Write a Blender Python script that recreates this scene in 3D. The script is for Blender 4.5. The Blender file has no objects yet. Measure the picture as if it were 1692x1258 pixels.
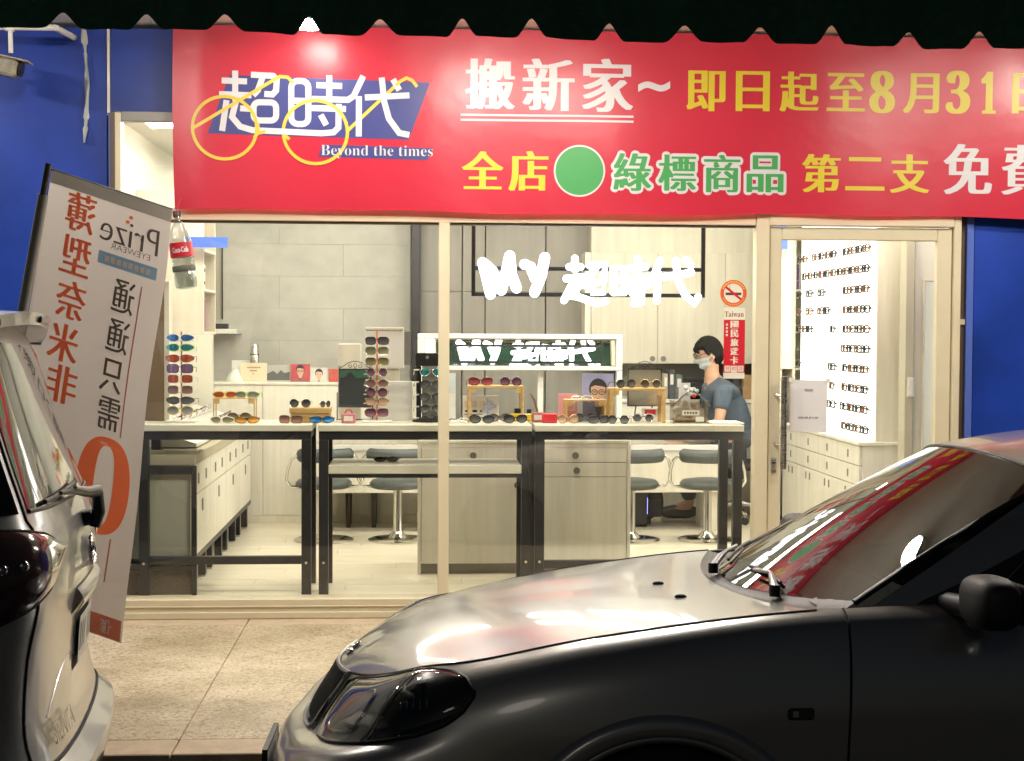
import bpy, bmesh, math, random
from mathutils import Vector, Matrix, Euler
random.seed(7)
R = math.radians
SC = bpy.context.scene
COL = SC.collection

# ------------------------------------------------------------------ camera
cam_data = bpy.data.cameras.new('camera')
cam_data.sensor_width = 36.0
cam_data.lens = 52.13
cam_data.clip_end = 300.0
cam = bpy.data.objects.new('camera', cam_data)
COL.objects.link(cam)
cam.matrix_world = (Matrix.Translation((0, -7.9, 1.66)) @ Matrix.Rotation(R(-3.64), 4, 'Z')
                    @ Matrix.Rotation(R(90 - 1.96), 4, 'X') @ Matrix.Rotation(R(.29), 4, 'Z'))
SC.camera = cam

# ------------------------------------------------------------------ night sky, faint moon-low sun
world = bpy.data.worlds.new('World')
SC.world = world
world.use_nodes = True
wn = world.node_tree.nodes
sky = wn.new('ShaderNodeTexSky')
sky.sky_type = 'NISHITA'
sky.sun_disc = False
sky.sun_elevation = R(28)
sky.sun_rotation = R(200)
bg = wn['Background']
bg.inputs['Strength'].default_value = 0.0019
world.node_tree.links.new(sky.outputs[0], bg.inputs[0])
sun_d = bpy.data.lights.new('sun', 'SUN')
sun_d.energy = 0.025
sun_d.angle = R(10)
sun_d.color = (1.0, .93, .8)
sun = bpy.data.objects.new('sun', sun_d)
COL.objects.link(sun)
sun.rotation_euler = (R(62), 0, R(-20))

SC.view_settings.view_transform = 'Standard'
SC.view_settings.look = 'None'
SC.view_settings.exposure = 0.9
SC.view_settings.gamma = 1.0
SC.view_settings.use_curve_mapping = False
SC.render.engine = 'CYCLES'
cy = SC.cycles
cy.use_denoising = True
cy.max_bounces = 9
cy.diffuse_bounces = 4
cy.glossy_bounces = 5
cy.transmission_bounces = 6
cy.transparent_max_bounces = 28
cy.caustics_reflective = False
cy.caustics_refractive = False
cy.sample_clamp_indirect = 3.0
cy.blur_glossy = 0.2

# ------------------------------------------------------------------ materials
MATS = {}
def srgb(r, g, b):
    f = lambda c: (c / 255 / 12.92) if c / 255 <= .04045 else ((c / 255 + .055) / 1.055) ** 2.4
    return (f(r), f(g), f(b))

def mat(name, col, rough=.5, metal=0.0, spec=.5, var=None, bump=None, coat=0.0, emit=None, stretch=(1, 1, 1), col2=None, trans=None):
    """procedural principled material; var=(scale, amount) colour mottling; bump=(scale, strength, distance)"""
    if name in MATS:
        return MATS[name]
    m = bpy.data.materials.new(name)
    m.use_nodes = True
    nt = m.node_tree
    n = nt.nodes
    L = nt.links.new
    p = n['Principled BSDF']
    p.inputs['Base Color'].default_value = (*col, 1)
    p.inputs['Roughness'].default_value = rough
    p.inputs['Metallic'].default_value = metal
    p.inputs['Specular IOR Level'].default_value = spec
    p.inputs['Coat Weight'].default_value = coat
    p.inputs['Coat Roughness'].default_value = .06
    if emit:
        p.inputs['Emission Color'].default_value = (*emit[0], 1)
        p.inputs['Emission Strength'].default_value = emit[1]
    if trans:
        p.inputs['Transmission Weight'].default_value = trans
    if var or bump:
        tc = n.new('ShaderNodeTexCoord')
        mp = n.new('ShaderNodeMapping')
        mp.inputs['Scale'].default_value = stretch
        L(tc.outputs['Object'], mp.inputs['Vector'])
    if var:
        nz = n.new('ShaderNodeTexNoise')
        nz.inputs['Scale'].default_value = var[0]
        nz.inputs['Detail'].default_value = 5
        nz.inputs['Roughness'].default_value = .62
        L(mp.outputs[0], nz.inputs['Vector'])
        cr = n.new('ShaderNodeValToRGB')
        a = var[1]
        c2 = col2 or tuple(min(1, c * (1 + a)) for c in col)
        c1 = tuple(c * (1 - a) for c in col) if not col2 else col
        cr.color_ramp.elements[0].position = .3
        cr.color_ramp.elements[1].position = .7
        cr.color_ramp.elements[0].color = (*c1, 1)
        cr.color_ramp.elements[1].color = (*c2, 1)
        L(nz.outputs['Fac'], cr.inputs[0])
        L(cr.outputs[0], p.inputs['Base Color'])
        mr = n.new('ShaderNodeMapRange')
        mr.inputs['To Min'].default_value = max(0.02, rough - .08)
        mr.inputs['To Max'].default_value = min(1, rough + .08)
        L(nz.outputs['Fac'], mr.inputs['Value'])
        L(mr.outputs[0], p.inputs['Roughness'])
    if bump:
        nb = n.new('ShaderNodeTexNoise')
        nb.inputs['Scale'].default_value = bump[0]
        nb.inputs['Detail'].default_value = 4
        L(mp.outputs[0], nb.inputs['Vector'])
        bn = n.new('ShaderNodeBump')
        bn.inputs['Strength'].default_value = bump[1]
        bn.inputs['Distance'].default_value = bump[2] if len(bump) > 2 else .005
        L(nb.outputs['Fac'], bn.inputs['Height'])
        L(bn.outputs[0], p.inputs['Normal'])
    MATS[name] = m
    return m

def glass_mat(name, tint=(1, 1, 1), f0=.04, rough=.0, gloss=(1, 1, 1), bump=None):
    """sheet glass: tinted see-through plus a mirror share that grows at grazing angles"""
    if name in MATS:
        return MATS[name]
    m = bpy.data.materials.new(name)
    m.use_nodes = True
    nt = m.node_tree
    n = nt.nodes
    L = nt.links.new
    n.remove(n['Principled BSDF'])
    out = n['Material Output']
    tr = n.new('ShaderNodeBsdfTransparent')
    tr.inputs[0].default_value = (*tint, 1)
    gl = n.new('ShaderNodeBsdfGlossy')
    gl.inputs['Color'].default_value = (*gloss, 1)
    gl.inputs['Roughness'].default_value = rough
    lw = n.new('ShaderNodeLayerWeight')
    lw.inputs['Blend'].default_value = .5
    pw = n.new('ShaderNodeMath'); pw.operation = 'POWER'; pw.inputs[1].default_value = 4.0
    ma = n.new('ShaderNodeMath'); ma.operation = 'MULTIPLY_ADD'
    ma.inputs[1].default_value = .92 - f0; ma.inputs[2].default_value = f0
    mx = n.new('ShaderNodeMixShader')
    L(lw.outputs['Facing'], pw.inputs[0]); L(pw.outputs[0], ma.inputs[0]); L(ma.outputs[0], mx.inputs[0])
    L(tr.outputs[0], mx.inputs[1]); L(gl.outputs[0], mx.inputs[2]); L(mx.outputs[0], out.inputs[0])
    if bump:
        nb = n.new('ShaderNodeTexNoise'); nb.inputs['Scale'].default_value = bump[0]
        tc = n.new('ShaderNodeTexCoord'); L(tc.outputs['Object'], nb.inputs['Vector'])
        bn = n.new('ShaderNodeBump'); bn.inputs['Strength'].default_value = bump[1]; bn.inputs['Distance'].default_value = .004
        L(nb.outputs['Fac'], bn.inputs['Height']); L(bn.outputs[0], gl.inputs['Normal'])
    MATS[name] = m
    return m

def emis(name, col, strength):
    return mat(name, (.8, .8, .8), .5, emit=(col, strength))

# ------------------------------------------------------------------ mesh builder
class MB:
    def __init__(s):
        s.v = []; s.f = []; s.m = []
    def add(s, vs, fs, mi=0):
        o = len(s.v)
        s.v += [tuple(v) for v in vs]
        s.f += [tuple(i + o for i in f) for f in fs]
        s.m += [mi] * len(fs)
        return s
    def box(s, x0, x1, y0, y1, z0, z1, mi=0, bev=0.0):
        if x0 > x1: x0, x1 = x1, x0
        if y0 > y1: y0, y1 = y1, y0
        if z0 > z1: z0, z1 = z1, z0
        b = min(bev, (x1 - x0) * .45, (y1 - y0) * .45, (z1 - z0) * .45)
        if b <= 0:
            v = [(x, y, z) for x in (x0, x1) for y in (y0, y1) for z in (z0, z1)]
            return s.add(v, [(0, 1, 3, 2), (4, 6, 7, 5), (0, 4, 5, 1), (2, 3, 7, 6), (0, 2, 6, 4), (1, 5, 7, 3)], mi)
        vs = []
        idx = {}
        for i, (x, dx) in enumerate(((x0, 1), (x1, -1))):
            for j, (y, dy) in enumerate(((y0, 1), (y1, -1))):
                for k, (z, dz) in enumerate(((z0, 1), (z1, -1))):
                    idx[i, j, k, 0] = len(vs); vs.append((x, y + dy * b, z + dz * b))
                    idx[i, j, k, 1] = len(vs); vs.append((x + dx * b, y, z + dz * b))
                    idx[i, j, k, 2] = len(vs); vs.append((x + dx * b, y + dy * b, z))
        g = lambda i, j, k, a: idx[i, j, k, a]
        fs = []
        for i in (0, 1):
            fs.append((g(i, 0, 0, 0), g(i, 0, 1, 0), g(i, 1, 1, 0), g(i, 1, 0, 0)))
            fs.append((g(0, i, 0, 1), g(1, i, 0, 1), g(1, i, 1, 1), g(0, i, 1, 1)))
            fs.append((g(0, 0, i, 2), g(0, 1, i, 2), g(1, 1, i, 2), g(1, 0, i, 2)))
            for j in (0, 1):
                fs.append((g(i, j, 0, 0), g(i, j, 1, 0), g(i, j, 1, 1), g(i, j, 0, 1)))
                fs.append((g(i, 0, j, 0), g(i, 1, j, 0), g(i, 1, j, 2), g(i, 0, j, 2)))
                fs.append((g(0, i, j, 1), g(1, i, j, 1), g(1, i, j, 2), g(0, i, j, 2)))
                for k in (0, 1):
                    fs.append((g(i, j, k, 0), g(i, j, k, 1), g(i, j, k, 2)))
        return s.add(vs, fs, mi)
    def tube(s, pts, r, n=8, mi=0, caps=True, closed=False):
        pts = [Vector(p) for p in pts]
        rs = r if isinstance(r, (list, tuple)) else [r] * len(pts)
        N = len(pts)
        vs = []; fs = []
        up = None
        for i, p in enumerate(pts):
            if closed: t = pts[(i + 1) % N] - pts[i - 1]
            else: t = pts[min(i + 1, N - 1)] - pts[max(i - 1, 0)]
            t = t.normalized() if t.length > 1e-9 else Vector((0, 0, 1))
            if up is None:
                up = Vector((0, 0, 1)) if abs(t.z) < .9 else Vector((1, 0, 0))
            a = (up - t * up.dot(t))
            a = a.normalized() if a.length > 1e-6 else t.orthogonal().normalized()
            up = a
            b = t.cross(a)
            for k in range(n):
                an = 2 * math.pi * k / n
                vs.append(p + (a * math.cos(an) + b * math.sin(an)) * rs[i])
        for i in range(N if closed else N - 1):
            j = (i + 1) % N
            for k in range(n):
                k2 = (k + 1) % n
                fs.append((i * n + k, i * n + k2, j * n + k2, j * n + k))
        if caps and not closed:
            fs.append(tuple(range(n))[::-1]); fs.append(tuple((N - 1) * n + k for k in range(n)))
        return s.add(vs, fs, mi)
    def lathe(s, prof, o=(0, 0, 0), n=20, axis='Z', mi=0):
        """prof: (radius, height) pairs revolved round an axis through o"""
        vs = []; fs = []
        for r, h in prof:
            for k in range(n):
                a = 2 * math.pi * k / n
                c, d = r * math.cos(a), r * math.sin(a)
                q = {'Z': (c, d, h), 'Y': (c, h, d), 'X': (h, c, d)}[axis]
                vs.append((o[0] + q[0], o[1] + q[1], o[2] + q[2]))
        for i in range(len(prof) - 1):
            for k in range(n):
                k2 = (k + 1) % n
                fs.append((i * n + k, i * n + k2, (i + 1) * n + k2, (i + 1) * n + k))
        fs.append(tuple(range(n))[::-1])
        fs.append(tuple((len(prof) - 1) * n + k for k in range(n)))
        return s.add(vs, fs, mi)
    def prism(s, poly, y0, y1, mi=0, plane='XZ'):
        """2-D outline extruded between two depths"""
        n = len(poly)
        g = {'XZ': lambda a, b, d: (a, d, b), 'XY': lambda a, b, d: (a, b, d), 'YZ': lambda a, b, d: (d, a, b)}[plane]
        vs = [g(a, b, y0) for a, b in poly] + [g(a, b, y1) for a, b in poly]
        fs = [tuple(range(n)), tuple(range(2 * n - 1, n - 1, -1))]
        fs += [(i, i + n, (i + 1) % n + n, (i + 1) % n) for i in range(n)]
        return s.add(vs, fs, mi)
    def grid(s, fn, nu, nv, mi=0):
        vs = [fn(i / nu, j / nv) for i in range(nu + 1) for j in range(nv + 1)]
        fs = [(i * (nv + 1) + j, (i + 1) * (nv + 1) + j, (i + 1) * (nv + 1) + j + 1, i * (nv + 1) + j + 1)
              for i in range(nu) for j in range(nv)]
        return s.add(vs, fs, mi)
    def ball(s, c, r, n=12, m=8, mi=0):
        rr = r if isinstance(r, (tuple, list)) else (r, r, r)
        return s.grid(lambda u, v: (c[0] + rr[0] * math.cos(2 * math.pi * u) * math.sin(math.pi * v),
                                    c[1] + rr[1] * math.sin(2 * math.pi * u) * math.sin(math.pi * v),
                                    c[2] + rr[2] * math.cos(math.pi * v)), n, m, mi)
    def xf(s, M):
        s.v = [tuple(M @ Vector(v)) for v in s.v]
        return s
    def mesh(s, name, smooth=None):
        me = bpy.data.meshes.new(name)
        me.from_pydata(s.v, [], s.f)
        if any(s.m):
            me.polygons.foreach_set('material_index', s.m)
        if smooth:
            me.polygons.foreach_set('use_smooth', [True] * len(me.polygons))
            if smooth < 180:
                me.set_sharp_from_angle(angle=R(smooth))
        me.update()
        return me
    def build(s, name, mats, parent=None, smooth=None, fix=True):
        me = s.mesh(name, None)
        if fix:
            bm = bmesh.new(); bm.from_mesh(me)
            bmesh.ops.recalc_face_normals(bm, faces=bm.faces)
            bm.to_mesh(me); bm.free()
        if smooth:
            me.polygons.foreach_set('use_smooth', [True] * len(me.polygons))
            if smooth < 180:
                me.set_sharp_from_angle(angle=R(smooth))
        for m in (mats if isinstance(mats, (list, tuple)) else [mats]):
            me.materials.append(m)
        o = bpy.data.objects.new(name, me)
        COL.objects.link(o)
        if parent: o.parent = parent
        return o

def tag(o, label, cat, group=None):
    o['label'] = label; o['category'] = cat
    if group: o['group'] = group
    return o
def struct(o):
    o['kind'] = 'structure'
    return o
def thing(name, label, cat, loc=(0, 0, 0), rotz=0.0, group=None):
    o = bpy.data.objects.new(name, None)
    COL.objects.link(o)
    o.location = loc; o.rotation_euler = (0, 0, rotz)
    o.empty_display_size = .1
    return tag(o, label, cat, group)
def copy_tree(o, parent=None):
    c = o.copy(); COL.objects.link(c); c.parent = parent
    for ch in o.children: copy_tree(ch, c)
    return c

# ------------------------------------------------------------------ lettering
_gc = {}
def glyphs(s, offset=0.0, res=4, extrude=0.0):
    k = (s, offset, res, extrude)
    if k in _gc: return _gc[k]
    cu = bpy.data.curves.new('t', 'FONT')
    cu.body = s; cu.resolution_u = res; cu.offset = offset; cu.extrude = extrude
    ob = bpy.data.objects.new('t', cu)
    COL.objects.link(ob)
    dg = bpy.context.evaluated_depsgraph_get()
    me = bpy.data.meshes.new_from_object(ob.evaluated_get(dg))
    vs = [tuple(v.co) for v in me.vertices]
    fs = [tuple(p.vertices) for p in me.polygons]
    bpy.data.objects.remove(ob); bpy.data.curves.remove(cu); bpy.data.meshes.remove(me)
    if vs:
        xs = [v[0] for v in vs]; ys = [v[1] for v in vs]
        x0, x1, y0, y1 = min(xs), max(xs), min(ys), max(ys)
        vs = [((v[0] - x0) / (x1 - x0 or 1), (v[1] - y0) / (y1 - y0 or 1), v[2]) for v in vs]
    _gc[k] = (vs, fs)
    return _gc[k]

def lay(mb, s, x0, x1, z0, z1, fn, fat=0.0, steps=3, offset=0.0, lift=.0002, mirror=False, mi=0, fatz=0.0, halo=0.0):
    """letters s fitted to a rectangle of a sheet; fn(a, b, h) gives the point h in front of the sheet.
    fat widens upright strokes only, as in a heavy printed Ming face"""
    vs, fs = glyphs(s, offset)
    if halo:                     # outline: the letter repeated round a small circle
        for k in range(12):
            a = 2 * math.pi * k / 12
            mb.add([fn(x0 + u * (x1 - x0) + halo * math.cos(a), z0 + v * (z1 - z0) + halo * math.sin(a), k * lift) for (u, v, w) in vs], fs, mi)
        return mb
    n = steps if (fat or fatz) else 1
    for k in range(n):
        d = fat * (2 * k / (n - 1) - 1) if n > 1 else 0
        dz = fatz * (2 * k / (n - 1) - 1) if n > 1 else 0
        out = []
        for (u, v, w) in vs:
            if mirror: u = 1 - u
            out.append(fn(x0 + fat + u * (x1 - x0 - 2 * fat) + d, z0 + v * (z1 - z0) + dz, k * lift))
        mb.add(out, fs, mi)
    return mb
def flat(Y):
    return lambda a, b, h: (a, Y - h, b)

# ================================================================== MATERIALS IN USE
M_cream = mat('cream_aluminium', (.66, .585, .42), .38, spec=.5, var=(3, .05))
M_creamin = mat('cream_laminate', (.74, .70, .58), .45, var=(2.2, .10), stretch=(6, 6, .6))
M_whitewall = mat('warm_white_wall', (.78, .76, .66), .7, var=(1.5, .03))
M_blue = mat('blue_panel', (.007, .038, .30), .45, spec=.4, var=(2.2, .32), bump=(160, .12, .002))
M_bluetrim = mat('light_blue_trim', (.09, .15, .52), .4)
M_white = mat('white_paint', (.8, .79, .74), .45)
M_plastic_w = mat('white_plastic', (.78, .77, .72), .35)
M_black = mat('black_metal', (.018, .018, .021), .42, spec=.5, var=(40, .25))
M_blackp = mat('black_plastic', (.012, .012, .013), .35)
M_chrome = mat('chrome', (.75, .74, .71), .12, metal=1.0)
M_steel = mat('brushed_steel', (.55, .54, .5), .28, metal=1.0, var=(8, .1), stretch=(1, 1, 12))
M_brownm = mat('brown_bronze', (.10, .065, .045), .45)
M_red = mat('red_vinyl', (.50, .020, .046), .33, spec=.5, var=(1.3, .06), bump=(2.4, .30, .03))
M_pglass = glass_mat('window_glass', (.97, .98, .965), .035)
M_rub = mat('dark_rubber', (.012, .012, .012), .7)

# ================================================================== GROUND
def asphalt():
    m = mat('asphalt', (.035, .035, .036), .8, var=(2.2, .35), bump=(180, .6, .006))
    return m
rd = MB()   # cambered: the lane falls towards the kerb
rz = lambda y: min(.10, .04 * (-3.45 - y))
for ya, yb in ((-2.556, -3.0), (-3.0, -4.0), (-4.0, -5.0), (-5.0, -5.95), (-5.95, -70)):
    rd.add([(-60, ya, rz(ya)), (60, ya, rz(ya)), (60, yb, rz(yb)), (-60, yb, rz(yb))], [(0, 1, 2, 3)])
struct(rd.build('road', asphalt()))

def terrazzo(name='terrazzo'):
    if name in MATS: return MATS[name]
    m = bpy.data.materials.new(name); m.use_nodes = True; MATS[name] = m
    nt = m.node_tree; n = nt.nodes; L = nt.links.new; p = n['Principled BSDF']
    tc = n.new('ShaderNodeTexCoord')
    base = n.new('ShaderNodeTexNoise'); base.inputs['Scale'].default_value = 1.3; base.inputs['Detail'].default_value = 6
    L(tc.outputs['Object'], base.inputs['Vector'])
    cr = n.new('ShaderNodeValToRGB')
    cr.color_ramp.elements[0].position = .3; cr.color_ramp.elements[1].position = .72
    cr.color_ramp.elements[0].color = (.46, .375, .255, 1); cr.color_ramp.elements[1].color = (.58, .49, .35, 1)
    L(base.outputs['Fac'], cr.inputs[0])
    prev = cr.outputs[0]
    for sc, thr, c in ((95, .13, (.20, .14, .08)), (60, .08, (.26, .19, .11)), (130, .13, (.72, .64, .47)), (150, .12, (.33, .24, .14))):
        vo = n.new('ShaderNodeTexVoronoi'); vo.inputs['Scale'].default_value = sc
        L(tc.outputs['Object'], vo.inputs['Vector'])
        # chips: a random share of the cells
        sep = n.new('ShaderNodeSeparateColor'); L(vo.outputs['Color'], sep.inputs[0])
        lt = n.new('ShaderNodeMath'); lt.operation = 'LESS_THAN'; lt.inputs[1].default_value = thr
        L(sep.outputs[0], lt.inputs[0])
        mx = n.new('ShaderNodeMix'); mx.data_type = 'RGBA'
        mx.inputs[7].default_value = (*c, 1)
        ml = n.new('ShaderNodeMath'); ml.operation = 'MULTIPLY'; ml.inputs[1].default_value = .62
        L(lt.outputs[0], ml.inputs[0]); L(ml.outputs[0], mx.inputs[0]); L(prev, mx.inputs[6])
        prev = mx.outputs[2]
    sn = n.new('ShaderNodeTexNoise'); sn.inputs['Scale'].default_value = 2.6; sn.inputs['Detail'].default_value = 7; sn.inputs['Roughness'].default_value = .7
    L(tc.outputs['Object'], sn.inputs['Vector'])
    sr_ = n.new('ShaderNodeValToRGB'); sr_.color_ramp.elements[0].position = .36; sr_.color_ramp.elements[1].position = .56
    sr_.color_ramp.elements[0].color = (.74, .71, .66, 1); sr_.color_ramp.elements[1].color = (1, 1, 1, 1)
    L(sn.outputs['Fac'], sr_.inputs[0])
    sm = n.new('ShaderNodeMix'); sm.data_type = 'RGBA'; sm.blend_type = 'MULTIPLY'; sm.inputs[0].default_value = 1.0      # foot traffic stains
    L(prev, sm.inputs[6]); L(sr_.outputs[0], sm.inputs[7]); prev = sm.outputs[2]
    L(prev, p.inputs['Base Color'])
    st = n.new('ShaderNodeTexNoise'); st.inputs['Scale'].default_value = 4; L(tc.outputs['Object'], st.inputs['Vector'])
    mr = n.new('ShaderNodeMapRange'); mr.inputs['To Min'].default_value = .3; mr.inputs['To Max'].default_value = .6
    L(st.outputs['Fac'], mr.inputs[0]); L(mr.outputs[0], p.inputs['Roughness'])
    return m
M_strip = mat('cement_strip', (.50, .385, .27), .6, var=(14, .15), bump=(70, .3, .002))
walk = struct(MB().box(-9, 11, -2.52, .045, -.1, .118).build('pavement', mat('joint_mortar', (.44, .35, .225), .8)))
xs = [-8.52 + 2.546 * i for i in range(8)]
for i in range(len(xs) - 1):
    MB().box(xs[i] + .0016, xs[i + 1] - .0016, -2.362, -.223, .05, .13, bev=.002).build('terrazzo_slab', terrazzo(), walk)
    MB().box(xs[i] + .003, xs[i + 1] - .003, -2.556, -2.364, -.05, .1302, bev=.004).build('kerb_stone', M_strip, walk)
    MB().box(xs[i] + .003, xs[i + 1] - .003, -.221, .0, .05, .1302, bev=.002).build('border_strip', M_strip, walk)

# ================================================================== FACADE
wl = MB()
wall_l = thing('blue_wall', 'blue panelled wall left of the shop window', 'wall', (-3, .06, .13))
def at(o): return Matrix.Translation(-Vector(o.location))
def part(mb, name, m, o, smooth=None):
    mb.xf(at(o)); return mb.build(name, m, o, smooth)
part(MB().box(-8, -4.3, .0, .12, .13, 3.22, bev=.003), 'wall_panel', M_blue, wall_l)
part(MB().box(-4.296, -1.622, .0, .12, .13, 3.22, bev=.003), 'wall_panel', M_blue, wall_l)
part(MB().box(-1.62, -1.606, -.006, .10, 2.78, 3.22), 'joint_trim', M_white, wall_l)
part(MB().box(-1.614, -1.604, -.004, .10, .13, 2.776), 'corner_trim', M_bluetrim, wall_l)
part(MB().box(-1.602, 2.99, .0, .12, 2.79, 3.22), 'fascia_panel', M_blue, wall_l)
wall_r = thing('blue_wall', 'blue panelled wall right of the glass door', 'wall', (5, .06, .13))
part(MB().box(3.014, 8, .0, .12, .13, 3.22, bev=.003), 'wall_panel', M_blue, wall_r)
part(MB().box(2.972, 3.012, -.008, .10, .13, 3.22, bev=.003), 'corner_trim', M_bluetrim, wall_r)
part(MB().box(2.93, 2.970, .012, .10, .13, 2.79), 'gap_board', M_brownm, wall_r)
part(MB().box(2.934, 2.969, .0, .03, 1.70, 1.73), 'hinge', M_cream, wall_r)

# arcade ceiling, front beam
struct(MB().box(-8, 8, -2.6, .3, 3.245, 3.5).build('arcade_ceiling', mat('arcade_white', (.80, .79, .74), .65, var=(2, .12))))
bm_ = struct(MB().box(-8, 8, -2.9, -2.602, 2.98, 3.9).build('arcade_beam', mat('red_mosaic', (.16, .028, .022), .4, var=(45, .6), bump=(40, .5, .004))))

# shop front: aluminium frame, sill, glass
sf = thing('shopfront', 'cream aluminium shop window frame with glass panes under the red banner', 'shopfront', (.1, .0, .13))
def bar(x0, x1, z0, z1, name='frame_bar', y0=-.035, y1=.035, m=None):
    return part(MB().box(x0, x1, y0, y1, z0, z1, bev=.003), name, m or M_cream, sf)
bar(-1.60, -1.545, .235, 2.78, 'jamb')
bar(-1.60, -1.575, 2.2, 2.782, 'jamb_cover', -.040, -.036, M_brownm)
bar(-1.545, 2.925, 2.735, 2.785, 'head_rail', m=mat('grey_aluminium', (.25, .24, .22), .4))
bar(-1.545, 1.806, 2.225, 2.29, 'transom_bar')
bar(-1.545, 1.806, 2.213, 2.2245, 'glazing_bead', -.02, .02, M_brownm)
bar(.109, .167, .238, 2.2245, 'mullion', -.04, .04)
bar(1.808, 1.879, .131, 2.734, 'mullion', -.045, .045)
bar(2.888, 2.928, .131, 2.734, 'jamb', -.045, .045)
bar(1.8795, 2.8875, 2.225, 2.30, 'transom_bar', -.05, .045)
part(MB().box(-1.60, 1.806, -.06, .06, .131, .236, bev=.006), 'sill', M_cream, sf)
part(MB().box(-1.60, 1.806, -.073, -.061, .131, .168, bev=.004), 'sill_lip', M_cream, sf)
part(MB().box(-1.60, 1.806, -.067, -.0605, .192, .199, bev=.002), 'sill_ridge', M_cream, sf)
for x0, x1, z0, z1 in ((-1.545, .109, .238, 2.213), (.167, 1.806, .238, 2.213), (-1.545, 1.806, 2.29, 2.734), (1.8795, 2.8875, 2.30, 2.734)):
    part(MB().box(x0 - .005, x1 + .005, -.004, .004, z0, z1), 'glass_pane', M_pglass, sf)
part(MB().box(1.88, 2.888, -.06, .09, .131, .165, bev=.004), 'threshold', M_steel, sf)

# glass door
dr = thing('glass_door', 'cream framed glass shop door with dark pull handle', 'door', (2.38, .0, .17))
DX0, DX1, DZ0, DZ1 = 1.884, 2.884, .172, 2.218
GX0, GX1, GZ1 = 1.950, 2.803, 2.15
part(MB().box(DX0, GX0, -.025, .025, DZ0, DZ1, bev=.004), 'stile', M_cream, dr)
part(MB().box(GX1, DX1, -.025, .025, DZ0, DZ1, bev=.004), 'stile', M_cream, dr)
part(MB().box(GX0 + .0005, GX1 - .0005, -.025, .025, GZ1, DZ1, bev=.004), 'top_rail', M_cream, dr)
part(MB().box(GX0 + .0005, GX1 - .0005, -.025, .025, DZ0, .34, bev=.004), 'bottom_rail', M_cream, dr)
part(MB().box(GX0 - .004, GX1 + .004, -.004, .004, .336, GZ1 + .004), 'glass_pane', M_pglass, dr)
hz0, hz1 = 0.921, 1.418
hd = part(MB().tube([(1.958, -.075, hz0), (1.958, -.075, hz1)], .017, 14), 'pull_handle', M_steel, dr, 40)
part(MB().tube([(1.958, -.075, hz0 + .19), (1.958, -.075, hz1 - .10)], .0185, 14), 'grip', mat('dark_walnut', (.05, .028, .02), .4), hd, 40).parent = hd
for z in (1.317, 1.056):
    part(MB().tube([(1.92, -.02, z), (1.925, -.055, z), (1.958, -.075, z)], .008, 8), 'bracket', M_chrome, dr, 40)
lk = part(MB().box(1.903, 1.930, -.031, -.0255, 0.895, 0.973, bev=.002), 'lock_plate', M_steel, dr)
part(MB().lathe([(.006, -.036), (.006, -.0315)], (1.9165, 0, 1.02 - .07), 10, 'Y'), 'keyhole', M_blackp, dr)
# notice taped to the door glass (its square code is left blank)
nt_ = thing('paper_notice', 'white paper notice taped inside the glass door', 'notice', (2.105, -.012, 1.116))
hw = (2.198 - 1.996) / 2
hh = 1.397 - 1.116
nt_.rotation_euler = (0, R(1.2), 0)
MB().grid(lambda u, v: (-hw + 2 * hw * u, -.002 - .004 * u * u * (1 - v), hh * v), 8, 8).build('sheet', mat('paper', (.72, .70, .72), .7), nt_, 180)
tx = MB()
M_ink = mat('grey_ink', (.12, .12, .13), .7)
for k, (w, z) in enumerate(((.052, hh * .80), (.11, hh * .27))):
    for q in range(int(w / .006)):
        if random.random() < .8:
            tx.box(-w / 2 + q * .006, -w / 2 + q * .006 + .0045, -.0078, -.0074, z, z + .006)
tx.build('small_print', M_ink, nt_)['kind'] = 'stuff'
for sx in (-1, 1):
    MB().box(sx * hw - .012, sx * hw + .012, -.0062, -.0056, hh - .014, hh + .010).build('tape', mat('clear_tape', (.7, .68, .6), .3), nt_)

# ------------------------------------------------------------------ red banner with lettering
BX0, BX1, BZ0, BZ1 = -1.262, 3.56, 2.276, 3.23
BY = -.085
def bw(a, b):
    t = (a - BX0)
    return BY + .010 * math.sin(t * 1.9 + .6) * math.sin((b - BZ0) * 2.6 + .4) + .005 * math.sin(t * 5.3 + b * 2) + .012 * max(0, .12 - t) / .12
def ban(a, b, h):
    return (a, bw(a, b) - .0012 - h, b)
bn_ = thing('vinyl_banner', 'long red vinyl banner with white, yellow and green lettering over the shop window', 'banner', (1.2, BY, BZ0))
def edge(u):   # slightly uneven lower edge and left edge
    return .006 * math.sin(u * 11) + .004 * math.sin(u * 31)
def bsheet(off):
    def f(u, v):
        a = BX0 + (BX1 - BX0) * u + (.02 * v * (1 - u) * 0 - .012 * math.sin(v * 2.6) * (u < 1e-6))
        b = BZ0 + (BZ1 - BZ0) * v + (edge(u) * (1 - v))
        return (a, bw(a, b) + off, b)
    return f
mbb = MB().grid(bsheet(0), 120, 24); mbb.grid(bsheet(.0015), 120, 24)
part(mbb, 'sheet', M_red, bn_, 180)
M_pw = mat('print_white', (.60, .58, .60), .38)
M_py = mat('print_yellow', (.62, .50, .03), .38)
M_pg = mat('print_green', (.055, .30, .085), .38)
M_pb = mat('print_blue', (.045, .052, .20), .38)
M_pgold = mat('print_gold', (.66, .46, .06), .38)
def words(rows, m, name, fat=.010, steps=4, offset=0.0, lift=.0002, fatz=0.0, up=0.0, halo=0.0):
    for s, x0, x1, z0, z1 in rows:      # every character is a part of its own
        mb = lay(MB(), s, x0, x1, z0, z1, lambda a, b, h: ban(a, b, h + up), fat=fat, steps=steps, offset=offset, lift=lift, fatz=fatz, halo=halo)
        part(mb, name, m, bn_)
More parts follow.
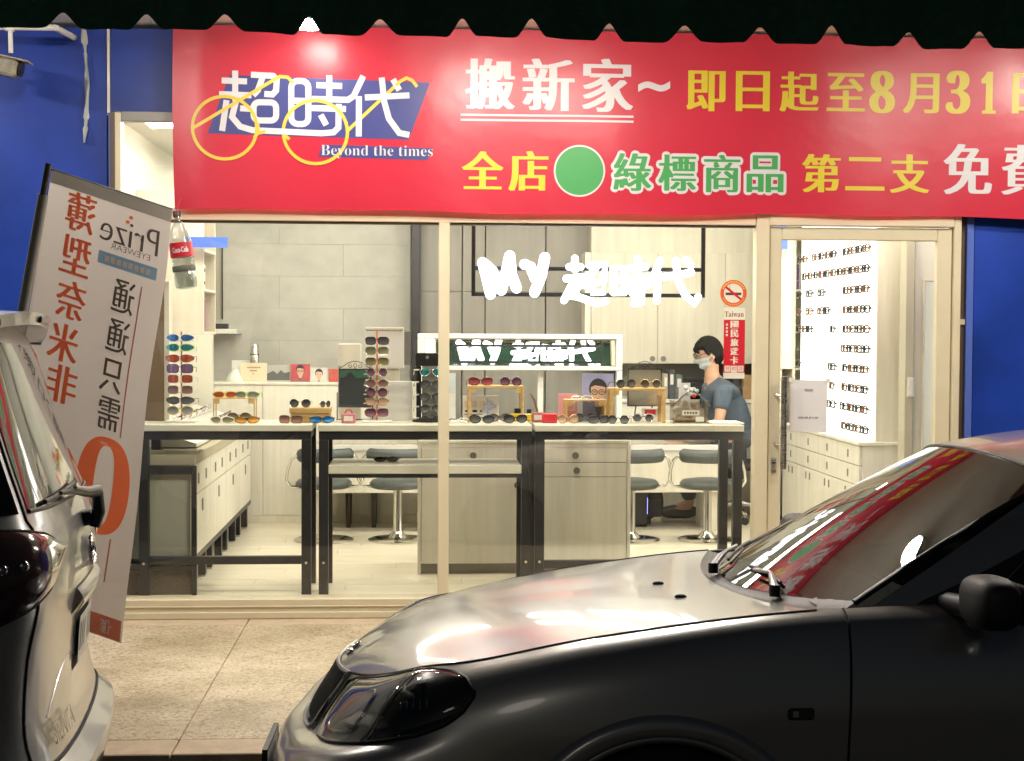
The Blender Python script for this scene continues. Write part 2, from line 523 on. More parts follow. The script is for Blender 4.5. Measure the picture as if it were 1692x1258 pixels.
words([('搬', 0.242, 0.505, 2.815, 3.08), ('新', 0.543, 0.818, 2.81, 3.082), ('家', 0.856, 1.129, 2.808, 3.087)], M_pw, 'character', .011, 5)
lay_t = words([('~', 1.155, 1.326, 2.916, 2.977)], M_pw, 'character', 0, 1, .03)
words([('即', 1.413, 1.623, 2.822, 3.035), ('日', 1.678, 1.86, 2.825, 3.036), ('起', 1.913, 2.125, 2.826, 3.037), ('至', 2.167, 2.377, 2.833, 3.034),
       ('𝟖', 2.4, 2.541, 2.826, 3.05), ('月', 2.584, 2.782, 2.829, 3.041), ('𝟑', 2.818, 2.95, 2.829, 3.057), ('𝟏', 3.007, 3.089, 2.831, 3.053),
       ('日', 3.176, 3.376, 2.834, 3.047)], M_py, 'character', .008, 4)
words([('全', 0.227, 0.447, 2.397, 2.596), ('店', 0.472, 0.683, 2.39, 2.599), ('第', 2.038, 2.248, 2.401, 2.603), ('二', 2.274, 2.488, 2.413, 2.59), ('支', 2.517, 2.735, 2.403, 2.609)], M_py, 'character', .009, 4)
words([('免', 2.811, 3.076, 2.4, 2.668), ('費', 3.126, 3.393, 2.4, 2.666)], M_pw, 'character', .010, 5)
GR = [('綠', 1.026, 1.229, 2.396, 2.594), ('標', 1.265, 1.469, 2.399, 2.59), ('商', 1.511, 1.706, 2.395, 2.593), ('品', 1.741, 1.94, 2.398, 2.593)]
words(GR, M_pw, 'letter_outline', 0, 4, 0, .00004, halo=.016)
words(GR, M_pg, 'character', .007, 5, 0, .0002, up=.0006)
# double underline
mb = MB()
for z in (2.785, 2.759):
    xa, xb = 0.22, 1.131
    mb.grid(lambda u, v: ban(xa + (xb - xa) * u, z - .0055 + .011 * v, 0), 16, 1)
part(mb, 'underline', M_pw, bn_)
# green dot with pale rim
cx, cz = (0.847, 2.498)
def disc(r, up):
    return lambda u, v: ban(cx + r * v * math.cos(2 * math.pi * u), cz + r * v * math.sin(2 * math.pi * u), up)
part(MB().grid(disc(.136, 0), 40, 3), 'dot_rim', M_pw, bn_)
part(MB().grid(disc(.127, .0006), 40, 3), 'dot', M_pg, bn_)
# logo: blue slanted plate, white rounded characters, gold spectacles outline
def pl(pts):  # photo reading of the logo grid (450 px wide panel) turned into metres on the banner
    x0, z0 = (-1.255, 3.168)
    x1, z1 = (0.156, 2.183)
    return [(x0 + (x1 - x0) * px / 1692, z0 + (z1 - z0) * py / 1203) for px, py in pts]
def plate(pts, up, name, m):
    q = pl(pts)
    part(MB().grid(lambda u, v: ban(*[(q[0][k] * (1 - u) + q[1][k] * u) * (1 - v) + (q[3][k] * (1 - u) + q[2][k] * u) * v for k in (0, 1)], up), 12, 4), name, m, bn_)
plate([(330, 235), (1575, 268), (1445, 632), (195, 606)], 0, 'logo_plate', M_pb)
plate([(905, 668), (1600, 685), (1560, 760), (880, 745)], 0, 'logo_plate', M_pb)
def stroke(mb, pts, w, up, closed=False, taper=False):
    """flat ribbon of even width along a path printed on the banner"""
    q = [Vector(p) for p in pl(pts)]
    N = len(q)
    L_ = []; R_ = []
    for i in range(N):
        a = q[i - 1] if (i > 0 or closed) else q[i]
        b = q[(i + 1) % N] if (i < N - 1 or closed) else q[i]
        d1 = (q[i] - a).normalized() if (q[i] - a).length > 1e-9 else (b - q[i]).normalized()
        d2 = (b - q[i]).normalized() if (b - q[i]).length > 1e-9 else d1
        t = (d1 + d2); t = t.normalized() if t.length > 1e-6 else d1
        nrm = Vector((-t.y, t.x))
        k = 1 / max(.45, abs(nrm.dot(Vector((-d1.y, d1.x)))))
        L_.append(q[i] + nrm * w / 2 * k); R_.append(q[i] - nrm * w / 2 * k)
    vs = [ban(p.x, p.y, up) for p in L_] + [ban(p.x, p.y, up) for p in R_]
    M_ = N if closed else N - 1
    mb.add(vs, [(i, (i + 1) % N, N + (i + 1) % N, N + i) for i in range(M_)])
def rrect(x0, y0, x1, y1, r, n=4):
    out = []
    for cx_, cy_, a0 in ((x1 - r, y0 + r, -90), (x1 - r, y1 - r, 0), (x0 + r, y1 - r, 90), (x0 + r, y0 + r, 180)):
        for k in range(n + 1):
            a = R(a0 + 90 * k / n)
            out.append((cx_ + r * math.cos(a), cy_ + r * math.sin(a)))
    return out
lg = MB()
wS = .031
u_ = .0008
S = [([(365, 208), (365, 400)], 0), ([(282, 272), (438, 275)], 0), ([(266, 358), (465, 362)], 0), ([(312, 395), (284, 590)], 0),
     ([(370, 400), (345, 500), (395, 560), (470, 582), (900, 597), (975, 590), (1005, 560), (1007, 410)], 0), ([(395, 445), (462, 448)], 0),
     ([(462, 232), (600, 238), (622, 262), (618, 330), (595, 355), (545, 352)], 0), ([(535, 245), (505, 330), (475, 362)], 0),
     (rrect(478, 405, 618, 520, 34), 1), (rrect(712, 268, 818, 540, 40), 1), ([(715, 392), (815, 394)], 0),
     ([(948, 230), (948, 380)], 0), ([(868, 293), (1028, 297)], 0), ([(840, 380), (1065, 384), (1100, 360), (1160, 232)], 0),
     ([(835, 438), (1052, 442)], 0), ([(895, 480), (930, 545)], 0), ([(1133, 360), (1132, 615)], 0),
     ([(1170, 368), (1448, 350)], 0), ([(1275, 240), (1290, 390), (1320, 500), (1385, 590), (1448, 602)], 0), ([(1345, 250), (1385, 318)], 0)]
for k, (p, c) in enumerate(S):
    stroke(lg, p, wS, u_ + k * .00005, bool(c))
part(lg, 'logo_characters', M_pw, bn_)
gl_ = MB()
circ = lambda x, y, r, n=40: [(x + r * math.cos(2 * math.pi * k / n), y + r * math.sin(2 * math.pi * k / n)) for k in range(n)]
G = [(circ(300, 570, 198), 1), (circ(862, 590, 200), 1), ([(110, 572), (560, 290), (640, 242), (690, 245), (725, 282)], 0),
     ([(1062, 580), (1390, 262), (1430, 240), (1465, 255), (1496, 295)], 0), ([(482, 630), (505, 600), (580, 586), (650, 590), (700, 638)], 0), ([(505, 540), (505, 600)], 0)]
for k, (p, c) in enumerate(G):
    stroke(gl_, p, .017, .0022 + k * .00005, bool(c))
part(gl_, 'logo_spectacles', M_pgold, bn_)
q = pl([(897, 670), (1595, 745)])
part(lay(MB(), '𝐁𝐞𝐲𝐨𝐧𝐝 𝐭𝐡𝐞 𝐭𝐢𝐦𝐞𝐬', q[0][0], q[1][0], q[1][1] - .008, q[0][1], lambda a, b, h: ban(a, b, h + .0032), offset=-.012), 'lettering', M_pw, bn_)

# ------------------------------------------------------------------ awning with scalloped valance
aw = thing('awning', 'dark green awning with scalloped valance along the top', 'awning', (0, -3.4, 2.5))
M_awn = mat('dark_green_canvas', (.022, .105, .062), .75, var=(30, .25), bump=(400, .4, .001))
notch = [-1.05, -0.811, -0.576, -0.329, -0.116, 0.131, 0.339, 0.577, 0.804, 1.041, 1.257, 1.504, 1.721]
notch = [notch[0] - .233 * k for k in range(9, 0, -1)] + notch + [notch[-1] + .228 * k for k in range(1, 14)]
zl = lambda x: 2.546 - .0045 * (x + 1) + .003 * math.sin(x * 7)
def val_edge(x):
    d = min(((x - c), c) for c in notch) if False else min((abs(x - c), x - c) for c in notch)
    q_ = math.sin(d[1] * 0 + round((x - d[1]) * 1000) * 12.9898) * .5
    w = .052 * (1 + .22 * q_)
    t = d[0] / w
    if t >= 1: 
        return zl(x) + .0015 * math.sin(x * 40)
    h = .052 * (1 - .16 * q_)
    return zl(x) + h * (1 - (3 * t ** 2 - 2 * t ** 3) ** .85 if t > 0 else 1)
px_ = []
x = notch[0] - .1
while x < notch[-1] + .1:
    px_.append(x); x += .0085
vs = []
for x in px_:
    dy = .012 * math.sin(x * 13.0) + .006 * math.sin(x * 29)
    zb = val_edge(x)
    for t in (0, .25, .6, 1): 
        z = zb + (2.86 - zb) * t
        vs.append((x, -3.4 + dy * (1 - t), z))
fs = [(i * 4 + j, (i + 1) * 4 + j, (i + 1) * 4 + j + 1, i * 4 + j + 1) for i in range(len(px_) - 1) for j in range(3)]
mbv = MB().add(vs, fs)
mbv.add([(a, b + .002, c) for a, b, c in vs], fs)
part(mbv, 'valance', M_awn, aw, 180)
mbr = MB()
part(mbr.grid(lambda u, v: (px_[0] + (px_[-1] - px_[0]) * u, -3.4 + .52 * v, 2.86 + .75 * v - .06 * math.sin(v * math.pi)), 60, 6), 'canopy', M_awn, aw, 180)
for x in (-2.2, .9, 4.0):
    part(MB().tube([(x, -3.385, 2.87), (x, -2.905, 3.12)], .014, 8), 'support_arm', M_steel, aw, 40)
part(MB().tube([(px_[0], -3.385, 2.865), (px_[-1], -3.385, 2.865)], .016, 8), 'front_rail', M_steel, aw, 40)

# ------------------------------------------------------------------ arcade downlights
M_lamp = emis('downlight_glow', (1.0, .94, .83), 200)
M_lamp2 = emis('downlight_glow_dim', (1.0, .94, .83), 60)     # lamp dimmed to soften its hot spot on the banner
def downlight(x, y, label, m=None):
    t = thing('ceiling_downlight', label, 'ceiling lamp', (x, y, 3.245), group='round lamps in the arcade ceiling')
    MB().lathe([(.100, -.001), (.100, -.070), (.094, -.076), (.085, -.076), (.085, -.06)], n=28).build('trim_ring', M_plastic_w, t, 50)
    MB().lathe([(.083, -.070), (.083, -.092), (.06, -.104), (.001, -.108)], n=24).build('diffuser', m or M_lamp, t, 60)
lx, ly = (-0.542, -0.486)
downlight(lx, ly, 'lit round lamp above the banner logo, seen in an awning notch', M_lamp2)
for k, (x, y) in enumerate(((-2.9, -1.1), (.3, -1.25), (3.6, -1.2), (-1.6, -1.75), (.75, -1.75), (1.05, -1.75), (3.1, -1.75))):
    downlight(x, y, 'lit round arcade lamp behind the awning ' + ('near the security camera', 'over the hanging sign', 'beyond the glass door', 'over the leaning flag', 'over the car bonnet, left of two', 'over the car bonnet, right of two', 'over the car roof')[k])

# ------------------------------------------------------------------ security camera on a white pipe, tape strip
sc_ = thing('security_camera', 'weathered security camera on a white pipe bracket at the top left', 'camera', (-2.043, -.35, 2.983))
def sp(px, dy=0): return px
part(MB().tube([(-2.247, -0.35, 3.146), (-1.8, -0.35, 3.148)], .016, 10), 'pipe', M_white, sc_, 40)
part(MB().tube([(-2.021, -0.35, 3.144), (-2.019, -0.35, 3.019)], .012, 10), 'stem', M_white, sc_, 40)
part(MB().tube([(-2.021, -0.35, 3.162), (-2.021, -0.35, 3.126)], .022, 10), 'tee_joint', M_white, sc_, 40)
part(MB().tube([(-1.8, -.35, 3.148), (-1.8 + .01, .0, 3.148 + .02)], .016, 10), 'pipe', M_white, sc_, 40)
cmx = MB().box(-.17, .10, -.045, .045, -.05, .035, bev=.012)
cmx.xf(Matrix.Translation((-2.078, -0.35, 2.964)) @ Matrix.Rotation(R(12), 4, 'Y'))
part(cmx, 'housing', mat('aged_plastic', (.30, .27, .21), .6, var=(18, .4)), sc_, 30)
hood = MB().box(-.18, .15, -.055, .055, .036, .044, bev=.003)
hood.xf(Matrix.Translation((-2.078, -0.35, 2.964)) @ Matrix.Rotation(R(12), 4, 'Y'))
part(hood, 'sunshield', mat('aged_plastic2', (.36, .33, .26), .6, var=(15, .4)), sc_)
ln = MB().lathe([(.038, .101), (.038, .118), (.030, .118)], n=18, axis='X')
ln.xf(Matrix.Translation((-2.078, -0.35, 2.964)) @ Matrix.Rotation(R(12), 4, 'Y'))
part(ln, 'lens', M_blackp, sc_, 40)
tp = MB()
tx0 = -1.729
def tape(u, v):
    z = 3.21 - (3.21 - 2.621) * v
    w = .011 + .004 * math.sin(v * 17) - .007 * (math.sin(v * 9.5) > .93)
    x = tx0 + .012 * math.sin(v * 3.2) - .004
    return (x + (u - .5) * w * 2, -.02 - .012 * math.sin(v * 6 + 1) - .012 * math.sin(v * 11 + u * 3), z)
tp.grid(tape, 4, 40)
tag(tp.build('tape_strip', mat('translucent_tape', (.42, .45, .42), .35), None, 180), 'loose translucent tape strip hanging down the blue wall', 'tape')

# ------------------------------------------------------------------ bottle tied to the banner corner
BO = (-1.193, -.13, 1.862)
bt = thing('plastic_bottle', 'clear plastic drink bottle with red label hanging from the banner corner', 'bottle', BO)
bt.rotation_euler = (0, R(-7.5), 0)
prof = [(.028, 0), (.052, .006), (.058, .03), (.056, .085), (.052, .10), (.056, .115), (.058, .16), (.0585, .24), (.054, .27), (.040, .315), (.020, .35), (.0155, .362), (.0155, .372)]
M_pet = glass_mat('clear_plastic', (.70, .72, .70), .12, .03, bump=(55, 1.0))
MB().lathe(prof, n=24).build('shell', M_pet, bt, 60)
MB().lathe([(.0150, .3725), (.020, .374), (.020, .402), (.018, .405)], n=18).build('cap', mat('maroon_cap', (.035, .012, .010), .4), bt, 50)
MB().lathe([(.0592, .165), (.0597, .17), (.0597, .236), (.0592, .24)], n=28).build('label_wrap', mat('bottle_red', (.42, .010, .022), .35), bt, 60)
lw_ = MB()
def cyl_t(a, b, h):
    th = a / .0602
    return ((.0602 + h) * math.sin(th), -(.0602 + h) * math.cos(th), b)
lay(lw_, 'Coca-Cola', -.042, .046, .188, .216, cyl_t, fat=.0012, steps=3)
lw_.build('lettering', M_pw, bt)['kind'] = 'stuff'
MB().lathe([(.0575, .092), (.0595, .097), (.0595, .116), (.0575, .122)], n=24).build('band', mat('grey_tape', (.10, .10, .085), .6), bt, 50)
MB().lathe([(.050, .008), (.053, .03), (.052, .09)], n=20).build('water', glass_mat('water', (.82, .86, .86), .2, .03, bump=(60, 1.0)), bt, 60)
MB().tube([(0, 0, .40), (.012, .01, .44), (.03, .03, .47)], .003, 6).build('string', mat('red_string', (.35, .03, .03), .7), bt)

# ------------------------------------------------------------------ stickers on the glass
st = thing('no_smoking_sticker', 'round orange and white no smoking sticker on the window glass', 'sticker', (1.693, -.006, 1.862))
M_or = mat('sticker_orange', (.66, .10, .022), .4); M_sw = mat('sticker_white', (.72, .68, .58), .4); M_sr = mat('sticker_red', (.56, .015, .03), .4)
def fdisc(r0, r1, y, n=36):
    return MB().grid(lambda u, v: ((r0 + (r1 - r0) * v) * math.cos(2 * math.pi * u), y, (r0 + (r1 - r0) * v) * math.sin(2 * math.pi * u)), n, 1)
fdisc(.0, .052, -.0006).build('backing', M_sw, st)
fdisc(.052, .072, -.0008).build('ring', M_or, st)
MB().box(-.043, .043, -.0014, -.0010, -.010, .004).build('cigarette', mat('sticker_brown', (.10, .05, .03), .5), st)
mbx = MB().box(-.054, .054, -.0020, -.0016, -.006, .006).xf(Matrix.Rotation(R(38), 4, 'Y'))
mbx.build('slash', M_sr, st)
tk = MB()
for k in range(14):
    a = R(25 + 130 * k / 13)
    c = MB().box(-.004, .004, -.0013, -.0010, -.004, .004).xf(Matrix.Translation((.062 * math.cos(a), 0, .062 * math.sin(a))) @ Matrix.Rotation(math.pi / 2 - a, 4, 'Y'))
    tk.add(c.v, c.f)
    c = MB().box(-.003, .003, -.0013, -.0010, -.003, .003).xf(Matrix.Translation((.062 * math.cos(-a), 0, .062 * math.sin(-a))) @ Matrix.Rotation(math.pi / 2 + a, 4, 'Y'))
    tk.add(c.v, c.f)
tk.build('small_print', mat('sticker_yellow', (.72, .45, .12), .5), st)['kind'] = 'stuff'
MB().tube([(-.02 + .004 * math.sin(k), -.0012, .012 + .004 * k) for k in range(8)], .0012, 5).build('smoke_line', M_ink, st)
t2 = thing('card_sticker', 'tall red and white card sticker below the no smoking sign', 'sticker', (1.7, -.006, 1.403))
sx0, sx1, sz0, sz1 = 1.647, 1.762, 1.399, 1.774
W_ = (sx1 - sx0) / 2; H_ = sz1 - sz0
MB().box(-W_, W_, -.0008, 0, 0, .085 * H_).build('base_strip', M_sw, t2)
MB().box(-W_, W_, -.0008, 0, .085 * H_ + .0003, .845 * H_).build('red_panel', M_sr, t2)
MB().box(-W_, W_, -.0008, 0, .845 * H_ + .0003, H_ * 1.02).build('top_strip', mat('sticker_pale', (.74, .70, .58), .4), t2)
lt = MB()
lay(lt, '𝐓𝐚𝐢𝐰𝐚𝐧', -W_ * .93, W_ * .88, .885 * H_, .965 * H_, flat(-.0010))
lt.build('lettering', mat('sticker_maroon', (.22, .06, .05), .5), t2)['kind'] = 'stuff'
lt = MB()
for k, c in enumerate('國民旅遊卡'):
    zt = .83 * H_ - k * .128 * H_
    lay(lt, c, -W_ * .38, W_ * .40, zt - .108 * H_, zt, flat(-.0010), fat=.002, steps=3, offset=.012)
for k, c in enumerate('特約店'):
    xx = (-.62 + .62 * k) * W_
    lt.box(xx - .28 * W_, xx + .28 * W_, -.0012, -.0010, (.10 + .012 * (k == 1) * -1) * H_, .185 * H_)
for k in range(4):
    lt.box(-.80 * W_, -.62 * W_, -.0012, -.0010, (.76 - .05 * k) * H_, (.79 - .05 * k) * H_)
lt.build('lettering', M_sw, t2)['kind'] = 'stuff'
lt = MB()
for k, c in enumerate('特約店'):
    xx = (-.62 + .62 * k) * W_
    lay(lt, c, xx - .2 * W_, xx + .2 * W_, .112 * H_, .176 * H_, flat(-.0016))
lt.build('lettering', M_sr, t2)['kind'] = 'stuff'

# ================================================================== SHOP INTERIOR: SHELL
FZ = .19                       # shop floor level
M_conc = mat('concrete_panel', (.50, .49, .44), .6, var=(3.5, .13), bump=(30, .15, .002))
M_taupe = mat('taupe_wood', (.25, .235, .205), .5, var=(2.4, .13), stretch=(7, 7, .5))
M_wood = mat('pale_ash', (.78, .75, .65), .48, var=(2.0, .09), stretch=(9, 9, .55))
M_floorw = mat('pale_floor_planks', (.80, .73, .58), .32, var=(2.2, .09), stretch=(.6, 8, 1))
M_grey = mat('shadow_grey', (.16, .155, .14), .6)
M_oak = mat('light_oak', (.58, .38, .15), .5, var=(6, .15), stretch=(1, 6, 6))
M_acryl = glass_mat('clear_acrylic', (.94, .93, .90), .07)
M_mirror = mat('mirror_glass', (.86, .88, .87), .01, metal=1.0)
fl = struct(MB().box(-1.75, 3.4, .06, 4.5, -.05, FZ - .006).build('shop_floor', M_grey))
y = .062
k = 0
while y < 4.4:                 # floor planks, each with its own edges
    xx = -1.75 - (k * .53) % 1.2
    while xx < 3.4:
        a, b = max(xx, -1.75), min(xx + 1.2, 3.4)
        if b - a > .02:
            MB().box(a + .0008, b - .0008, y + .0008, y + .189, FZ - .01, FZ, bev=.0015).build('floor_plank', M_floorw, fl)
        xx += 1.2
    y += .19; k += 1
struct(MB().box(-1.85, -1.752, .125, 4.5, FZ - .1, 2.95).build('side_wall', M_whitewall))
struct(MB().box(3.402, 3.5, .125, 4.5, FZ - .1, 2.95).build('side_wall', M_whitewall))
struct(MB().box(-1.85, 3.5, .125, 4.5, 2.88, 2.98).build('shop_ceiling', M_white))
bw_ = struct(MB().box(-1.75, 3.4, 4.36, 4.5, FZ - .1, 2.88).build('back_wall', mat('tile_joint', (.43, .42, .37), .8)))
# concrete-look wall tiles on the left half of the back wall
zt = 2.874; r_ = 0
while zt > .25:
    h = .262
    x = -1.748 - (.62 if r_ % 2 else .1)
    while x < -.06:
        a, b = max(x, -1.748), min(x + 1.24, -.062)
        if b - a > .03:
            MB().box(a + .0004, b - .0004, 4.325, 4.361, max(.2, zt - h) + .0004, zt - .0004, bev=.0012).build('wall_tile', M_conc, bw_)
        x += 1.24
    zt -= h; r_ += 1

# ceiling lights: three tubes in a white tray
M_tube = emis('tube_glow', (1.0, .95, .825), 32)
def troffer(x, y, label, rz=0.0):
    t = thing('ceiling_light', label, 'ceiling lamp', (x, y, 2.88), rz, 'tube lights in the shop ceiling')
    MB().box(-.61, .61, -.31, .31, -.03, -.001, bev=.006).build('tray', M_white, t)
    for k in (-1, 0, 1):
        MB().tube([(-.58, k * .18, -.05), (.58, k * .18, -.05)], .016, 8).build('tube', M_tube, t, 40)
    for sx in (-1, 1):
        MB().box(sx * .595 - .012, sx * .595 + .012, -.25, .25, -.07, -.031, bev=.003).build('socket_bar', M_white, t)
for k, (x, y) in enumerate(((-.95, .62), (-.75, 2.3), (.9, .62), (.9, 1.95), (2.5, .62), (2.5, 2.0))):
    troffer(x, y, ('three tube light at the left front', 'three tube light at the left back', 'three tube light in the middle front', 'three tube light in the middle back',
                   'three tube light by the door', 'three tube light over the desk')[k] + ' of the shop ceiling')

# ------------------------------------------------------------------ half wall with ledge, left back
hwall = thing('half_wall', 'pale wood half wall with a ledge in front of the grey tiled wall', 'wall', (-.9, 3.36, FZ))
HX0, HX1 = -1.748, -0
HZ = 1.256
n_ = 3
for k in range(n_):
    a = HX0 + (HX1 - HX0) * k / n_; b = HX0 + (HX1 - HX0) * (k + 1) / n_
    part(MB().box(a + .0015, b - .0015, 3.36, 3.40, FZ + .06, HZ - .022, bev=.002), 'board', M_wood, hwall)
part(MB().box(HX0, HX1, 3.35, 3.62, HZ - .02, HZ, bev=.003), 'ledge', M_wood, hwall)
part(MB().box(HX0, HX1, 3.352, 3.40, FZ, FZ + .058, bev=.002), 'skirting', M_creamin, hwall)
lw2 = thing('return_wall', 'white return wall below the hanging cupboard at the left back', 'wall', (-1.65, 3.3, FZ))
part(MB().box(-1.75, -1.529, 3.25, 3.348, FZ, 1.72), 'panel', M_whitewall, lw2)

# hanging cupboard at left
cb = thing('wall_cupboard', 'white hanging wall cupboard with open side shelves behind the bottle', 'cupboard', (-1.55, 1.7, 1.63))
cx0, cx1 = -1.75, -1.334
cz0 = 1.62; cz1 = 2.52
cyb = 2.02
part(MB().box(cx0, cx1 - .004, 1.50, 1.52, cz0, cz1, bev=.002), 'end_panel', M_creamin, cb)
part(MB().box(cx0, cx1 - .004, cyb, cyb + .02, cz0, cz1, bev=.002), 'end_panel', M_creamin, cb)
part(MB().box(cx0, cx0 + .02, 1.521, cyb - .001, cz0, cz1), 'back_panel', M_creamin, cb)
for z in (cz0, cz0 + .27, cz0 + .52, cz1 - .02):
    part(MB().box(cx0 + .021, cx1, 1.521, cyb - .001, z, z + .018, bev=.002), 'shelf', M_creamin, cb)
bx = thing('file_box', 'white box file with two dark knobs in the hanging cupboard', 'box', (cx1 - .06, 1.7, cz0 + .29))
MB().box(-.12, .02, -.12, .12, 0, .16, bev=.004).build('case', M_white, bx)
for z in (.04, .12):
    MB().lathe([(.012, .0205), (.012, .035)], (0, 0, z), 10, 'X').build('knob', M_blackp, bx)
bk = tag(MB().box(cx1 - .20, cx1 - .01, 1.60, 1.63, cz0 + .019, cz0 + .22, bev=.002).build('binder', mat('mauve_binder', (.36, .13, .24), .5)), 'mauve binder standing in the hanging cupboard', 'binder')
bp = tag(MB().box(-1.441, -1.178, 1.40, 1.42, 2.16, 2.224).build('blue_reflection', mat('reflection_blue', (.08, .17, .72), .4)), 'blue strip built for a reflection above the hanging cupboard', 'panel')  # blue reflection in the window glass, put in as a solid strip
ws = thing('wall_shelf', 'white floating shelf on the grey tiled wall at left', 'shelf', (-1.5, 4.1, 1.6))
part(MB().box(-1.745, -1.432, 4.0, 4.324, 1.616, 1.654, bev=.003), 'board', M_white, ws)
part(MB().box(-1.745, -1.72, 4.05, 4.324, 1.553, 1.613), 'bracket', M_white, ws)
mn = thing('monitor', 'dark thin monitor seen edge on above the floating shelf', 'monitor', (-1.6, 4.15, 1.62))
part(MB().box(-1.635, -1.559, 4.08, 4.11, 1.731, 2.311, bev=.004), 'panel', mat('monitor_grey', (.33, .31, .25), .4), mn)
part(MB().box(-1.562, -1.552, 4.06, 4.079, 1.731, 2.311), 'bezel', M_blackp, mn)
part(MB().box(-1.622, -1.517, 4.07, 4.16, 1.656, 1.697, bev=.004), 'base', M_blackp, mn)

# ------------------------------------------------------------------ tall taupe panels, black post, cream cupboards (back right)
tp_ = thing('tall_cabinet', 'tall taupe wood panelled cabinet behind the hanging sign', 'cabinet', (.6, 4.2, FZ))
zsp = 1.969
for px0, px1 in ((0.017, 0.356), (0.361, 0.544), (0.549, 1.039), (1.044, 1.457)):
    for z0, z1 in ((FZ + .05, zsp - .001), (zsp + .001, 2.87)):
        part(MB().box(px0 + .0015, px1 - .0015, 4.2, 4.325, z0, z1, bev=.003), 'door_panel', M_taupe, tp_)
part(MB().box(-.05, 1.457, 4.23, 4.325, FZ, FZ + .049), 'plinth', M_grey, tp_)
bp_ = thing('black_post', 'black square post at the edge of the grey tiled wall', 'post', (-.03, 4.05, FZ))
part(MB().box(-0.051, 0.016, 4.05, 4.19, FZ, 2.875, bev=.003), 'shaft', M_black, bp_)
part(MB().box(-0.066 , 0.031, 4.035, 4.20, FZ, FZ + .02), 'base_plate', M_black, bp_)
M_wood_dim = mat('pale_ash_darkened', (.56, .53, .43), .5, var=(2.0, .10), stretch=(9, 9, .55))  # cabinet ash darkened in colour to offset the strong light on these cupboards
cc = thing('wall_cupboard', 'cream wood wall cupboards behind the seated man', 'cupboard', (2, 3.9, 1.4))
czb = 1.395; czt = 2.283
for px0, px1 in ((1.385, 1.922), (1.922, 2.467), (2.467, 3.021)):
    part(MB().box(px0 + .0012, px1 - .0012, 3.92, 3.94, czb, czt, bev=.002), 'door', M_wood_dim, cc)
part(MB().box(1.336, 3.021, 3.941, 4.198, czb, czt, bev=.002), 'carcass', M_creamin, cc)
part(MB().box(1.389, 3.141, 3.99, 4.19, czt + .002, 2.87, bev=.002), 'filler_panel', M_wood_dim, cc)
for p in ((1.882, 3.919, 1.433), (1.97, 3.919, 1.433)):
    part(MB().lathe([(.022, -.006), (.022, .0005)], p, 16, 'Y'), 'finger_hole', M_grey, cc)
bc = thing('base_cabinet', 'cream base cabinet along the back wall behind the seated man', 'cabinet', (2, 3.8, FZ))
for px0, px1 in ((1.582, 2.115), (2.115, 2.564), (2.564, 3.043)):
    part(MB().box(px0 + .0012, px1 - .0012, 3.75, 3.77, FZ + .08, 1.085, bev=.002), 'door', M_wood, bc)
part(MB().box(1.582, 3.043, 3.771, 4.2, FZ, 1.085), 'carcass', M_creamin, bc)
part(MB().box(1.573, 3.053, 3.73, 4.2, 1.087, 1.115, bev=.003), 'worktop', M_white, bc)
part(MB().box(1.632, 3.209, 4.19, 4.20, 1.116, czb - .001), 'splashback', mat('splash_taupe', (.24, .22, .17), .5), bc)
part(MB().lathe([(.022, -.006), (.022, .0005)], (2.655, 3.749, 0.595), 14, 'Y'), 'finger_hole', M_grey, bc)
# equipment on the worktop
e1 = thing('desk_printer', 'black office printer on the back worktop beside the man', 'printer', (2.233, 3.95, 1.1155))
MB().box(-.20, .20, -.15, .15, 0, .14, bev=.012).build('body', M_blackp, e1)
MB().box(-.17, .17, -.12, .14, .1405, .165, bev=.006).build('lid', mat('printer_lid', (.03, .03, .034), .3), e1)
MB().box(-.15, .15, -.24, -.151, .03, .036).build('paper_tray', M_blackp, e1)
MB().box(-.13, .13, -.22, -.152, .0365, .041).build('paper', MATS['paper'], e1)
for k, (px, w, h, c) in enumerate(((1098, .035, .20, (.42, .38, .28)), (1108, .05, .23, (.06, .06, .07)), (1119, .06, .19, (.10, .13, .12)))):
    t = thing('file_binder', ('tan', 'black', 'dark green')[k] + ' binder standing on the back worktop', 'binder', ((1.97, 2.019, 2.078)[k], 3.82, 1.1155))
    MB().box(-w / 2, w / 2, -.03, .18, 0, h, bev=.003).build('cover', mat('binder%d' % k, c, .55), t)
    MB().box(-w / 4, w / 4, -.031, -.0303, h * .5, h * .85).build('spine_tag', M_white, t)
cd = thing('cardboard_box', 'brown cardboard box on the back worktop at right', 'box', (2.667, 3.9, 1.1155))
MB().box(-.07, .16, -.10, .10, 0, .19, bev=.003).build('carton', mat('kraft', (.36, .22, .10), .75, var=(6, .1)), cd)
MB().box(-.07, .16, -.02, .02, .1905, .192).build('parcel_tape', mat('parcel_tape', (.42, .30, .14), .3), cd)
bg_ = tag(MB().box(2.554 - .06, 2.554 + .05, 3.85, 4.05, 1.1155, 1.42, bev=.03).build('black_bag', M_blackp, None, 30), 'black bag standing beside the cardboard box', 'bag')

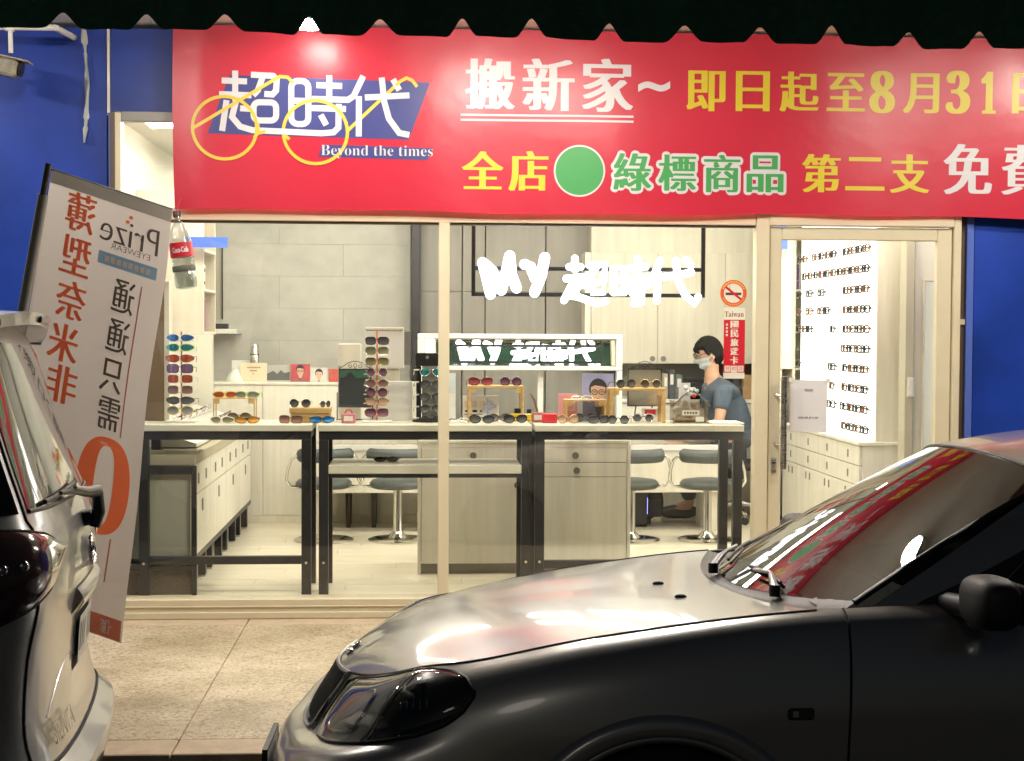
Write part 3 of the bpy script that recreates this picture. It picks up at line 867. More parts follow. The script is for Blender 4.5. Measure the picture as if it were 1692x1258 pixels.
# ------------------------------------------------------------------ mirror unit on white frame (reflects the hanging sign)
mu = thing('mirror_stand', 'wide low mirror in a white frame under the hanging sign', 'mirror', (.8, 2.95, FZ))
mx0, mx1, mz0, mz1 = -0.002, 1.495, 1.365, 1.63
part(MB().box(mx0, mx1, 2.88, 2.96, mz1 - .035, mz1, bev=.003), 'top_rail', M_white, mu)
part(MB().box(mx0, mx1, 2.88, 2.96, mz0, mz0 + .03, bev=.003), 'bottom_rail', M_white, mu)
part(MB().box(mx0, mx0 + .05, 2.88, 2.96, mz0 + .0305, mz1 - .0355, bev=.003), 'side_rail', M_white, mu)
part(MB().box(mx1 - .045, mx1, 2.88, 2.96, mz0 + .0305, mz1 - .0355, bev=.003), 'side_rail', M_white, mu)
part(MB().box(mx0, mx0 + .045, 2.885, 2.955, .89, mz0 - .0005, bev=.003), 'post', M_white, mu)
part(MB().box(mx1 - .04, mx1, 2.885, 2.955, .89, mz0 - .0005, bev=.003), 'post', M_white, mu)
part(MB().box(.88, .92, 2.965, 3.0, .89, mz1 - .04, bev=.003), 'post', M_white, mu)
zc = (mz0 + mz1) / 2; hh2 = (mz1 - mz0) / 2 - .034
mr_ = MB().box(mx0 + .053, mx1 - .048, -.003, .003, -hh2, hh2)
mr_.xf(Matrix.Translation((0, 2.93, zc)) @ Matrix.Rotation(R(6.0), 4, 'X').inverted())
part(mr_, 'mirror_glass', M_mirror, mu)
part(MB().box(mx0 + .055, mx0 + .12, 2.895, 2.899, mz0 + .04, mz1 - .04), 'lamp_strip', emis('strip_glow', (1, .95, .82), 1.3), mu)

# hanging sign: black steel frame, glowing letters
sg = thing('hanging_sign', 'glowing white letter sign on a black steel frame hung from the ceiling', 'sign', (1, .6, 1.8))
fx0, fx1, fz0, _z = 0.305, 1.655, 1.851, 2.271
fzm = 2.011
tb = .022
for x in (fx0 + tb / 2, fx1 - tb / 2):
    part(MB().box(x - tb / 2, x + tb / 2, .59, .612, fz0, 2.876), 'hanger_bar', M_black, sg)
part(MB().box(fx0 + tb + .0005, fx1 - tb - .0005, .59, .612, fz0, fz0 + .022), 'cross_bar', M_black, sg)
part(MB().box(fx0 + tb + .0005, fx1 - tb - .0005, .59, .612, fzm - .011, fzm + .011), 'cross_bar', M_black, sg)
M_neon = emis('letter_glow', (.93, .96, 1.0), 2.6)
def sgn(pts):   # outline read off the sign panel (400 px wide) in metres
    x0, z0 = (0.306, 2.262)
    x1, z1 = (1.705, 1.754)
    return [(x0 + (x1 - x0) * a / 1692, .575, z0 + (z1 - z0) * b / 635) for a, b in pts]
def glow(name, strokes, r):
    mb = MB()
    for s in strokes:
        p = sgn(s)
        mb.tube(p, r, 10)
        for e in (p[0], p[-1]): mb.ball(e, r * .995, 10, 6)
    return part(mb, name, M_neon, sg, 60)
glow('letter', [[(75, 275), (105, 390), (130, 500)], [(75, 275), (140, 330), (205, 470)], [(205, 470), (240, 330), (262, 225)], [(262, 225), (275, 360), (310, 455)]], .030)
glow('letter', [[(365, 285), (405, 300), (440, 385)], [(505, 235), (480, 370), (435, 485)]], .030)
glow('character', [[(715, 240), (715, 320)], [(675, 300), (755, 300)], [(655, 385), (800, 370)], [(730, 380), (725, 470)], [(720, 430), (790, 430)], [(690, 440), (640, 540)], [(660, 500), (740, 515), (870, 560), (930, 545)],
                   [(820, 290), (930, 280), (915, 360)], [(870, 285), (820, 370)], [(835, 410), (930, 405), (915, 480), (845, 485), (835, 410)]], .021)
glow('character', [[(985, 310), (985, 480)], [(985, 310), (1060, 305), (1060, 480)], [(985, 390), (1060, 390)], [(985, 480), (1060, 478)], [(1150, 240), (1150, 390)], [(1100, 305), (1210, 295)],
                   [(1085, 385), (1225, 375)], [(1090, 440), (1225, 430)], [(1180, 400), (1180, 560), (1130, 560)], [(1110, 470), (1135, 510)]], .021)
glow('character', [[(1310, 250), (1260, 380)], [(1295, 340), (1290, 540)], [(1340, 370), (1530, 335)], [(1420, 250), (1440, 400), (1490, 500), (1560, 560), (1580, 510)], [(1490, 245), (1525, 285)]], .021)

# ------------------------------------------------------------------ consultation table with stools
ct = thing('consultation_table', 'long white consultation table with glass top behind the stools', 'table', (.7, 3.0, FZ))
TX0, TX1 = -0.737, 2.219
TZ = 0.797
part(MB().box(TX0, TX1, 2.80, 2.82, 0.478, TZ - .03, bev=.002), 'apron', M_creamin, ct)
part(MB().box(TX0, TX1, 2.80, 3.30, TZ - .029, TZ - .012, bev=.002), 'tray', M_white, ct)
part(MB().box(TX0, TX1, 2.79, 2.81, TZ - .0115, TZ + .03, bev=.002), 'rim', M_white, ct)
part(MB().box(TX0, TX1, 2.812, 3.30, TZ + .031, TZ + .037), 'glass_top', M_acryl, ct)
for x in (TX0 + .05, .05, 2.159):
    part(MB().box(x - .04, x + .04, 2.84, 3.25, FZ, TZ - .03, bev=.003), 'panel_leg', M_creamin, ct)

def leather(): return mat('grey_leather', (.055, .064, .060), .45, bump=(90, .25, .002))
st0 = thing('bar_stool', 'x', 'stool', (0, 0, FZ))
MB().lathe([(.205, .0), (.205, .010), (.19, .016), (.07, .024), (.045, .05), (.032, .07), (.030, .36), (.040, .365)], n=32).build('pedestal', mat('stool_chrome', (.62, .60, .54), .16, metal=1.0), st0, 40)
MB().lathe([(.10, .362), (.175, .368), (.195, .385), (.195, .405), (.175, .425), (.10, .436), (.001, .438)], n=32).build('seat', leather(), st0, 60)
bp2 = MB()
def pad(u, v):
    a = R(-62 + 124 * u); t = 2 * math.pi * v
    e = min(1.0, (min(u, 1 - u) * 14) ** .5)
    rr = .215 + .028 * math.cos(t) * e
    return (rr * math.sin(a), -rr * math.cos(a), .605 + .048 * math.sin(t) * e)
bp2.grid(pad, 22, 12); bp2.build('backrest', leather(), st0, 60)
for s_ in (-1, 1):
    MB().tube([(s_ * .06, .02, .372), (s_ * .15, -.02, .372), (s_ * .235, -.06, .385), (s_ * .262, -.08, .43), (s_ * .255, -.10, .50), (s_ * .235, -.115, .57), (s_ * .20, -.125, .60), (s_ * .17, -.14, .603)], .011, 8).build('arm_tube', M_chrome, st0, 60)
MB().tube([(0, .10, .37), (.02, .16, .37)], .006, 6).build('lever', M_chrome, st0)
spots = [((-0.649, 2.431), 8, 'grey leather swivel stool at the left end of the long table'),
         ((-0.137, 2.417), -10, 'grey leather swivel stool just left of the counter cabinet'),
         ((1.492, 2.371), 14, 'grey leather swivel stool half hidden right of the drawer cabinet'),
         ((2.029, 2.356), -12, 'grey leather swivel stool in front of the seated man')]
for k, (p, a, lab) in enumerate(spots):
    o = st0 if k == 0 else copy_tree(st0)
    o.location = (p[0], p[1], FZ); o.rotation_euler = (0, 0, R(a)); o['label'] = lab; o['group'] = 'swivel stools at the long table'
# two dark tapered legs of a chair behind the stools
dc = thing('side_chair', 'chair with dark tapered legs tucked under the long table', 'chair', (-0.401, 3.1, FZ))
for sx in (-.11, .08):
    MB().tube([(sx, 0, 0), (sx * 1.0, 0, .33)], [.016, .022], 8).build('leg', mat('dark_walnut', (.05, .028, .02), .4), dc, 40)
    MB().tube([(sx, .2, 0), (sx * 1.0, .2, .33)], [.016, .022], 8).build('leg', mat('dark_walnut', (.05, .028, .02), .4), dc, 40)
MB().box(-.16, .14, -.03, .24, .331, .37, bev=.015).build('seat', M_creamin, dc)

# ------------------------------------------------------------------ drawer cabinet (white wood, round finger holes)
pc = thing('drawer_cabinet', 'pale wood cabinet with drawers and round finger holes behind the front tables', 'cabinet', (.6, .98, FZ))
Y0 = .96
pb = lambda: None
PZT = 1
PX0, PX1 = 0.001, 1.284
pxm = 0.738
part(MB().box(PX0, PX1, Y0 + .0, Y0 + .50, PZT - .02, PZT, bev=.003), 'top', M_wood, pc)
part(MB().box(PX0, PX0 + .02, Y0, Y0 + .50, FZ, PZT - .0205, bev=.002), 'side_panel', M_wood, pc)
part(MB().box(PX1 - .02, PX1, Y0, Y0 + .50, FZ, PZT - .0205, bev=.002), 'side_panel', M_wood, pc)
part(MB().box(PX0 + .021, PX1 - .021, Y0 + .05, Y0 + .49, FZ + .07, PZT - .021), 'carcass', M_grey, pc)
def front(px0, py0, px1, py1, name):
    x0, x1 = px0, px1
def frontp(x0, x1, z0, z1, name):
    return part(MB().box(x0 + .002, x1 - .002, Y0 + .005, Y0 + .025, z0 + .002, z1 - .002, bev=.002), name, M_wood, pc)
z_ = [0.953, 0.862, 0.775, 0.253]
frontp(PX0 + .021, pxm, z_[1], z_[0], 'drawer_front')
frontp(PX0 + .021, pxm, z_[2], z_[1], 'drawer_front')
frontp(PX0 + .021, (PX0 + pxm) / 2 + .25, z_[3], z_[2], 'door')
frontp((PX0 + pxm) / 2 + .25, pxm, z_[3], z_[2], 'door')
frontp(pxm, PX1 - .021, z_[1], z_[0], 'drawer_front')
frontp(pxm, PX1 - .021, z_[2], z_[1], 'drawer_front')
frontp(pxm, PX1 - .021, z_[3], z_[2], 'door')
part(MB().box(PX0 + .021, PX1 - .021, Y0 + .005, Y0 + .025, z_[0], PZT - .021), 'top_rail', M_wood, pc)
part(MB().box(PX0 + .021, PX1 - .021, Y0 + .045, Y0 + .06, FZ, z_[3] - .001), 'plinth', mat('plinth_grey', (.19, .175, .14), .6), pc)
for p in ((0.333, 0.962, 0.905), (0.949, 0.962, 0.905), (0.957, 0.962, 0.814), (0.6, 0.962, 0.727), (0.684, 0.962, 0.727)):
    part(MB().lathe([(.020, -.004), (.020, .006)], p, 18, 'Y'), 'finger_hole', mat('hole_dark', (.10, .095, .08), .6), pc)

# ------------------------------------------------------------------ left cabinet run along the side wall
lc = thing('side_cabinet', 'long low cabinet on black steel frame along the left wall', 'cabinet', (-1.5, 1.7, FZ))
LX = -1.235
LZT = 0.963
ny = [.33 + .02, 1.05, 1.76, 2.47, 3.18]
for k in range(4):
    a, b = ny[k], ny[k + 1]
    ym = (a + b) / 2
    part(MB().box(LX - .02, LX, a + .003, b - .003, LZT - .23, LZT - .06, bev=.002), 'drawer_front', M_wood, lc)
    part(MB().box(LX - .02, LX, a + .003, b - .003, FZ + .20, LZT - .236, bev=.002), 'door', M_wood, lc)
    for yy in (a + .2, b - .2):
        part(MB().box(LX + .0005, LX + .004, yy - .02, yy + .02, LZT - .18, LZT - .12, bev=.002), 'finger_slot', M_grey, lc)
    part(MB().box(LX + .0005, LX + .004, ym - .02, ym + .02, LZT - .35, LZT - .28, bev=.002), 'finger_slot', M_grey, lc)
    for yy in (a + .15, b - .12):
        part(MB().box(LX - .06, LX - .015, yy, yy + .045, FZ + .012, FZ + .165, bev=.002), 'leg', M_black, lc)
        part(MB().lathe([(.022, 0), (.022, .008), (.008, .0125)], (LX - .037, yy + .022, FZ), 12), 'foot', M_steel, lc)
part(MB().box(-1.74, LX - .021, .34, 3.18, FZ + .20, LZT - .06), 'carcass', mat('cabinet_green_grey', (.36, .36, .29), .55, var=(2, .08), stretch=(1, 1, .3)), lc)
part(MB().box(-1.745, LX, .345, 3.18, FZ + .166, FZ + .1995, bev=.002), 'bottom_rail', M_black, lc)
part(MB().box(-1.748, LX + .015, .34, 3.19, LZT - .0585, LZT, bev=.003), 'top_board', mat('top_taupe', (.42, .38, .27), .5), lc)
part(MB().box(LX - .003, LX + .024, .305, .332, FZ, LZT - .059, bev=.002), 'frame_post', M_black, lc)
part(MB().box(-1.745, LX - .004, .308, .332, LZT - .105, LZT - .0595, bev=.002), 'frame_rail', M_black, lc)
part(MB().box(-1.745, LX - .004, .31, .331, FZ + .135, FZ + .165, bev=.002), 'frame_rail', M_black, lc)
part(MB().box(-1.745, LX - .004, .334, .339, FZ + .0, FZ + .13), 'lower_panel', mat('brown_speckle', (.12, .09, .06), .7, var=(60, .4)), lc)
# sloped white trays on top of the side cabinet
tr = thing('sloped_tray', 'white sloped display trays on the left cabinet holding eyeglass frames', 'display tray', (-1.5, 1.8, LZT))
def slope(x): return LZT + .03 + .30 * (LX - .04 - x)
trays = 4
for k in range(trays):
    a = .75 + k * .6
    part(MB().add([(LX - .04, a, LZT + .01), (-1.73, a, LZT + .01), (-1.73, a, slope(-1.73)), (LX - .04, a, slope(LX - .04)),
                   (LX - .04, a + .58, LZT + .01), (-1.73, a + .58, LZT + .01), (-1.73, a + .58, slope(-1.73)), (LX - .04, a + .58, slope(LX - .04))],
                  [(0, 1, 2, 3), (4, 5, 6, 7), (0, 1, 5, 4), (1, 2, 6, 5), (2, 3, 7, 6), (3, 0, 4, 7)]), 'tray', M_white, tr)
    for j in range(3):
        xx = LX - .10 - j * .15
        part(MB().box(xx - .006, xx + .006, a + .01, a + .57, slope(xx) - .004, slope(xx) + .012), 'divider', M_acryl, tr)

# ------------------------------------------------------------------ right: lit display case over drawers
dcab = thing('drawer_chest', 'pale wood drawer chest under the lit display case by the door', 'cabinet', (3.0, 2.0, FZ))
RX = 2.76
RZT = 0.968
part(MB().box(RX - .012, 3.395, 1.19, 3.16, RZT - .022, RZT, bev=.003), 'top', M_wood, dcab)
part(MB().box(RX + .02, 3.395, 1.20, 1.22, FZ, RZT - .0225, bev=.002), 'end_panel', M_wood, dcab)
part(MB().box(RX + .021, 3.395, 1.221, 3.15, FZ + .02, RZT - .023), 'carcass', M_grey, dcab)
cols = 4
for k in range(cols):
    a = 1.205 + (3.15 - 1.205) * k / cols; b = 1.205 + (3.15 - 1.205) * (k + 1) / cols
    for z0, z1, nm in ((RZT - .15, RZT - .026, 'drawer_front'), (RZT - .275, RZT - .151, 'drawer_front'), (FZ + .03, RZT - .276, 'door')):
        part(MB().box(RX, RX + .019, a + .002, b - .002, z0 + .002, z1 - .002, bev=.002), nm, M_wood, dcab)
    for z in (RZT - .088, RZT - .213, RZT - .33):
        for dy in ((0,) if z > RZT - .3 else (-.05, .05)):
            part(MB().box(RX - .003, RX - .0002, (a + b) / 2 - .012 + dy, (a + b) / 2 + .012 + dy, z - .025, z + .025, bev=.002), 'finger_slot', M_grey, dcab)
dc2 = thing('display_case', 'brightly lit white eyeglass display wall seen through the door', 'display case', (3.1, 2.0, RZT))
DXF = 2.876
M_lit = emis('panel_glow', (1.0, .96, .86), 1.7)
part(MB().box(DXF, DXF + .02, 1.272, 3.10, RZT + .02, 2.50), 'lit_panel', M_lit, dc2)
part(MB().box(DXF + .001, 3.395, 1.25, 1.27, RZT + .001, 2.6, bev=.002), 'end_panel', M_creamin, dc2)
part(MB().box(DXF - .10, 3.395, 1.25, 3.12, 2.601, 2.64, bev=.002), 'canopy', M_creamin, dc2)
part(MB().box(DXF - .102, DXF - .08, 1.245, 3.12, 2.52, 2.6005, bev=.002), 'canopy_lip', M_creamin, dc2)
part(MB().box(DXF + .021, 3.395, 1.28, 3.10, RZT + .001, 2.6), 'body', M_white, dc2)
yr = [1.345 + .15 * k for k in range(12)]
zr = [RZT + .06 + .128 * k for k in range(10)]
for kz, z in enumerate(zr):
    part(MB().box(DXF - .055, DXF - .001, 1.30, 3.08, z - .018, z - .012), 'shelf', M_acryl, dc2)
# book shelf at the far end
bs = thing('open_shelf', 'open cream shelf unit at the far end of the lit display', 'shelf', (2.9, 3.3, FZ))
sx0, sx1 = 2.748, 3
for px in (2.748, 2.851, 3):
    part(MB().box(px - .01, px + .01, 3.2, 3.5, FZ, 2.45, bev=.002), 'side_panel', M_creamin, bs)
part(MB().box(sx0 + .0105, 2.851 - .0105, 3.205, 3.22, 1.373, 2.45, bev=.002), 'door', M_wood, bs)
for z in (1.97, 1.681, 1.373, 0.959, 2.43):
    part(MB().box(2.851 + .0105, sx1 - .0105, 3.21, 3.49, z - .008, z + .008, bev=.002), 'shelf', M_creamin, bs)
part(MB().box(sx0, sx1, 3.501, 3.52, FZ, 2.45), 'back_panel', M_creamin, bs)
for k, (pxa, c, h) in enumerate(((2.869, (.5, .48, .4), .26), (2.883, (.16, .08, .34), .17), (2.902, (.55, .52, .42), .24), (2.921, (.05, .05, .05), .22))):
    tag(MB().box(pxa - .007, pxa + .007, 3.24, 3.42, 1.97 + .0085, 1.97 + .0085 + h, bev=.002).build('book', mat('book%d' % k, c, .6)),
        ('ivory', 'purple', 'cream', 'black')[k] + ' book standing on the upper far shelf beside the lit display', 'book')
brefl = tag(MB().box(2.691, DXF - .11, 3.1, 3.12, 2.275, 2.60).build('blue_reflection', MATS['reflection_blue']), 'blue strip built for a reflection above the shelf unit behind the door glass', 'panel')  # matching blue reflection in the door glass, also a solid strip
# wall end with switch and narrow mirror, right of the display
we = thing('wall_end', 'white wall end with light switches right of the lit display', 'wall', (3.1, 1.0, FZ))
part(MB().box(2.976, 3.029, 1.0, 1.12, FZ, 2.87, bev=.003), 'pilaster', mat('pilaster_grey', (.46, .43, .33), .6), we)
part(MB().box(3.046 + .001, 3.40, 1.05, 1.12, FZ, 2.87), 'plaster', M_whitewall, we)
sw = thing('light_switch', 'white double light switch on the wall end', 'switch', (3.009, 0.998, 1.321))
MB().box(-.022, .022, -.008, .0, -.06, .06, bev=.003).build('plate', M_plastic_w, sw)
for z in (-.028, .028):
    MB().box(-.012, .012, -.014, -.0085, z - .02, z + .02, bev=.002).build('rocker', M_plastic_w, sw)
nm = thing('wall_mirror', 'tall narrow wall mirror at the right edge of the door glass', 'mirror', (3.131, 1.04, 1.3))
ax0, ax1, az0, az1 = 3.106, 3.231, 0.835, 1.971
part(MB().box(ax0, ax1, 1.036, 1.048, az0, az1, bev=.002), 'glass', M_mirror, nm)
part(MB().box(ax0 - .012, ax0 - .0005, 1.030, 1.048, az0 - .01, az1 + .01, bev=.002), 'frame_bar', M_creamin, nm)
part(MB().box(ax0 - .012, ax1, 1.030, 1.048, az1 + .0005, az1 + .012, bev=.002), 'frame_bar', M_creamin, nm)

# ================================================================== FRONT DISPLAY TABLES
TTOP = 1.133          # top of the white slabs
def table(name, label, px, leg_r, leg_l, bar_z=None, shelf_z=None, z_top=TTOP):
    x0, x1 = px
    t = thing(name, label, 'table', ((x0 + x1) / 2, .5, FZ), group='steel framed display tables in the window')
    part(MB().box(x0 - .004, x1 + .004, .275, .735, z_top - .036, z_top, bev=.003), 'top', mat('slab_white', (.72, .69, .57), .35, var=(4, .04)), t)
    lz = z_top - .0365
    w = .052
    part(MB().box(x0, x1, .29, .335, lz - .047, lz, bev=.002), 'frame_rail', M_black, t)
    part(MB().box(x0, x1, .675, .72, lz - .047, lz, bev=.002), 'frame_rail', M_black, t)
    for xa, xb in ((x0, x0 + w), (x1 - w, x1)):
        for ya, yb in ((.29, .335), (.675, .72)):
            part(MB().box(xa, xb, ya, yb, FZ, lz - .0475, bev=.002), 'leg', M_black, t)
        part(MB().box(xa + .008, xb - .008, .3355, .6745, lz - .045, lz - .002, bev=.002), 'side_rail', M_black, t)
    for xa in (x0 + w / 2, x1 - w / 2):
        part(MB().lathe([(.008, .286), (.008, .2898)], (xa, 0, FZ + .18), 10, 'Y'), 'bolt', M_chrome, t)
    if bar_z:
        part(MB().box(x0 + w + .0005, x1 - w - .0005, .29, .33, bar_z - .022, bar_z + .022, bev=.002), 'stretcher', M_black, t)
    if shelf_z:
        part(MB().box(x0 + w + .0005, x1 - w - .0005, .285, .70, shelf_z, shelf_z + .05, bev=.004), 'shelf', MATS['slab_white'], t)
        part(MB().box(x0 + w + .0005, x1 - w - .0005, .29, .32, shelf_z - .022, shelf_z - .0005, bev=.002), 'shelf_rail', M_black, t)
    return t
table('display_table', 'black steel framed display table at the left end of the window', (-1.52, -0.585), 0, 0, bar_z=0.385)
table('display_table', 'black steel framed display table with a middle shelf behind the window mullion', (-0.542, 0.629), 0, 0, shelf_z=0.861)
table('display_table', 'black steel framed display table at the right beside the door', (0.653, 1.818), 0, 0, bar_z=0.354)
part_o = None
cbl = tag(MB().tube([(0.635, 0.27, 1.082), (0.616, 0.27, 1.008), (0.61, 0.27, 0.89), (0.631, 0.27, 0.604)], .0035, 6).build('cable', M_blackp), 'thin black cable between the two right display tables', 'cable')

# ================================================================== EYEWEAR
def outline(kind, n=20):
    """one lens outline, half sizes in metres, centre at 0"""
    P = []
    for k in range(n):
        a = 2 * math.pi * k / n
        c, s = math.cos(a), math.sin(a)
        if kind == 'round': x, z = .0245 * c, .0235 * s
        elif kind == 'oval': x, z = .029 * c, .021 * s
        elif kind == 'square':
            e = .55; x = .0285 * math.copysign(abs(c) ** e, c); z = .0215 * math.copysign(abs(s) ** e, s)
        elif kind == 'aviator':
            x = .029 * c * (1 - .10 * s); z = .0235 * s; 
            if s < 0: x = .029 * c * (1 - .12 * abs(s)) + .004 * abs(s); z = .027 * s
            else: z = .018 * s
        elif kind == 'cat':
            x = .031 * c; z = .0215 * s + (.006 * max(0, c) if s > -.2 else 0)
        elif kind == 'hex':
            q = round(a / (math.pi / 3)) * math.pi / 3
            rr = .0255 * math.cos(math.pi / 6) / math.cos((a % (math.pi / 3)) - math.pi / 6); x, z = rr * c, rr * s
        elif kind == 'wrap':
            x = .033 * c; z = (.017 * s if s > 0 else .019 * s) * (1 - .22 * c)
        P.append((x, z))
    return P
_gm = {}
def eyewear_meshes(kind, folded, thick):
    key = (kind, folded, thick)
    if key in _gm: return _gm[key]
    O = outline(kind)
    cx = {'round': .033, 'oval': .035, 'square': .035, 'aviator': .035, 'cat': .0365, 'hex': .034, 'wrap': .036}[kind]
    wrap = .55 if kind == 'wrap' else .22
    def bend(x, z, y=0):   # face-form curve
        return (x, y + wrap * x * x * 6.0, z)
    lens = []
    for sgn in (-1, 1):
        mb = MB()
        vs = [bend(sgn * cx, 0, -.0035)]
        for f in (.55, 1.0):
            vs += [bend(sgn * (cx + x * f), z * f, -.0035 * (1 - f * f)) for x, z in O]
        n = len(O)
        fs = [(0, 1 + k, 1 + (k + 1) % n) for k in range(n)] + [(1 + k, 1 + n + k, 1 + n + (k + 1) % n, 1 + (k + 1) % n) for k in range(n)]
        mb.add(vs, fs)
        lens.append(mb.mesh('lens', 180))
    fr = MB()
    for sgn in (-1, 1):
        fr.tube([bend(sgn * (cx + x), z) for x, z in O], thick, 6, closed=True)
        hx = cx + max(p[0] for p in O)
        if folded:
            fr.tube([bend(sgn * hx, .008), (sgn * hx * .98, .012 + wrap * 6 * hx * hx, .007), (sgn * -.02, .020 + wrap * 6 * hx * hx, .004), (sgn * -.055, .024 + wrap * 6 * hx * hx, -.006)], thick * .8, 6)
        else:
            y0 = wrap * 6 * hx * hx
            fr.tube([bend(sgn * hx, .008), (sgn * (hx + .004), y0 + .01, .008), (sgn * (hx + .004), y0 + .09, .004), (sgn * (hx - .002), y0 + .13, -.022)], thick * .8, 6)
    ix = cx - max(p[0] for p in O)
    fr.tube([bend(-ix - .002, .006), bend(0, .010), bend(ix + .002, .006)], thick, 6)
    me = fr.mesh('frame', 60)
    _gm[key] = (me, lens)
    return _gm[key]
def lensmat(name, col, rough=.06, metal=.0, coat=.6):
    m = mat('lens_' + name, col, rough, metal=metal, coat=coat)
    nt = m.node_tree; n = nt.nodes          # gradient tint: dark at the brow, lighter below
    if metal < .1:
        tc = n.new('ShaderNodeTexCoord'); sx = n.new('ShaderNodeSeparateXYZ'); mr = n.new('ShaderNodeMapRange'); rp = n.new('ShaderNodeValToRGB')
        nt.links.new(tc.outputs['Object'], sx.inputs[0]); nt.links.new(sx.outputs['Z'], mr.inputs['Value'])
        mr.inputs['From Min'].default_value = -.022; mr.inputs['From Max'].default_value = .02
        rp.color_ramp.elements[0].color = (*[min(1, c * 3.2 + .05) for c in col], 1); rp.color_ramp.elements[1].color = (*[c * .55 for c in col], 1)
        nt.links.new(mr.outputs[0], rp.inputs[0]); nt.links.new(rp.outputs[0], n['Principled BSDF'].inputs['Base Color'])
    return m
LM = {'smoke': lensmat('smoke', (.030, .030, .034)), 'grey': lensmat('grey', (.10, .10, .11)), 'brown': lensmat('brown', (.10, .045, .03)),
      'plum': lensmat('plum', (.075, .025, .045)), 'wine': lensmat('wine', (.14, .018, .025)), 'olive': lensmat('olive', (.09, .085, .04)),
      'blue': lensmat('blue', (.04, .26, .75), .08, .7), 'teal': lensmat('teal', (.05, .38, .42), .08, .7), 'fire': lensmat('fire', (.75, .14, .05), .08, .7),
      'violet': lensmat('violet', (.42, .24, .55), .08, .7), 'amber': lensmat('amber', (.75, .32, .03), .08, .6), 'clear': M_acryl, 'tan': lensmat('tan', (.24, .15, .10))}
FM = {'black': mat('frame_black', (.012, .012, .013), .25), 'gold': mat('frame_gold', (.75, .52, .2), .25, metal=1), 'silver': mat('frame_silver', (.7, .7, .68), .2, metal=1),
      'tortoise': mat('frame_tortoise', (.12, .05, .02), .25, var=(60, .6)), 'wine': mat('frame_wine', (.16, .02, .035), .25), 'white': mat('frame_white', (.75, .73, .66), .3),
      'yellow': mat('frame_yellow', (.65, .52, .03), .3), 'lime': mat('frame_lime', (.35, .62, .10), .3), 'purple': mat('frame_purple', (.08, .03, .09), .25)}
def specs(loc, kind, fcol, lcol, label, rot=(0, 0, 0), folded=False, thick=.0022, group=None, cat='sunglasses', scale=1.0):
    me, lens = eyewear_meshes(kind, folded, thick)
    t = thing('eyeglasses' if lcol == 'clear' else 'sunglasses', label, cat, loc, 0, group)
    t.rotation_euler = tuple(R(a) for a in rot)
    t.scale = (scale,) * 3
    for m, nm, mt in ((me, 'frame', FM[fcol]), (lens[0], 'lens', LM[lcol]), (lens[1], 'lens', LM[lcol])):
        if not m.materials: m.materials.append(mt)
        o = bpy.data.objects.new(nm, m); COL.objects.link(o); o.parent = t
        o.material_slots[0].link = 'OBJECT'; o.material_slots[0].material = mt
    return t
ORD = ['top', 'second', 'third', 'fourth', 'fifth', 'sixth', 'seventh', 'lowest']
def rack(x, y, z0, z1, label, rodmat, arm_m, nm='sunglasses_rack'):
    t = thing(nm, label, 'display rack', (x, y, TTOP))
    part(MB().box(x - .085, x + .085, y - .06, y + .06, TTOP + .0005, TTOP + .012, bev=.003), 'base', M_white, t)
    part(MB().tube([(x, y, TTOP + .012), (x, y, z1)], .0045, 8), 'rod', rodmat, t, 40)
    return t
# rack 1 (left) and rack 2 (beside the mullion)
zs = lambda a, b, n: [a + (b - a) * k / (n - 1) for k in range(n)]
r1x, r1y = -1.32, .5
rk1 = rack(r1x, r1y, TTOP, 1.641, 'slim white sunglasses rack with coloured lenses at the left window edge', mat('rod_red', (.40, .10, .07), .4), M_acryl)
cfg1 = [('wrap', 'white', 'blue'), ('wrap', 'lime', 'teal'), ('wrap', 'wine', 'fire'), ('square', 'black', 'violet'), ('square', 'white', 'fire'), ('square', 'white', 'brown'), ('wrap', 'black', 'smoke'), ('oval', 'yellow', 'grey')]
nmc = ['white framed blue mirror', 'lime framed teal mirror', 'dark red framed orange mirror', 'black browed violet mirror', 'red tinted rimless square', 'brown tinted rimless square', 'black framed smoke', 'yellow bridged grey']
for k, z in enumerate([1.601, 1.547, 1.486, 1.428, 1.371, 1.31, 1.252, 1.195]):
    part(MB().box(r1x - .07, r1x + .07, r1y - .032, r1y - .006, z - .012, z - .007, bev=.002), 'arm', M_plastic_w, rk1)
    specs((r1x - .002, r1y - .045, z + .006), *cfg1[k], nmc[k] + ' sunglasses, ' + ORD[k] + ' on the left rack', group='sunglasses on the left rack', rot=(0, 0, 4 * math.sin(k)), thick=.002, scale=1.12)
r2x, r2y = -0.229, .5
rk2 = rack(r2x, r2y, TTOP, 1.653, 'slim sunglasses rack with an orange rod left of the window mullion', mat('rod_orange', (.75, .20, .09), .4), M_acryl)
cfg2 = [('square', 'black', 'smoke'), ('square', 'silver', 'olive'), ('square', 'gold', 'olive'), ('hex', 'silver', 'plum'), ('oval', 'silver', 'brown'), ('round', 'black', 'plum'), ('oval', 'gold', 'tan'), ('square', 'wine', 'plum')]
nm2 = ['black square smoke', 'silver square olive', 'gold square olive', 'silver six sided plum', 'silver oval brown', 'black round plum', 'gold oval tan', 'wine red square plum']
for k, z in enumerate([1.592, 1.536, 1.476, 1.415, 1.353, 1.302, 1.251, 1.189]):
    part(MB().box(r2x - .075, r2x + .075, r2y - .032, r2y - .006, z - .012, z - .007, bev=.002), 'arm', M_plastic_w, rk2)
    specs((r2x, r2y - .045, z + .002), *cfg2[k], nm2[k] + ' sunglasses, ' + ORD[k] + ' on the orange rod rack', group='sunglasses on the orange rod rack', rot=(0, 0, 3 * math.sin(k * 2)))
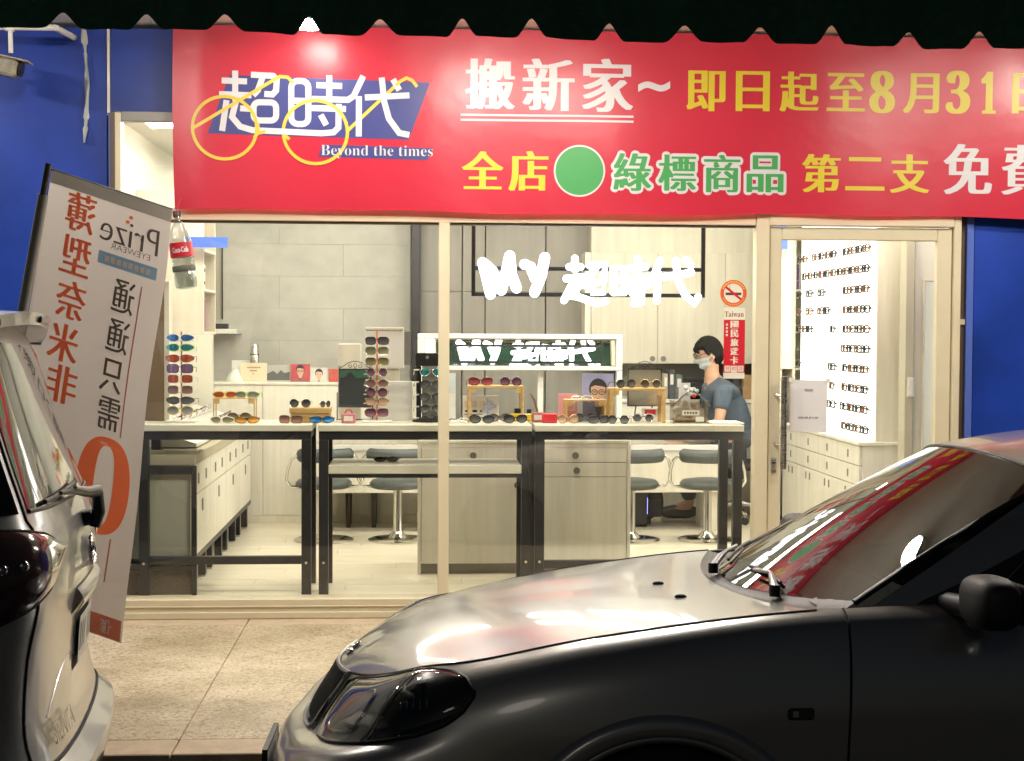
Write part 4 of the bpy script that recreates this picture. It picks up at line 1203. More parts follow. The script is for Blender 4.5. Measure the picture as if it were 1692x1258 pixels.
# black spinner rack behind the mullion
sx_, sy_ = 0.054, .56
sr = thing('spinner_rack', 'black sunglasses spinner rack partly behind the window mullion', 'display rack', (sx_, sy_, TTOP))
MB().lathe([(.085, .0005), (.085, .012), (.02, .016)], n=24).build('base', M_blackp, sr, 40)
hgt = 1.521 - TTOP
MB().box(-.062, -.034, -.02, .02, .016, hgt - .07, bev=.003).build('column', M_blackp, sr)
MB().box(-.03, .062, -.02, .02, .016, hgt - .07, bev=.003).build('mirror_column', mat('rack_grey', (.30, .30, .27), .25), sr)
MB().box(-.068, .062, -.025, .025, hgt - .069, hgt + .005, bev=.003).build('header', M_blackp, sr)
MB().lathe([(.010, -.027), (.010, -.0255)], (.0, 0, hgt - .02), 12, 'Y').build('emblem', mat('rack_emblem', (.3, .3, .3), .4), sr)
for k, z in enumerate([1.422, 1.352, 1.281, 1.213, 1.148]):
    MB().box(-.078, -.045, -.042, -.021, z - TTOP + .004, z - TTOP + .012, bev=.002).build('peg', M_plastic_w, sr)
    specs((sx_ + .022, sy_ - .055, z), 'aviator', 'silver' if k == 0 else 'black', 'teal' if k == 0 else 'smoke', ('teal mirror' if k == 0 else 'dark') + ' aviator sunglasses, ' + ORD[k] + ' on the black spinner rack', group='sunglasses on the black spinner rack', rot=(0, 0, 18))

# wooden risers
def riser(x0, x1, zt, y, depth, label, m=M_oak, t_=.014, legw=.014):
    t = thing('wooden_riser', label, 'riser', ((x0 + x1) / 2, y, TTOP))
    part(MB().box(x0, x1, y - depth / 2, y + depth / 2, zt - t_, zt, bev=.002), 'top_board', m, t)
    for xa in (x0 + .0005, x1 - legw - .0005):
        for ya in (y - depth / 2 + .001, y + depth / 2 - .013):
            part(MB().box(xa, xa + legw, ya, ya + .012, TTOP + .0005, zt - t_ - .0005, bev=.002), 'leg', m, t)
    part(MB().box(x0, x1, y + depth / 2 - .012, y + depth / 2, TTOP + .0005, TTOP + .012), 'foot_rail', m, t) if False else None
    for xa in (x0 + legw + .001, x1 - legw - .031):
        part(MB().box(xa, xa + .03, y - depth / 2 + .003, y - depth / 2 + .011, zt - t_ - .026, zt - t_ - .0005), 'corner_block', m, t)
    return t
def base(zpx): return zpx
BZ = TTOP + .026
rA = riser(-1.139, -0.907, 1.272, .5, .12, 'thin wooden riser at the left with sporty sunglasses', t_=.006, legw=.006)
zA = 1.272
specs((-1.076, .47, zA + .018), 'wrap', 'yellow', 'fire', 'red mirror sports sunglasses on the thin left riser', thick=.003)
specs((-0.955, .47, zA + .018), 'wrap', 'lime', 'grey', 'lime framed grey sports sunglasses on the thin left riser', thick=.003)
specs((-1.086, .40, BZ - .006), 'wrap', 'white', 'olive', 'olive sports sunglasses on the table below the thin left riser', rot=(0, 0, -12), thick=.0025)
specs((-0.946, .40, BZ - .006), 'wrap', 'black', 'amber', 'orange mirror sports sunglasses on the table below the thin left riser', rot=(0, 0, 10), thick=.0025)
specs((-1.013, .6, BZ), 'oval', 'tortoise', 'olive', 'olive oval sunglasses lying behind the orange mirror pair', rot=(0, 0, 5))
wb = thing('wooden_box', 'two tier light wooden box stand with sunglasses on the left table', 'box stand', (-0.606, .52, TTOP))
bx0, bx1, bz0, bz1 = -0.718, -0.488, 1.119, 1.217
part(MB().box(bx0, bx1, .46, .60, TTOP + .0505, bz1, bev=.003), 'upper_box', M_oak, wb)
part(MB().box(bx0 + .005, bx1 - .005, .465, .60, TTOP + .0005, TTOP + .05, bev=.003), 'lower_box', mat('oak_dark', (.50, .31, .12), .5, var=(6, .15)), wb)
specs((-0.66, .49, bz1 + .024), 'round', 'silver', 'smoke', 'silver round smoke sunglasses on the wooden box stand')
specs((-0.518, .52, bz1 + .018), 'round', 'black', 'smoke', 'folded black sunglasses on the right of the wooden box stand', rot=(0, 0, 55), folded=True, scale=.75)
specs((-0.706, .41, BZ - .004), 'square', 'tortoise', 'brown', 'brown square sunglasses in front of the wooden box stand', rot=(0, 0, -6))
specs((-0.532, .41, BZ - .004), 'wrap', 'black', 'blue', 'blue mirror sunglasses in front of the wooden box stand', rot=(0, 0, 6))
r1_ = riser(0.284, 0.601, 1.343, .55, .15, 'tall wooden riser right of the mullion with two dark pairs on top')
zB = 1.343
specs((0.357, .51, zB + .023), 'cat', 'wine', 'wine', 'wine red cat eye sunglasses on the tall riser', rot=(0, 0, 5), thick=.003)
specs((0.529, .51, zB + .023), 'round', 'purple', 'plum', 'dark purple ornate sunglasses on the tall riser', rot=(0, 0, -4), thick=.004)
specs((0.358, .38, BZ), 'cat', 'black', 'smoke', 'black cat eye sunglasses in front of the tall riser', rot=(0, 0, -5), thick=.003)
specs((0.548, .38, BZ + .002), 'cat', 'black', 'smoke', 'black oversized sunglasses right of the black cat eye pair', rot=(0, 0, 14), thick=.003)
specs((0.463, .47, BZ + .003), 'oval', 'tortoise', 'grey', 'tortoise oval sunglasses behind the black cat eye pair', rot=(0, 0, 8), thick=.003)
specs((0.227, .42, BZ - .010), 'oval', 'silver', 'clear', 'thin clear eyeglasses lying right beside the mullion', rot=(-50, 0, 15), cat='eyeglasses', thick=.0013)
r2_ = riser(1.088, 1.409, 1.332, .53, .16, 'tall wooden riser under two dark pairs near the poster of a man', legw=.022, t_=.014)
zC = 1.332
specs((1.186, .49, zC + .024), 'hex', 'black', 'smoke', 'dark six sided sunglasses on the right riser, left pair', rot=(0, 0, 16))
specs((1.328, .49, zC + .024), 'round', 'gold', 'smoke', 'gold rimmed round sunglasses on the right riser, right pair', rot=(0, 0, -3))
r3_ = riser(0.839, 1.078, 1.263, .57, .12, 'small low wooden riser before the poster of a man', t_=.008, legw=.014)
zD = 1.263
specs((0.943, .55, zD + .012), 'oval', 'white', 'clear', 'folded white eyeglasses on the small low riser', rot=(-60, 0, 12), folded=True, cat='eyeglasses', thick=.003)
specs((0.847, .40, BZ), 'round', 'gold', 'tan', 'gold round tan sunglasses in front of the pink card', rot=(0, 0, 4))
specs((0.951, .48, BZ + .003), 'round', 'black', 'smoke', 'round smoke sunglasses under the small low riser', rot=(0, 0, -20))
specs((1.019, .38, BZ), 'square', 'black', 'smoke', 'black square sunglasses before the poster of a man', rot=(0, 0, 24))
specs((1.129, .39, BZ - .002), 'hex', 'black', 'smoke', 'black six sided sunglasses left of the silver six sided pair', rot=(0, 0, -14))
specs((1.278, .44, BZ + .005), 'hex', 'silver', 'smoke', 'silver six sided sunglasses under the right riser', rot=(0, 0, 2), thick=.003)

# ------------------------------------------------------------------ pictures, cards and small goods on the tables
def card(name, label, cat, x0, x1, z0, z1, y, m, lean=8, thick=.006, stand=True):
    t = thing(name, label, cat, ((x0 + x1) / 2, y, z0))
    t.rotation_euler = (R(-lean), 0, 0)
    w = (x1 - x0) / 2; h = (z1 - z0) / math.cos(R(lean))
    MB().box(-w, w, 0, thick, 0, h, bev=.0015).build('board', m, t)
    if stand: MB().add([(-.015, thick, h * .6), (.015, thick, h * .6), (.015, thick + h * .28, .002), (-.015, thick + h * .28, .002)], [(0, 1, 2, 3)]).build('easel_back', M_blackp, t)
    return t, w, h
M_skin2 = mat('print_skin', (.62, .40, .29), .5)
M_hair2 = mat('print_hair', (.02, .017, .02), .5)
def portrait(t, w, h, cx, cz, r, jacket, glasses=True, shirt=(.5, .5, .6)):
    """flat printed bust: jacket, neck, face, hair, glasses"""
    def poly(pts, y, m, nm):
        MB().add([(cx + a * r, y, cz + b * r) for a, b in pts], [tuple(range(len(pts)))]).build(nm, m, t)
    e = lambda ax, az, x=0, z=0, a0=0, a1=360, n=22: [(x + ax * math.cos(R(a0 + (a1 - a0) * k / n)), z + az * math.sin(R(a0 + (a1 - a0) * k / n))) for k in range(n + 1)]
    zb = (0.003 - cz) / r
    xl = min((cx + w - .002) / r, 1.7); xr = min((w - cx - .002) / r, 1.7)
    if zb < -1.2: poly([(-xl, zb), (-xl * .95, -1.9 if zb < -2.2 else zb * .8), (-.5, -1.35), (.5, -1.35), (xr * .95, -1.9 if zb < -2.2 else zb * .8), (xr, zb)], -.0006, mat('print_jacket%d' % int(jacket[2] * 100), jacket, .5), 'printed_jacket')
    if zb < -1.2: poly([(-.38, -1.38), (0, max(zb, -3.0)), (.38, -1.38)], -.0009, mat('print_shirt', (.10, .10, .12), .5), 'printed_shirt')
    poly([(-.35, -.6), (.35, -.6), (.32, max(-1.45, zb)), (-.32, max(-1.45, zb))], -.0012, M_skin2, 'printed_neck')
    poly(e(.88, 1.0, 0, .30, 0, 360), -.0015, M_hair2, 'printed_hair')
    poly([(-.70, .45), (-.3, .62), (.25, .55), (.70, .45), (.70, -.35), (.42, -.95), (0, -1.12), (-.42, -.95), (-.70, -.35)], -.0018, M_skin2, 'printed_face')
    if glasses:
        for sx in (-1, 1):
            q = [(cx + r * (sx * .34 + .27 * math.cos(a)), -.0024, cz + r * (-.02 + .24 * math.sin(a))) for a in [2 * math.pi * k / 14 for k in range(14)]]
            MB().tube(q, r * .04, 4, closed=True).build('printed_glasses', M_blackp, t)
    for sx in (-1, 1):
        MB().box(cx + r * (sx * .34 - .10), cx + r * (sx * .34 + .10), -.0024, -.0020, cz - r * .07, cz + r * .05).build('printed_eye', M_hair2, t)
    MB().box(cx - r * .16, cx + r * .16, -.0024, -.0020, cz - r * .70, cz - r * .62).build('printed_mouth', mat('print_lip', (.40, .13, .11), .5), t)
t, w, h = card('photo_poster', 'standing poster of a young man wearing round glasses', 'poster', 0.953, 1.136, 1.131, 1.408, .62, mat('poster_blue', (.30, .32, .52), .4, var=(5, .2)))
portrait(t, w, h, 0, h * .62, h * .215, (.26, .28, .45))
t, w, h = card('pink_card', 'pink printed card leaning behind the small riser', 'card', 0.814, 0.927, 1.112, 1.291, .64, mat('card_pink', (.66, .28, .30), .5))
MB().box(-w * .3, w * .75, -.0008, -.0004, h * .45, h * .78).build('print_patch', mat('card_pale', (.75, .55, .52), .5), t)
for k in range(5): MB().box(-w * .2, w * .6, -.0012, -.0009, h * (.50 + .05 * k), h * (.515 + .05 * k)).build('print_line', M_sr, t)
t, w, h = card('eye_card', 'white card with printed eyes and blue flowers under the tall riser', 'card', 0.261, 0.468, 1.124, 1.278, .66, mat('card_white', (.66, .64, .60), .5))
for k in range(3):
    MB().add([(-w * .75 + k * w * .42 + w * .15 * math.cos(a), -.0006, h * .42 + h * .05 * math.sin(a)) for a in [2 * math.pi * q / 12 for q in range(12)]], [tuple(range(12))]).build('printed_eye', M_hair2, t)
    MB().box(-w * .9 + k * w * .42, -w * .62 + k * w * .42, -.0008, -.0005, h * .55, h * .8).build('print_patch', mat('card_tan', (.60, .48, .34), .5), t)
MB().box(-w * .95, w * .1, -.0008, -.0005, h * .28, h * .31).build('print_line', M_ink, t)
fl_ = MB()
for k in range(26):
    a, rr = random.uniform(0, 6.28), random.uniform(0, .42)
    c = (w * .5 + w * rr * math.cos(a), -.0005, h * .5 + h * rr * 1.1 * math.sin(a))
    fl_.add([(c[0] + w * .1 * math.cos(q), -.0006 - k * .00005, c[2] + w * .09 * math.sin(q)) for q in [2 * math.pi * j / 7 for j in range(7)]], [tuple(range(7))])
o = fl_.build('printed_flowers', mat('print_flower', (.42, .48, .78), .5, var=(90, .5)), t); o['kind'] = 'stuff'
t, w, h = card('white_poster', 'pale blue and white poster edge beside the mullion', 'poster', 0.149, 0.219, 1.145, 1.407, .66, mat('poster_pale', (.62, .68, .70), .5, var=(9, .12)))
MB().box(-w, w, -.0008, -.0004, h * .0, h * .55).build('print_patch', M_white, t)

# lit white backing boards behind rack 2
lb = thing('white_board', 'white display board standing behind the orange rod rack', 'board', (-0.19, .70, TTOP))
part(MB().box(-0.301, -0.078, .69, .71, TTOP + .30, 1.653, bev=.004), 'upper_board', M_white, lb)
part(MB().box(-0.301, -0.081, .68, .7, 1.653 + .0005, 1.671, bev=.003), 'cap', M_creamin, lb)
part(MB().box(-0.28, -0.029, .67, .688, TTOP + .0005, 1.36, bev=.003), 'lower_board', M_white, lb)
part(MB().box(-0.078, -0.043, .692, .70, 1.454, 1.647, bev=.002), 'grey_flap', mat('flap_grey', (.17, .165, .15), .5), lb)
part(MB().box(-0.274, -0.106, .7105, .72, TTOP + .0005, TTOP + .3, bev=.002), 'back_leg', M_creamin, lb)
sb = tag(MB().box(-0.46, -0.327, .735, .75, TTOP + .001, 1.575, bev=.004).build('cream_board', M_creamin), 'plain cream board standing behind the iron framed mirror', 'board')
# brown board at the left edge of the window
bb = thing('side_board', 'brown faced board with a cream edge at the left end of the tables', 'board', (-1.35, .62, TTOP))
part(MB().box(-1.657, -1.434, .60, .625, TTOP + .0005, 1.927, bev=.002), 'face', mat('board_brown', (.20, .135, .075), .5, var=(3, .1)), bb)
part(MB().box(-1.432, -1.403, .595, .70, TTOP + .0005, 1.927, bev=.002), 'edge_strip', M_creamin, bb)

# iron framed table mirror
tm = thing('table_mirror', 'table mirror in a black frame with iron scrollwork on top', 'mirror', (-0.358, .58, TTOP))
tm.rotation_euler = (R(-9), 0, 0)
tw = (-0.262 - -0.451) / 2
th0, th1 = 1.222 - TTOP, 1.436 - TTOP
MB().box(-tw + .008, tw - .008, -.002, .004, th0, th1 - .008).build('glass', M_mirror, tm)
for a, b, c, d in ((-tw, -tw + .0075, th0 - .008, th1), (tw - .0075, tw, th0 - .008, th1), (-tw + .0078, tw - .0078, th0 - .0085, th0 - .0005), (-tw + .0078, tw - .0078, th1 - .0075, th1)):
    MB().box(a, b, -.006, .008, c, d, bev=.001).build('frame_bar', M_black, tm)
def scroll(cx, cz, r, turns, s0, dirn, n=22):
    return [(cx + (r * (1 - .75 * k / n)) * math.cos(s0 + dirn * turns * 2 * math.pi * k / n), 0, cz + (r * (1 - .75 * k / n)) * math.sin(s0 + dirn * turns * 2 * math.pi * k / n)) for k in range(n + 1)]
def ironwork(t, tw, z):
    for s_ in (-1, 1):
        MB().tube([(s_ * tw, 0, z), (s_ * tw * .75, 0, z + .012), (s_ * tw * .4, 0, z + .036), (0, 0, z + .044)], .0022, 6).build('scroll', M_black, t, 60)
        MB().tube([(s_ * p[0], p[1], p[2]) for p in scroll(tw * .28, z + .016, .013, 1.1, math.pi / 2, -1)], .0018, 5).build('scroll', M_black, t, 60)
        MB().tube([(s_ * p[0], p[1], p[2]) for p in scroll(tw * .93, z + .009, .010, 1.2, -math.pi / 2, 1)], .0018, 5).build('scroll', M_black, t, 60)
    MB().tube([(0, 0, z), (-.010, 0, z + .02), (0, 0, z + .034), (.010, 0, z + .02), (0, 0, z)], .0018, 5).build('scroll', M_black, t, 60)
ironwork(tm, tw, th1)
for s_ in (-1, 1):
    MB().tube([(s_ * (tw + .006), 0, th1 * .55), (s_ * (tw + .006), .02, .012), (s_ * (tw + .006), -.05, .004)], .003, 6).build('stand_leg', M_black, tm, 60)
MB().tube([(-tw - .006, .02, .012), (tw + .006, .02, .012)], .003, 6).build('stand_bar', M_black, tm)
# second iron mirror further right
tm2 = thing('table_mirror', 'table mirror with iron scrollwork behind the right riser', 'mirror', (1.324, .70, TTOP))
tw2 = (1.417 - 1.228) / 2
z0b, z1b = 1.222 - TTOP, 1.431 - TTOP
MB().box(-tw2, tw2, -.002, .004, z0b, z1b).build('glass', mat('pale_mirror', (.55, .52, .42), .12, metal=.6), tm2)
for a, b, c, d in ((-tw2 - .006, -tw2 - .0003, z0b - .006, z1b + .006), (tw2 + .0003, tw2 + .006, z0b - .006, z1b + .006), (-tw2, tw2, z0b - .006, z0b - .0003), (-tw2, tw2, z1b + .0003, z1b + .006)):
    MB().box(a, b, -.005, .007, c, d).build('frame_bar', M_black, tm2)
ironwork(tm2, tw2 * .8, z1b + .006)
for s_ in (-1, 1):
    MB().tube([(s_ * tw2 * .5, .01, z0b), (s_ * tw2 * .6, .03, .004)], .004, 6).build('stand_leg', M_black, tm2)

def bottle_box(label, px, y, w, h, c, nm='perfume_box'):
    t = thing(nm, label, 'box', (px, y, TTOP))
    MB().box(-w / 2, w / 2, -.02, .02, .0005, h, bev=.004).build('carton', mat('goods%d' % int(c[0] * 1000 + c[1] * 97), c, .35, var=(40, .25)), t)
    MB().box(-w * .32, w * .32, -.0215, -.0203, h * .25, h * .75).build('label_patch', M_sr if c[0] > .5 and c[1] < .2 else M_sw, t)
    return t
tb_ = bottle_box('small pink and violet cube box in front of the iron mirror', -0.385, .42, .078, .055, (.50, .16, .22))
MB().tube([(-.02, 0, .0555), (-.01, -.005, .075), (.012, -.005, .075), (.02, 0, .0555)], .004, 6).build('ribbon', M_sr, tb_)
def perfume(label, px, y, w, h):
    t = thing('perfume_bottle', label, 'bottle', (px, y, TTOP))
    MB().box(-w / 2, w / 2, -.015, .015, .0005, h * .62, bev=.005).build('flask', mat('perfume_yellow', (.70, .50, .05), .15, coat=.6), t)
    MB().box(-w * .22, w * .22, -.010, .010, h * .625, h, bev=.002).build('stopper', M_blackp, t)
perfume('squat yellow perfume bottle with black stopper, left of two', 0.573, .6, .085, .075)
perfume('squat yellow perfume bottle with black stopper, right of two', 0.643, .64, .06, .07)
bottle_box('shiny red gift box between the tall riser and the pink card', 0.746, .46, .085, .055, (.62, .04, .06), 'gift_box')
bottle_box('dull pink gift box left of the shiny red gift box', 0.684, .52, .07, .058, (.42, .14, .13), 'gift_box')
pl_ = tag(MB().tube([(0.678, 0.56, 1.124), (0.685, 0.56, 1.193), (0.667, 0.56, 1.263), (0.643, 0.56, 1.297)], [.004, .006, .008, .002], 6).build('curved_stick', mat('stick_brown', (.16, .10, .06), .6)), 'curved brown leaf shaped stick above the red boxes', 'ornament')

# donation box of clear acrylic with flowers
db = thing('donation_box', 'clear acrylic donation box with papers and flowers by the man', 'donation box', (1.549, .48, TTOP))
dw = (1.648 - 1.443) / 2; dh = 1.263 - TTOP
for a in ((-dw, dw, -.06, -.056), (-dw, dw, .056, .06), (-dw, -dw + .004, -.0555, .0555), (dw - .004, dw, -.0555, .0555)):
    MB().box(*a, .0055, dh).build('side', M_acryl, db)
MB().box(-dw, dw, -.06, .06, .0005, .005).build('bottom', M_acryl, db)
MB().box(-dw + .01, dw - .01, -.045, .045, .006, .026, bev=.008).build('coins', mat('coins_brown', (.30, .20, .10), .4, var=(70, .5)), db)
for k in range(7):
    mb = MB().grid(lambda u, v: (-.05 + .1 * u, .012 * math.sin(u * 5 + k) , -.02 + .04 * v + .008 * math.sin(u * 7 + k * 2)), 6, 3)
    mb.xf(Matrix.Translation((random.uniform(-.05, .05), -.045 + .012 * k, random.uniform(.05, dh * .75))) @ Matrix.Rotation(random.uniform(-.6, .6), 4, 'Y'))
    mb.build('banknote', mat('notes%d' % (k % 3), [(.55, .50, .42), (.50, .42, .36), (.60, .58, .52)][k % 3], .6), db)
MB().box(-dw * .5, dw * .45, -.0615, -.0603, dh * .36, dh * .58, bev=.0004).build('label_plate', M_sw, db)
for k in range(5): MB().box(-dw * .40 + k * dw * .155, -dw * .29 + k * dw * .155, -.0619, -.0616, dh * .42, dh * .52).build('print_mark', M_ink, db)
MB().box(dw * .25, dw * .72, -.0615, -.0603, dh * .08, dh * .30).build('sticker', M_white, db)
MB().box(-dw * .55, dw * .1, .03, .034, dh * .7, dh * 1.75, bev=.001).build('paper', MATS['paper'], db)
for s_ in (-1, 1):
    MB().tube([(s_ * dw * 1.05, -.066, dh * .75), (s_ * dw * .5, -.070, dh * 1.2), (s_ * dw * .12, -.068, dh * 1.42)], .0045, 6).build('ribbon', M_ink, db)
fw = MB()
for k in range(12):
    fw.ball((random.uniform(-.03, .035) , random.uniform(-.07, -.03), dh * 1.4 + random.uniform(-.02, .03)), random.uniform(.010, .016), 7, 5)
o = fw.build('flowers', mat('flower_white', (.55, .60, .58), .6, var=(70, .4)), db, 60); o['kind'] = 'stuff'
MB().ball((.012, -.075, dh * 1.22), .012, 8, 6).build('red_flower', M_sr, db, 60)
pp = tag(MB().box(1.65, 1.837, .34, .55, TTOP + .0006, TTOP + .010, bev=.002).build('notebook', M_white), 'white notebook lying at the right end of the tables', 'notebook')
gd = thing('gift_stand', 'red and white printed box under the right riser', 'box', (1.345, .62, TTOP))
MB().box(-.05, .05, -.02, .02, .0005, .075, bev=.003).build('carton', M_white, gd)
MB().box(-.035, .03, -.0212, -.0203, .042, .070).build('label_patch', M_sr, gd)

# goggles on the middle shelf
gs = thing('dark_goggles', 'black folded goggles on the shelf of the middle table', 'goggles', (-0.176, .45, 0.861 + .0505))
for s_ in (-1, 1):
    MB().ball((s_ * .035, 0, .017), (.034, .014, .016), 12, 8).build('lens', LM['smoke'], gs, 60)
    MB().tube([(s_ * .06, .0, .018), (s_ * .075, .03, .02), (s_ * .03, .05, .015), (-s_ * .02, .052, .008)], .005, 6).build('temple', FM['black'], gs, 60)
MB().tube([(-.012, -.004, .022), (0, -.008, .026), (.012, -.004, .022)], .005, 6).build('bridge', FM['black'], gs, 60)

# ------------------------------------------------------------------ frames lying in the long table's glass top, in trays, on the lit wall
tmesh, tl = eyewear_meshes('square', True, .0022)
def tiny(loc, rot, m, label, group, sc=1.0, mesh=None):
    if not (mesh or tmesh).materials: (mesh or tmesh).materials.append(m)
    o = bpy.data.objects.new('eyeglass_frame', mesh or tmesh)
    COL.objects.link(o); o.location = loc; o.rotation_euler = rot; o.scale = (sc,) * 3
    o.material_slots[0].link = 'OBJECT'; o.material_slots[0].material = m
    return tag(o, label, 'eyeglass frame', group)
fmats = [FM['black'], FM['tortoise'], FM['silver'], FM['wine'], FM['gold'], FM['purple']]
for k in range(22):
    x = TX0 + .1 + (TX1 - TX0 - .2) * (k + .5) / 22
    tiny((x, 2.86 + .10 * (k % 2), TZ + .010 - .011 + .012), (R(-70), 0, random.uniform(-.3, .3)), fmats[k % 6], 'folded eyeglass frame under the glass top of the long table', 'frames under the glass top')
for k in range(trays):
    for j in range(3):
        for i in range(2):
            xx = LX - .16 - j * .15
            yy = .75 + k * .6 + .15 + i * .28
            tiny((xx + .02, yy, slope(xx) + .022), (R(-60), R(0), R(-90) + random.uniform(-.15, .15)), fmats[(k + j + i) % 3], 'eyeglass frame lying in the sloped white trays at left', 'frames in the sloped trays')
omesh = eyewear_meshes('square', True, .0050)[0]
for kz, z in enumerate(zr):
    for ky, y in enumerate(yr):
        if ky > 3 and random.random() > (.75 if kz > 7 else .3): continue
        tiny((DXF - .052, y + random.uniform(-.006, .006), z + .008), (0, 0, R(-90) + random.uniform(-.12, .12)), fmats[(kz * 3 + ky) % 2], 'eyeglass frame on the lit display wall, ' + ('lowest', 'second lowest', 'third lowest', 'fourth lowest', 'fifth lowest', 'fifth', 'fourth', 'third', 'second', 'top')[kz] + ' row' + (' from the top' if 4 < kz < 9 else ''), 'frames on the lit display wall', 1.05, omesh)

# ------------------------------------------------------------------ things on the half-wall ledge
lz_ = HZ + .0005
tf = thing('steel_flask', 'steel vacuum flask on the ledge of the half wall', 'flask', (-1.242, 3.52, lz_))
fh = 1.54 - lz_
MB().lathe([(.032, 0), (.034, .004), (.034, fh * .72), (.030, fh * .75), (.030, fh * .96), (.024, fh)], n=20).build('body', M_steel, tf, 40)
MB().lathe([(.0345, fh * .715), (.0345, fh * .735)], n=20).build('ring', M_blackp, tf)
t, w, h = card('white_carton', 'white carton with a row of dark marks on the ledge', 'box', -1.421, -1.269, 1.247, 1.414, 3.56, M_white, 0, .05, False)
for k in range(5): MB().box(-w * .3 + k * w * .28, -w * .16 + k * w * .28, -.001, -.0003, h * .3, h * .55).build('dark_mark', M_ink, t)
t, w, h = card('notice_card', 'cream printed notice card on the ledge below the flask', 'card', -1.342, -1.142, 1.252, 1.399, 3.44, mat('card_cream', (.70, .62, .44), .5), 4)
for k in range(3): MB().box(-w * (.5 - .2 * k), w * (.5 - .25 * k), -.001, -.0004, h * (.72 - .16 * k), h * (.80 - .16 * k)).build('print_line', mat('print_tan', (.40, .26, .18), .6), t)
t, w, h = card('landscape_photo', 'black and white landscape photo on the ledge', 'photo', -1.144, -0.971, 1.252, 1.38, 3.46, mat('photo_grey', (.42, .41, .38), .4), 4)
MB().add([(-w, -.0006, h * .12), (w, -.0006, h * .12), (w, -.0006, h * .62), (w * .5, -.0006, h * .55), (w * .2, -.0006, h * .72), (-w * .1, -.0006, h * .5), (-w * .45, -.0006, h * .68), (-w, -.0006, h * .5)], [tuple(range(8))]).build('printed_hills', mat('print_hill', (.09, .09, .085), .5), t)
t, w, h = card('portrait_photo', 'red tinted portrait photo of a person in glasses on the ledge', 'photo', -0.964, -0.818, 1.253, 1.391, 3.44, mat('photo_red', (.42, .07, .08), .4, var=(12, .3)), 4)
portrait(t, w, h, 0, h * .62, h * .26, (.30, .08, .10))
t, w, h = card('portrait_photo', 'pale portrait photo of a person with dark hair on the ledge', 'photo', -0.813, -0.685, 1.253, 1.364, 3.43, mat('photo_pale', (.60, .60, .56), .4), 4)
portrait(t, w, h, 0, h * .55, h * .30, (.50, .52, .50), False)
t, w, h = card('red_photo', 'small red photo at the right end of the ledge', 'photo', -0.675, -0.598, 1.254, 1.355, 3.42, mat('photo_red2', (.45, .09, .07), .4, var=(20, .3)), 4)
sk = thing('paper_bag', 'small white bag slumped at the left of the ledge', 'bag', (-1.377, 3.48, lz_))
MB().grid(lambda u, v: ((.075 * (1 - v ** 1.6) + .01) * math.cos(2 * math.pi * u) * (1 + .08 * math.sin(6 * math.pi * u)), (.05 * (1 - v ** 1.6) + .006) * math.sin(2 * math.pi * u), .10 * v), 20, 8).build('bag', M_plastic_w, sk, 60)
# black bag and computer under the long table
pcb = thing('computer_tower', 'black computer tower with a blue light under the long table', 'computer', (1.633, 3.2, FZ))
MB().box(-.10, .08, -.16, .2, .02, .36, bev=.01).build('case', M_blackp, pcb)
MB().box(.0805, .084, -.15, -.13, .10, .22).build('blue_light', emis('blue_led', (.2, .25, 1), 2), pcb)
for a in (-.07, .05): MB().box(a, a + .03, -.12, .15, .0, .0195).build('foot', M_rub, pcb)
bkp = thing('black_backpack', 'black backpack on the floor under the long table', 'backpack', (1.748, 3.3, FZ))
MB().grid(lambda u, v: ((.15 - .07 * v) * math.copysign(abs(math.cos(2 * math.pi * u)) ** .6, math.cos(2 * math.pi * u)) * math.sin(math.pi * (.08 + .92 * min(1, (1 - v) * 1.2 + .0)) / 1) ** .2 + .02 * (1 - v), .10 * math.copysign(abs(math.sin(2 * math.pi * u)) ** .6, math.sin(2 * math.pi * u)) * (1 - .4 * v), .40 * v), 24, 10).build('bag_body', mat('black_cloth', (.02, .02, .024), .85, var=(12, .4)), bkp, 60)
MB().tube([(-.03, 0, .39), (-.02, -.02, .43), (.03, -.02, .43), (.04, 0, .39)], .008, 6).build('handle', M_blackp, bkp, 60)
MB().box(-.10, .10, -.125, -.095, .06, .2, bev=.012).build('pocket', MATS['black_cloth'], bkp)

# ================================================================== PROMOTION FLAG (seen from the back, print shows through reversed)
FTL, FTR, FBR, FBL = Vector((-1.387, -2.15, 2.257)), Vector((-1.006, -1.78, 2.142)), Vector((-1.209, -1.72, .352)), Vector((-1.70, -2.05, .616))
fn_ = (FTR - FTL).cross(FBL - FTL).normalized()
if fn_.y > 0: fn_ = -fn_
def flag(u, v, h=0.0):
    p = (FTL * (1 - u) + FTR * u) * (1 - v) + (FBL * (1 - u) + FBR * u) * v
    w = .016 * math.sin(3.1 * v + 2.2 * u) * (.3 + .7 * u) + .006 * math.sin(9 * u + 4 * v) * (.2 + v) + .010 * math.sin(14 * v) * max(0, u - .75)
    p = p + Vector((.006 * math.sin(11 * v) * u, 0, 0))
    return p + fn_ * (w + h)
fg = thing('promotion_flag', 'tall pale promotion flag with reversed orange and grey lettering, leaning on a dark pole', 'flag', (-1.72, -2.1, .13))
M_cloth = mat('flag_cloth', (.53, .475, .43), .75, var=(3, .05), bump=(420, .25, .0006))
_nt = M_cloth.node_tree                     # thin cloth lets light through
_tl = _nt.nodes.new('ShaderNodeBsdfTranslucent'); _tl.inputs[0].default_value = (.60, .535, .48, 1)
_ms = _nt.nodes.new('ShaderNodeMixShader'); _ms.inputs[0].default_value = .36
_nt.links.new(_nt.nodes['Principled BSDF'].outputs[0], _ms.inputs[1]); _nt.links.new(_tl.outputs[0], _ms.inputs[2])
_nt.links.new(_ms.outputs[0], _nt.nodes['Material Output'].inputs[0])
mb = MB()
mb.grid(lambda u, v: flag(u, v, 0), 24, 60)
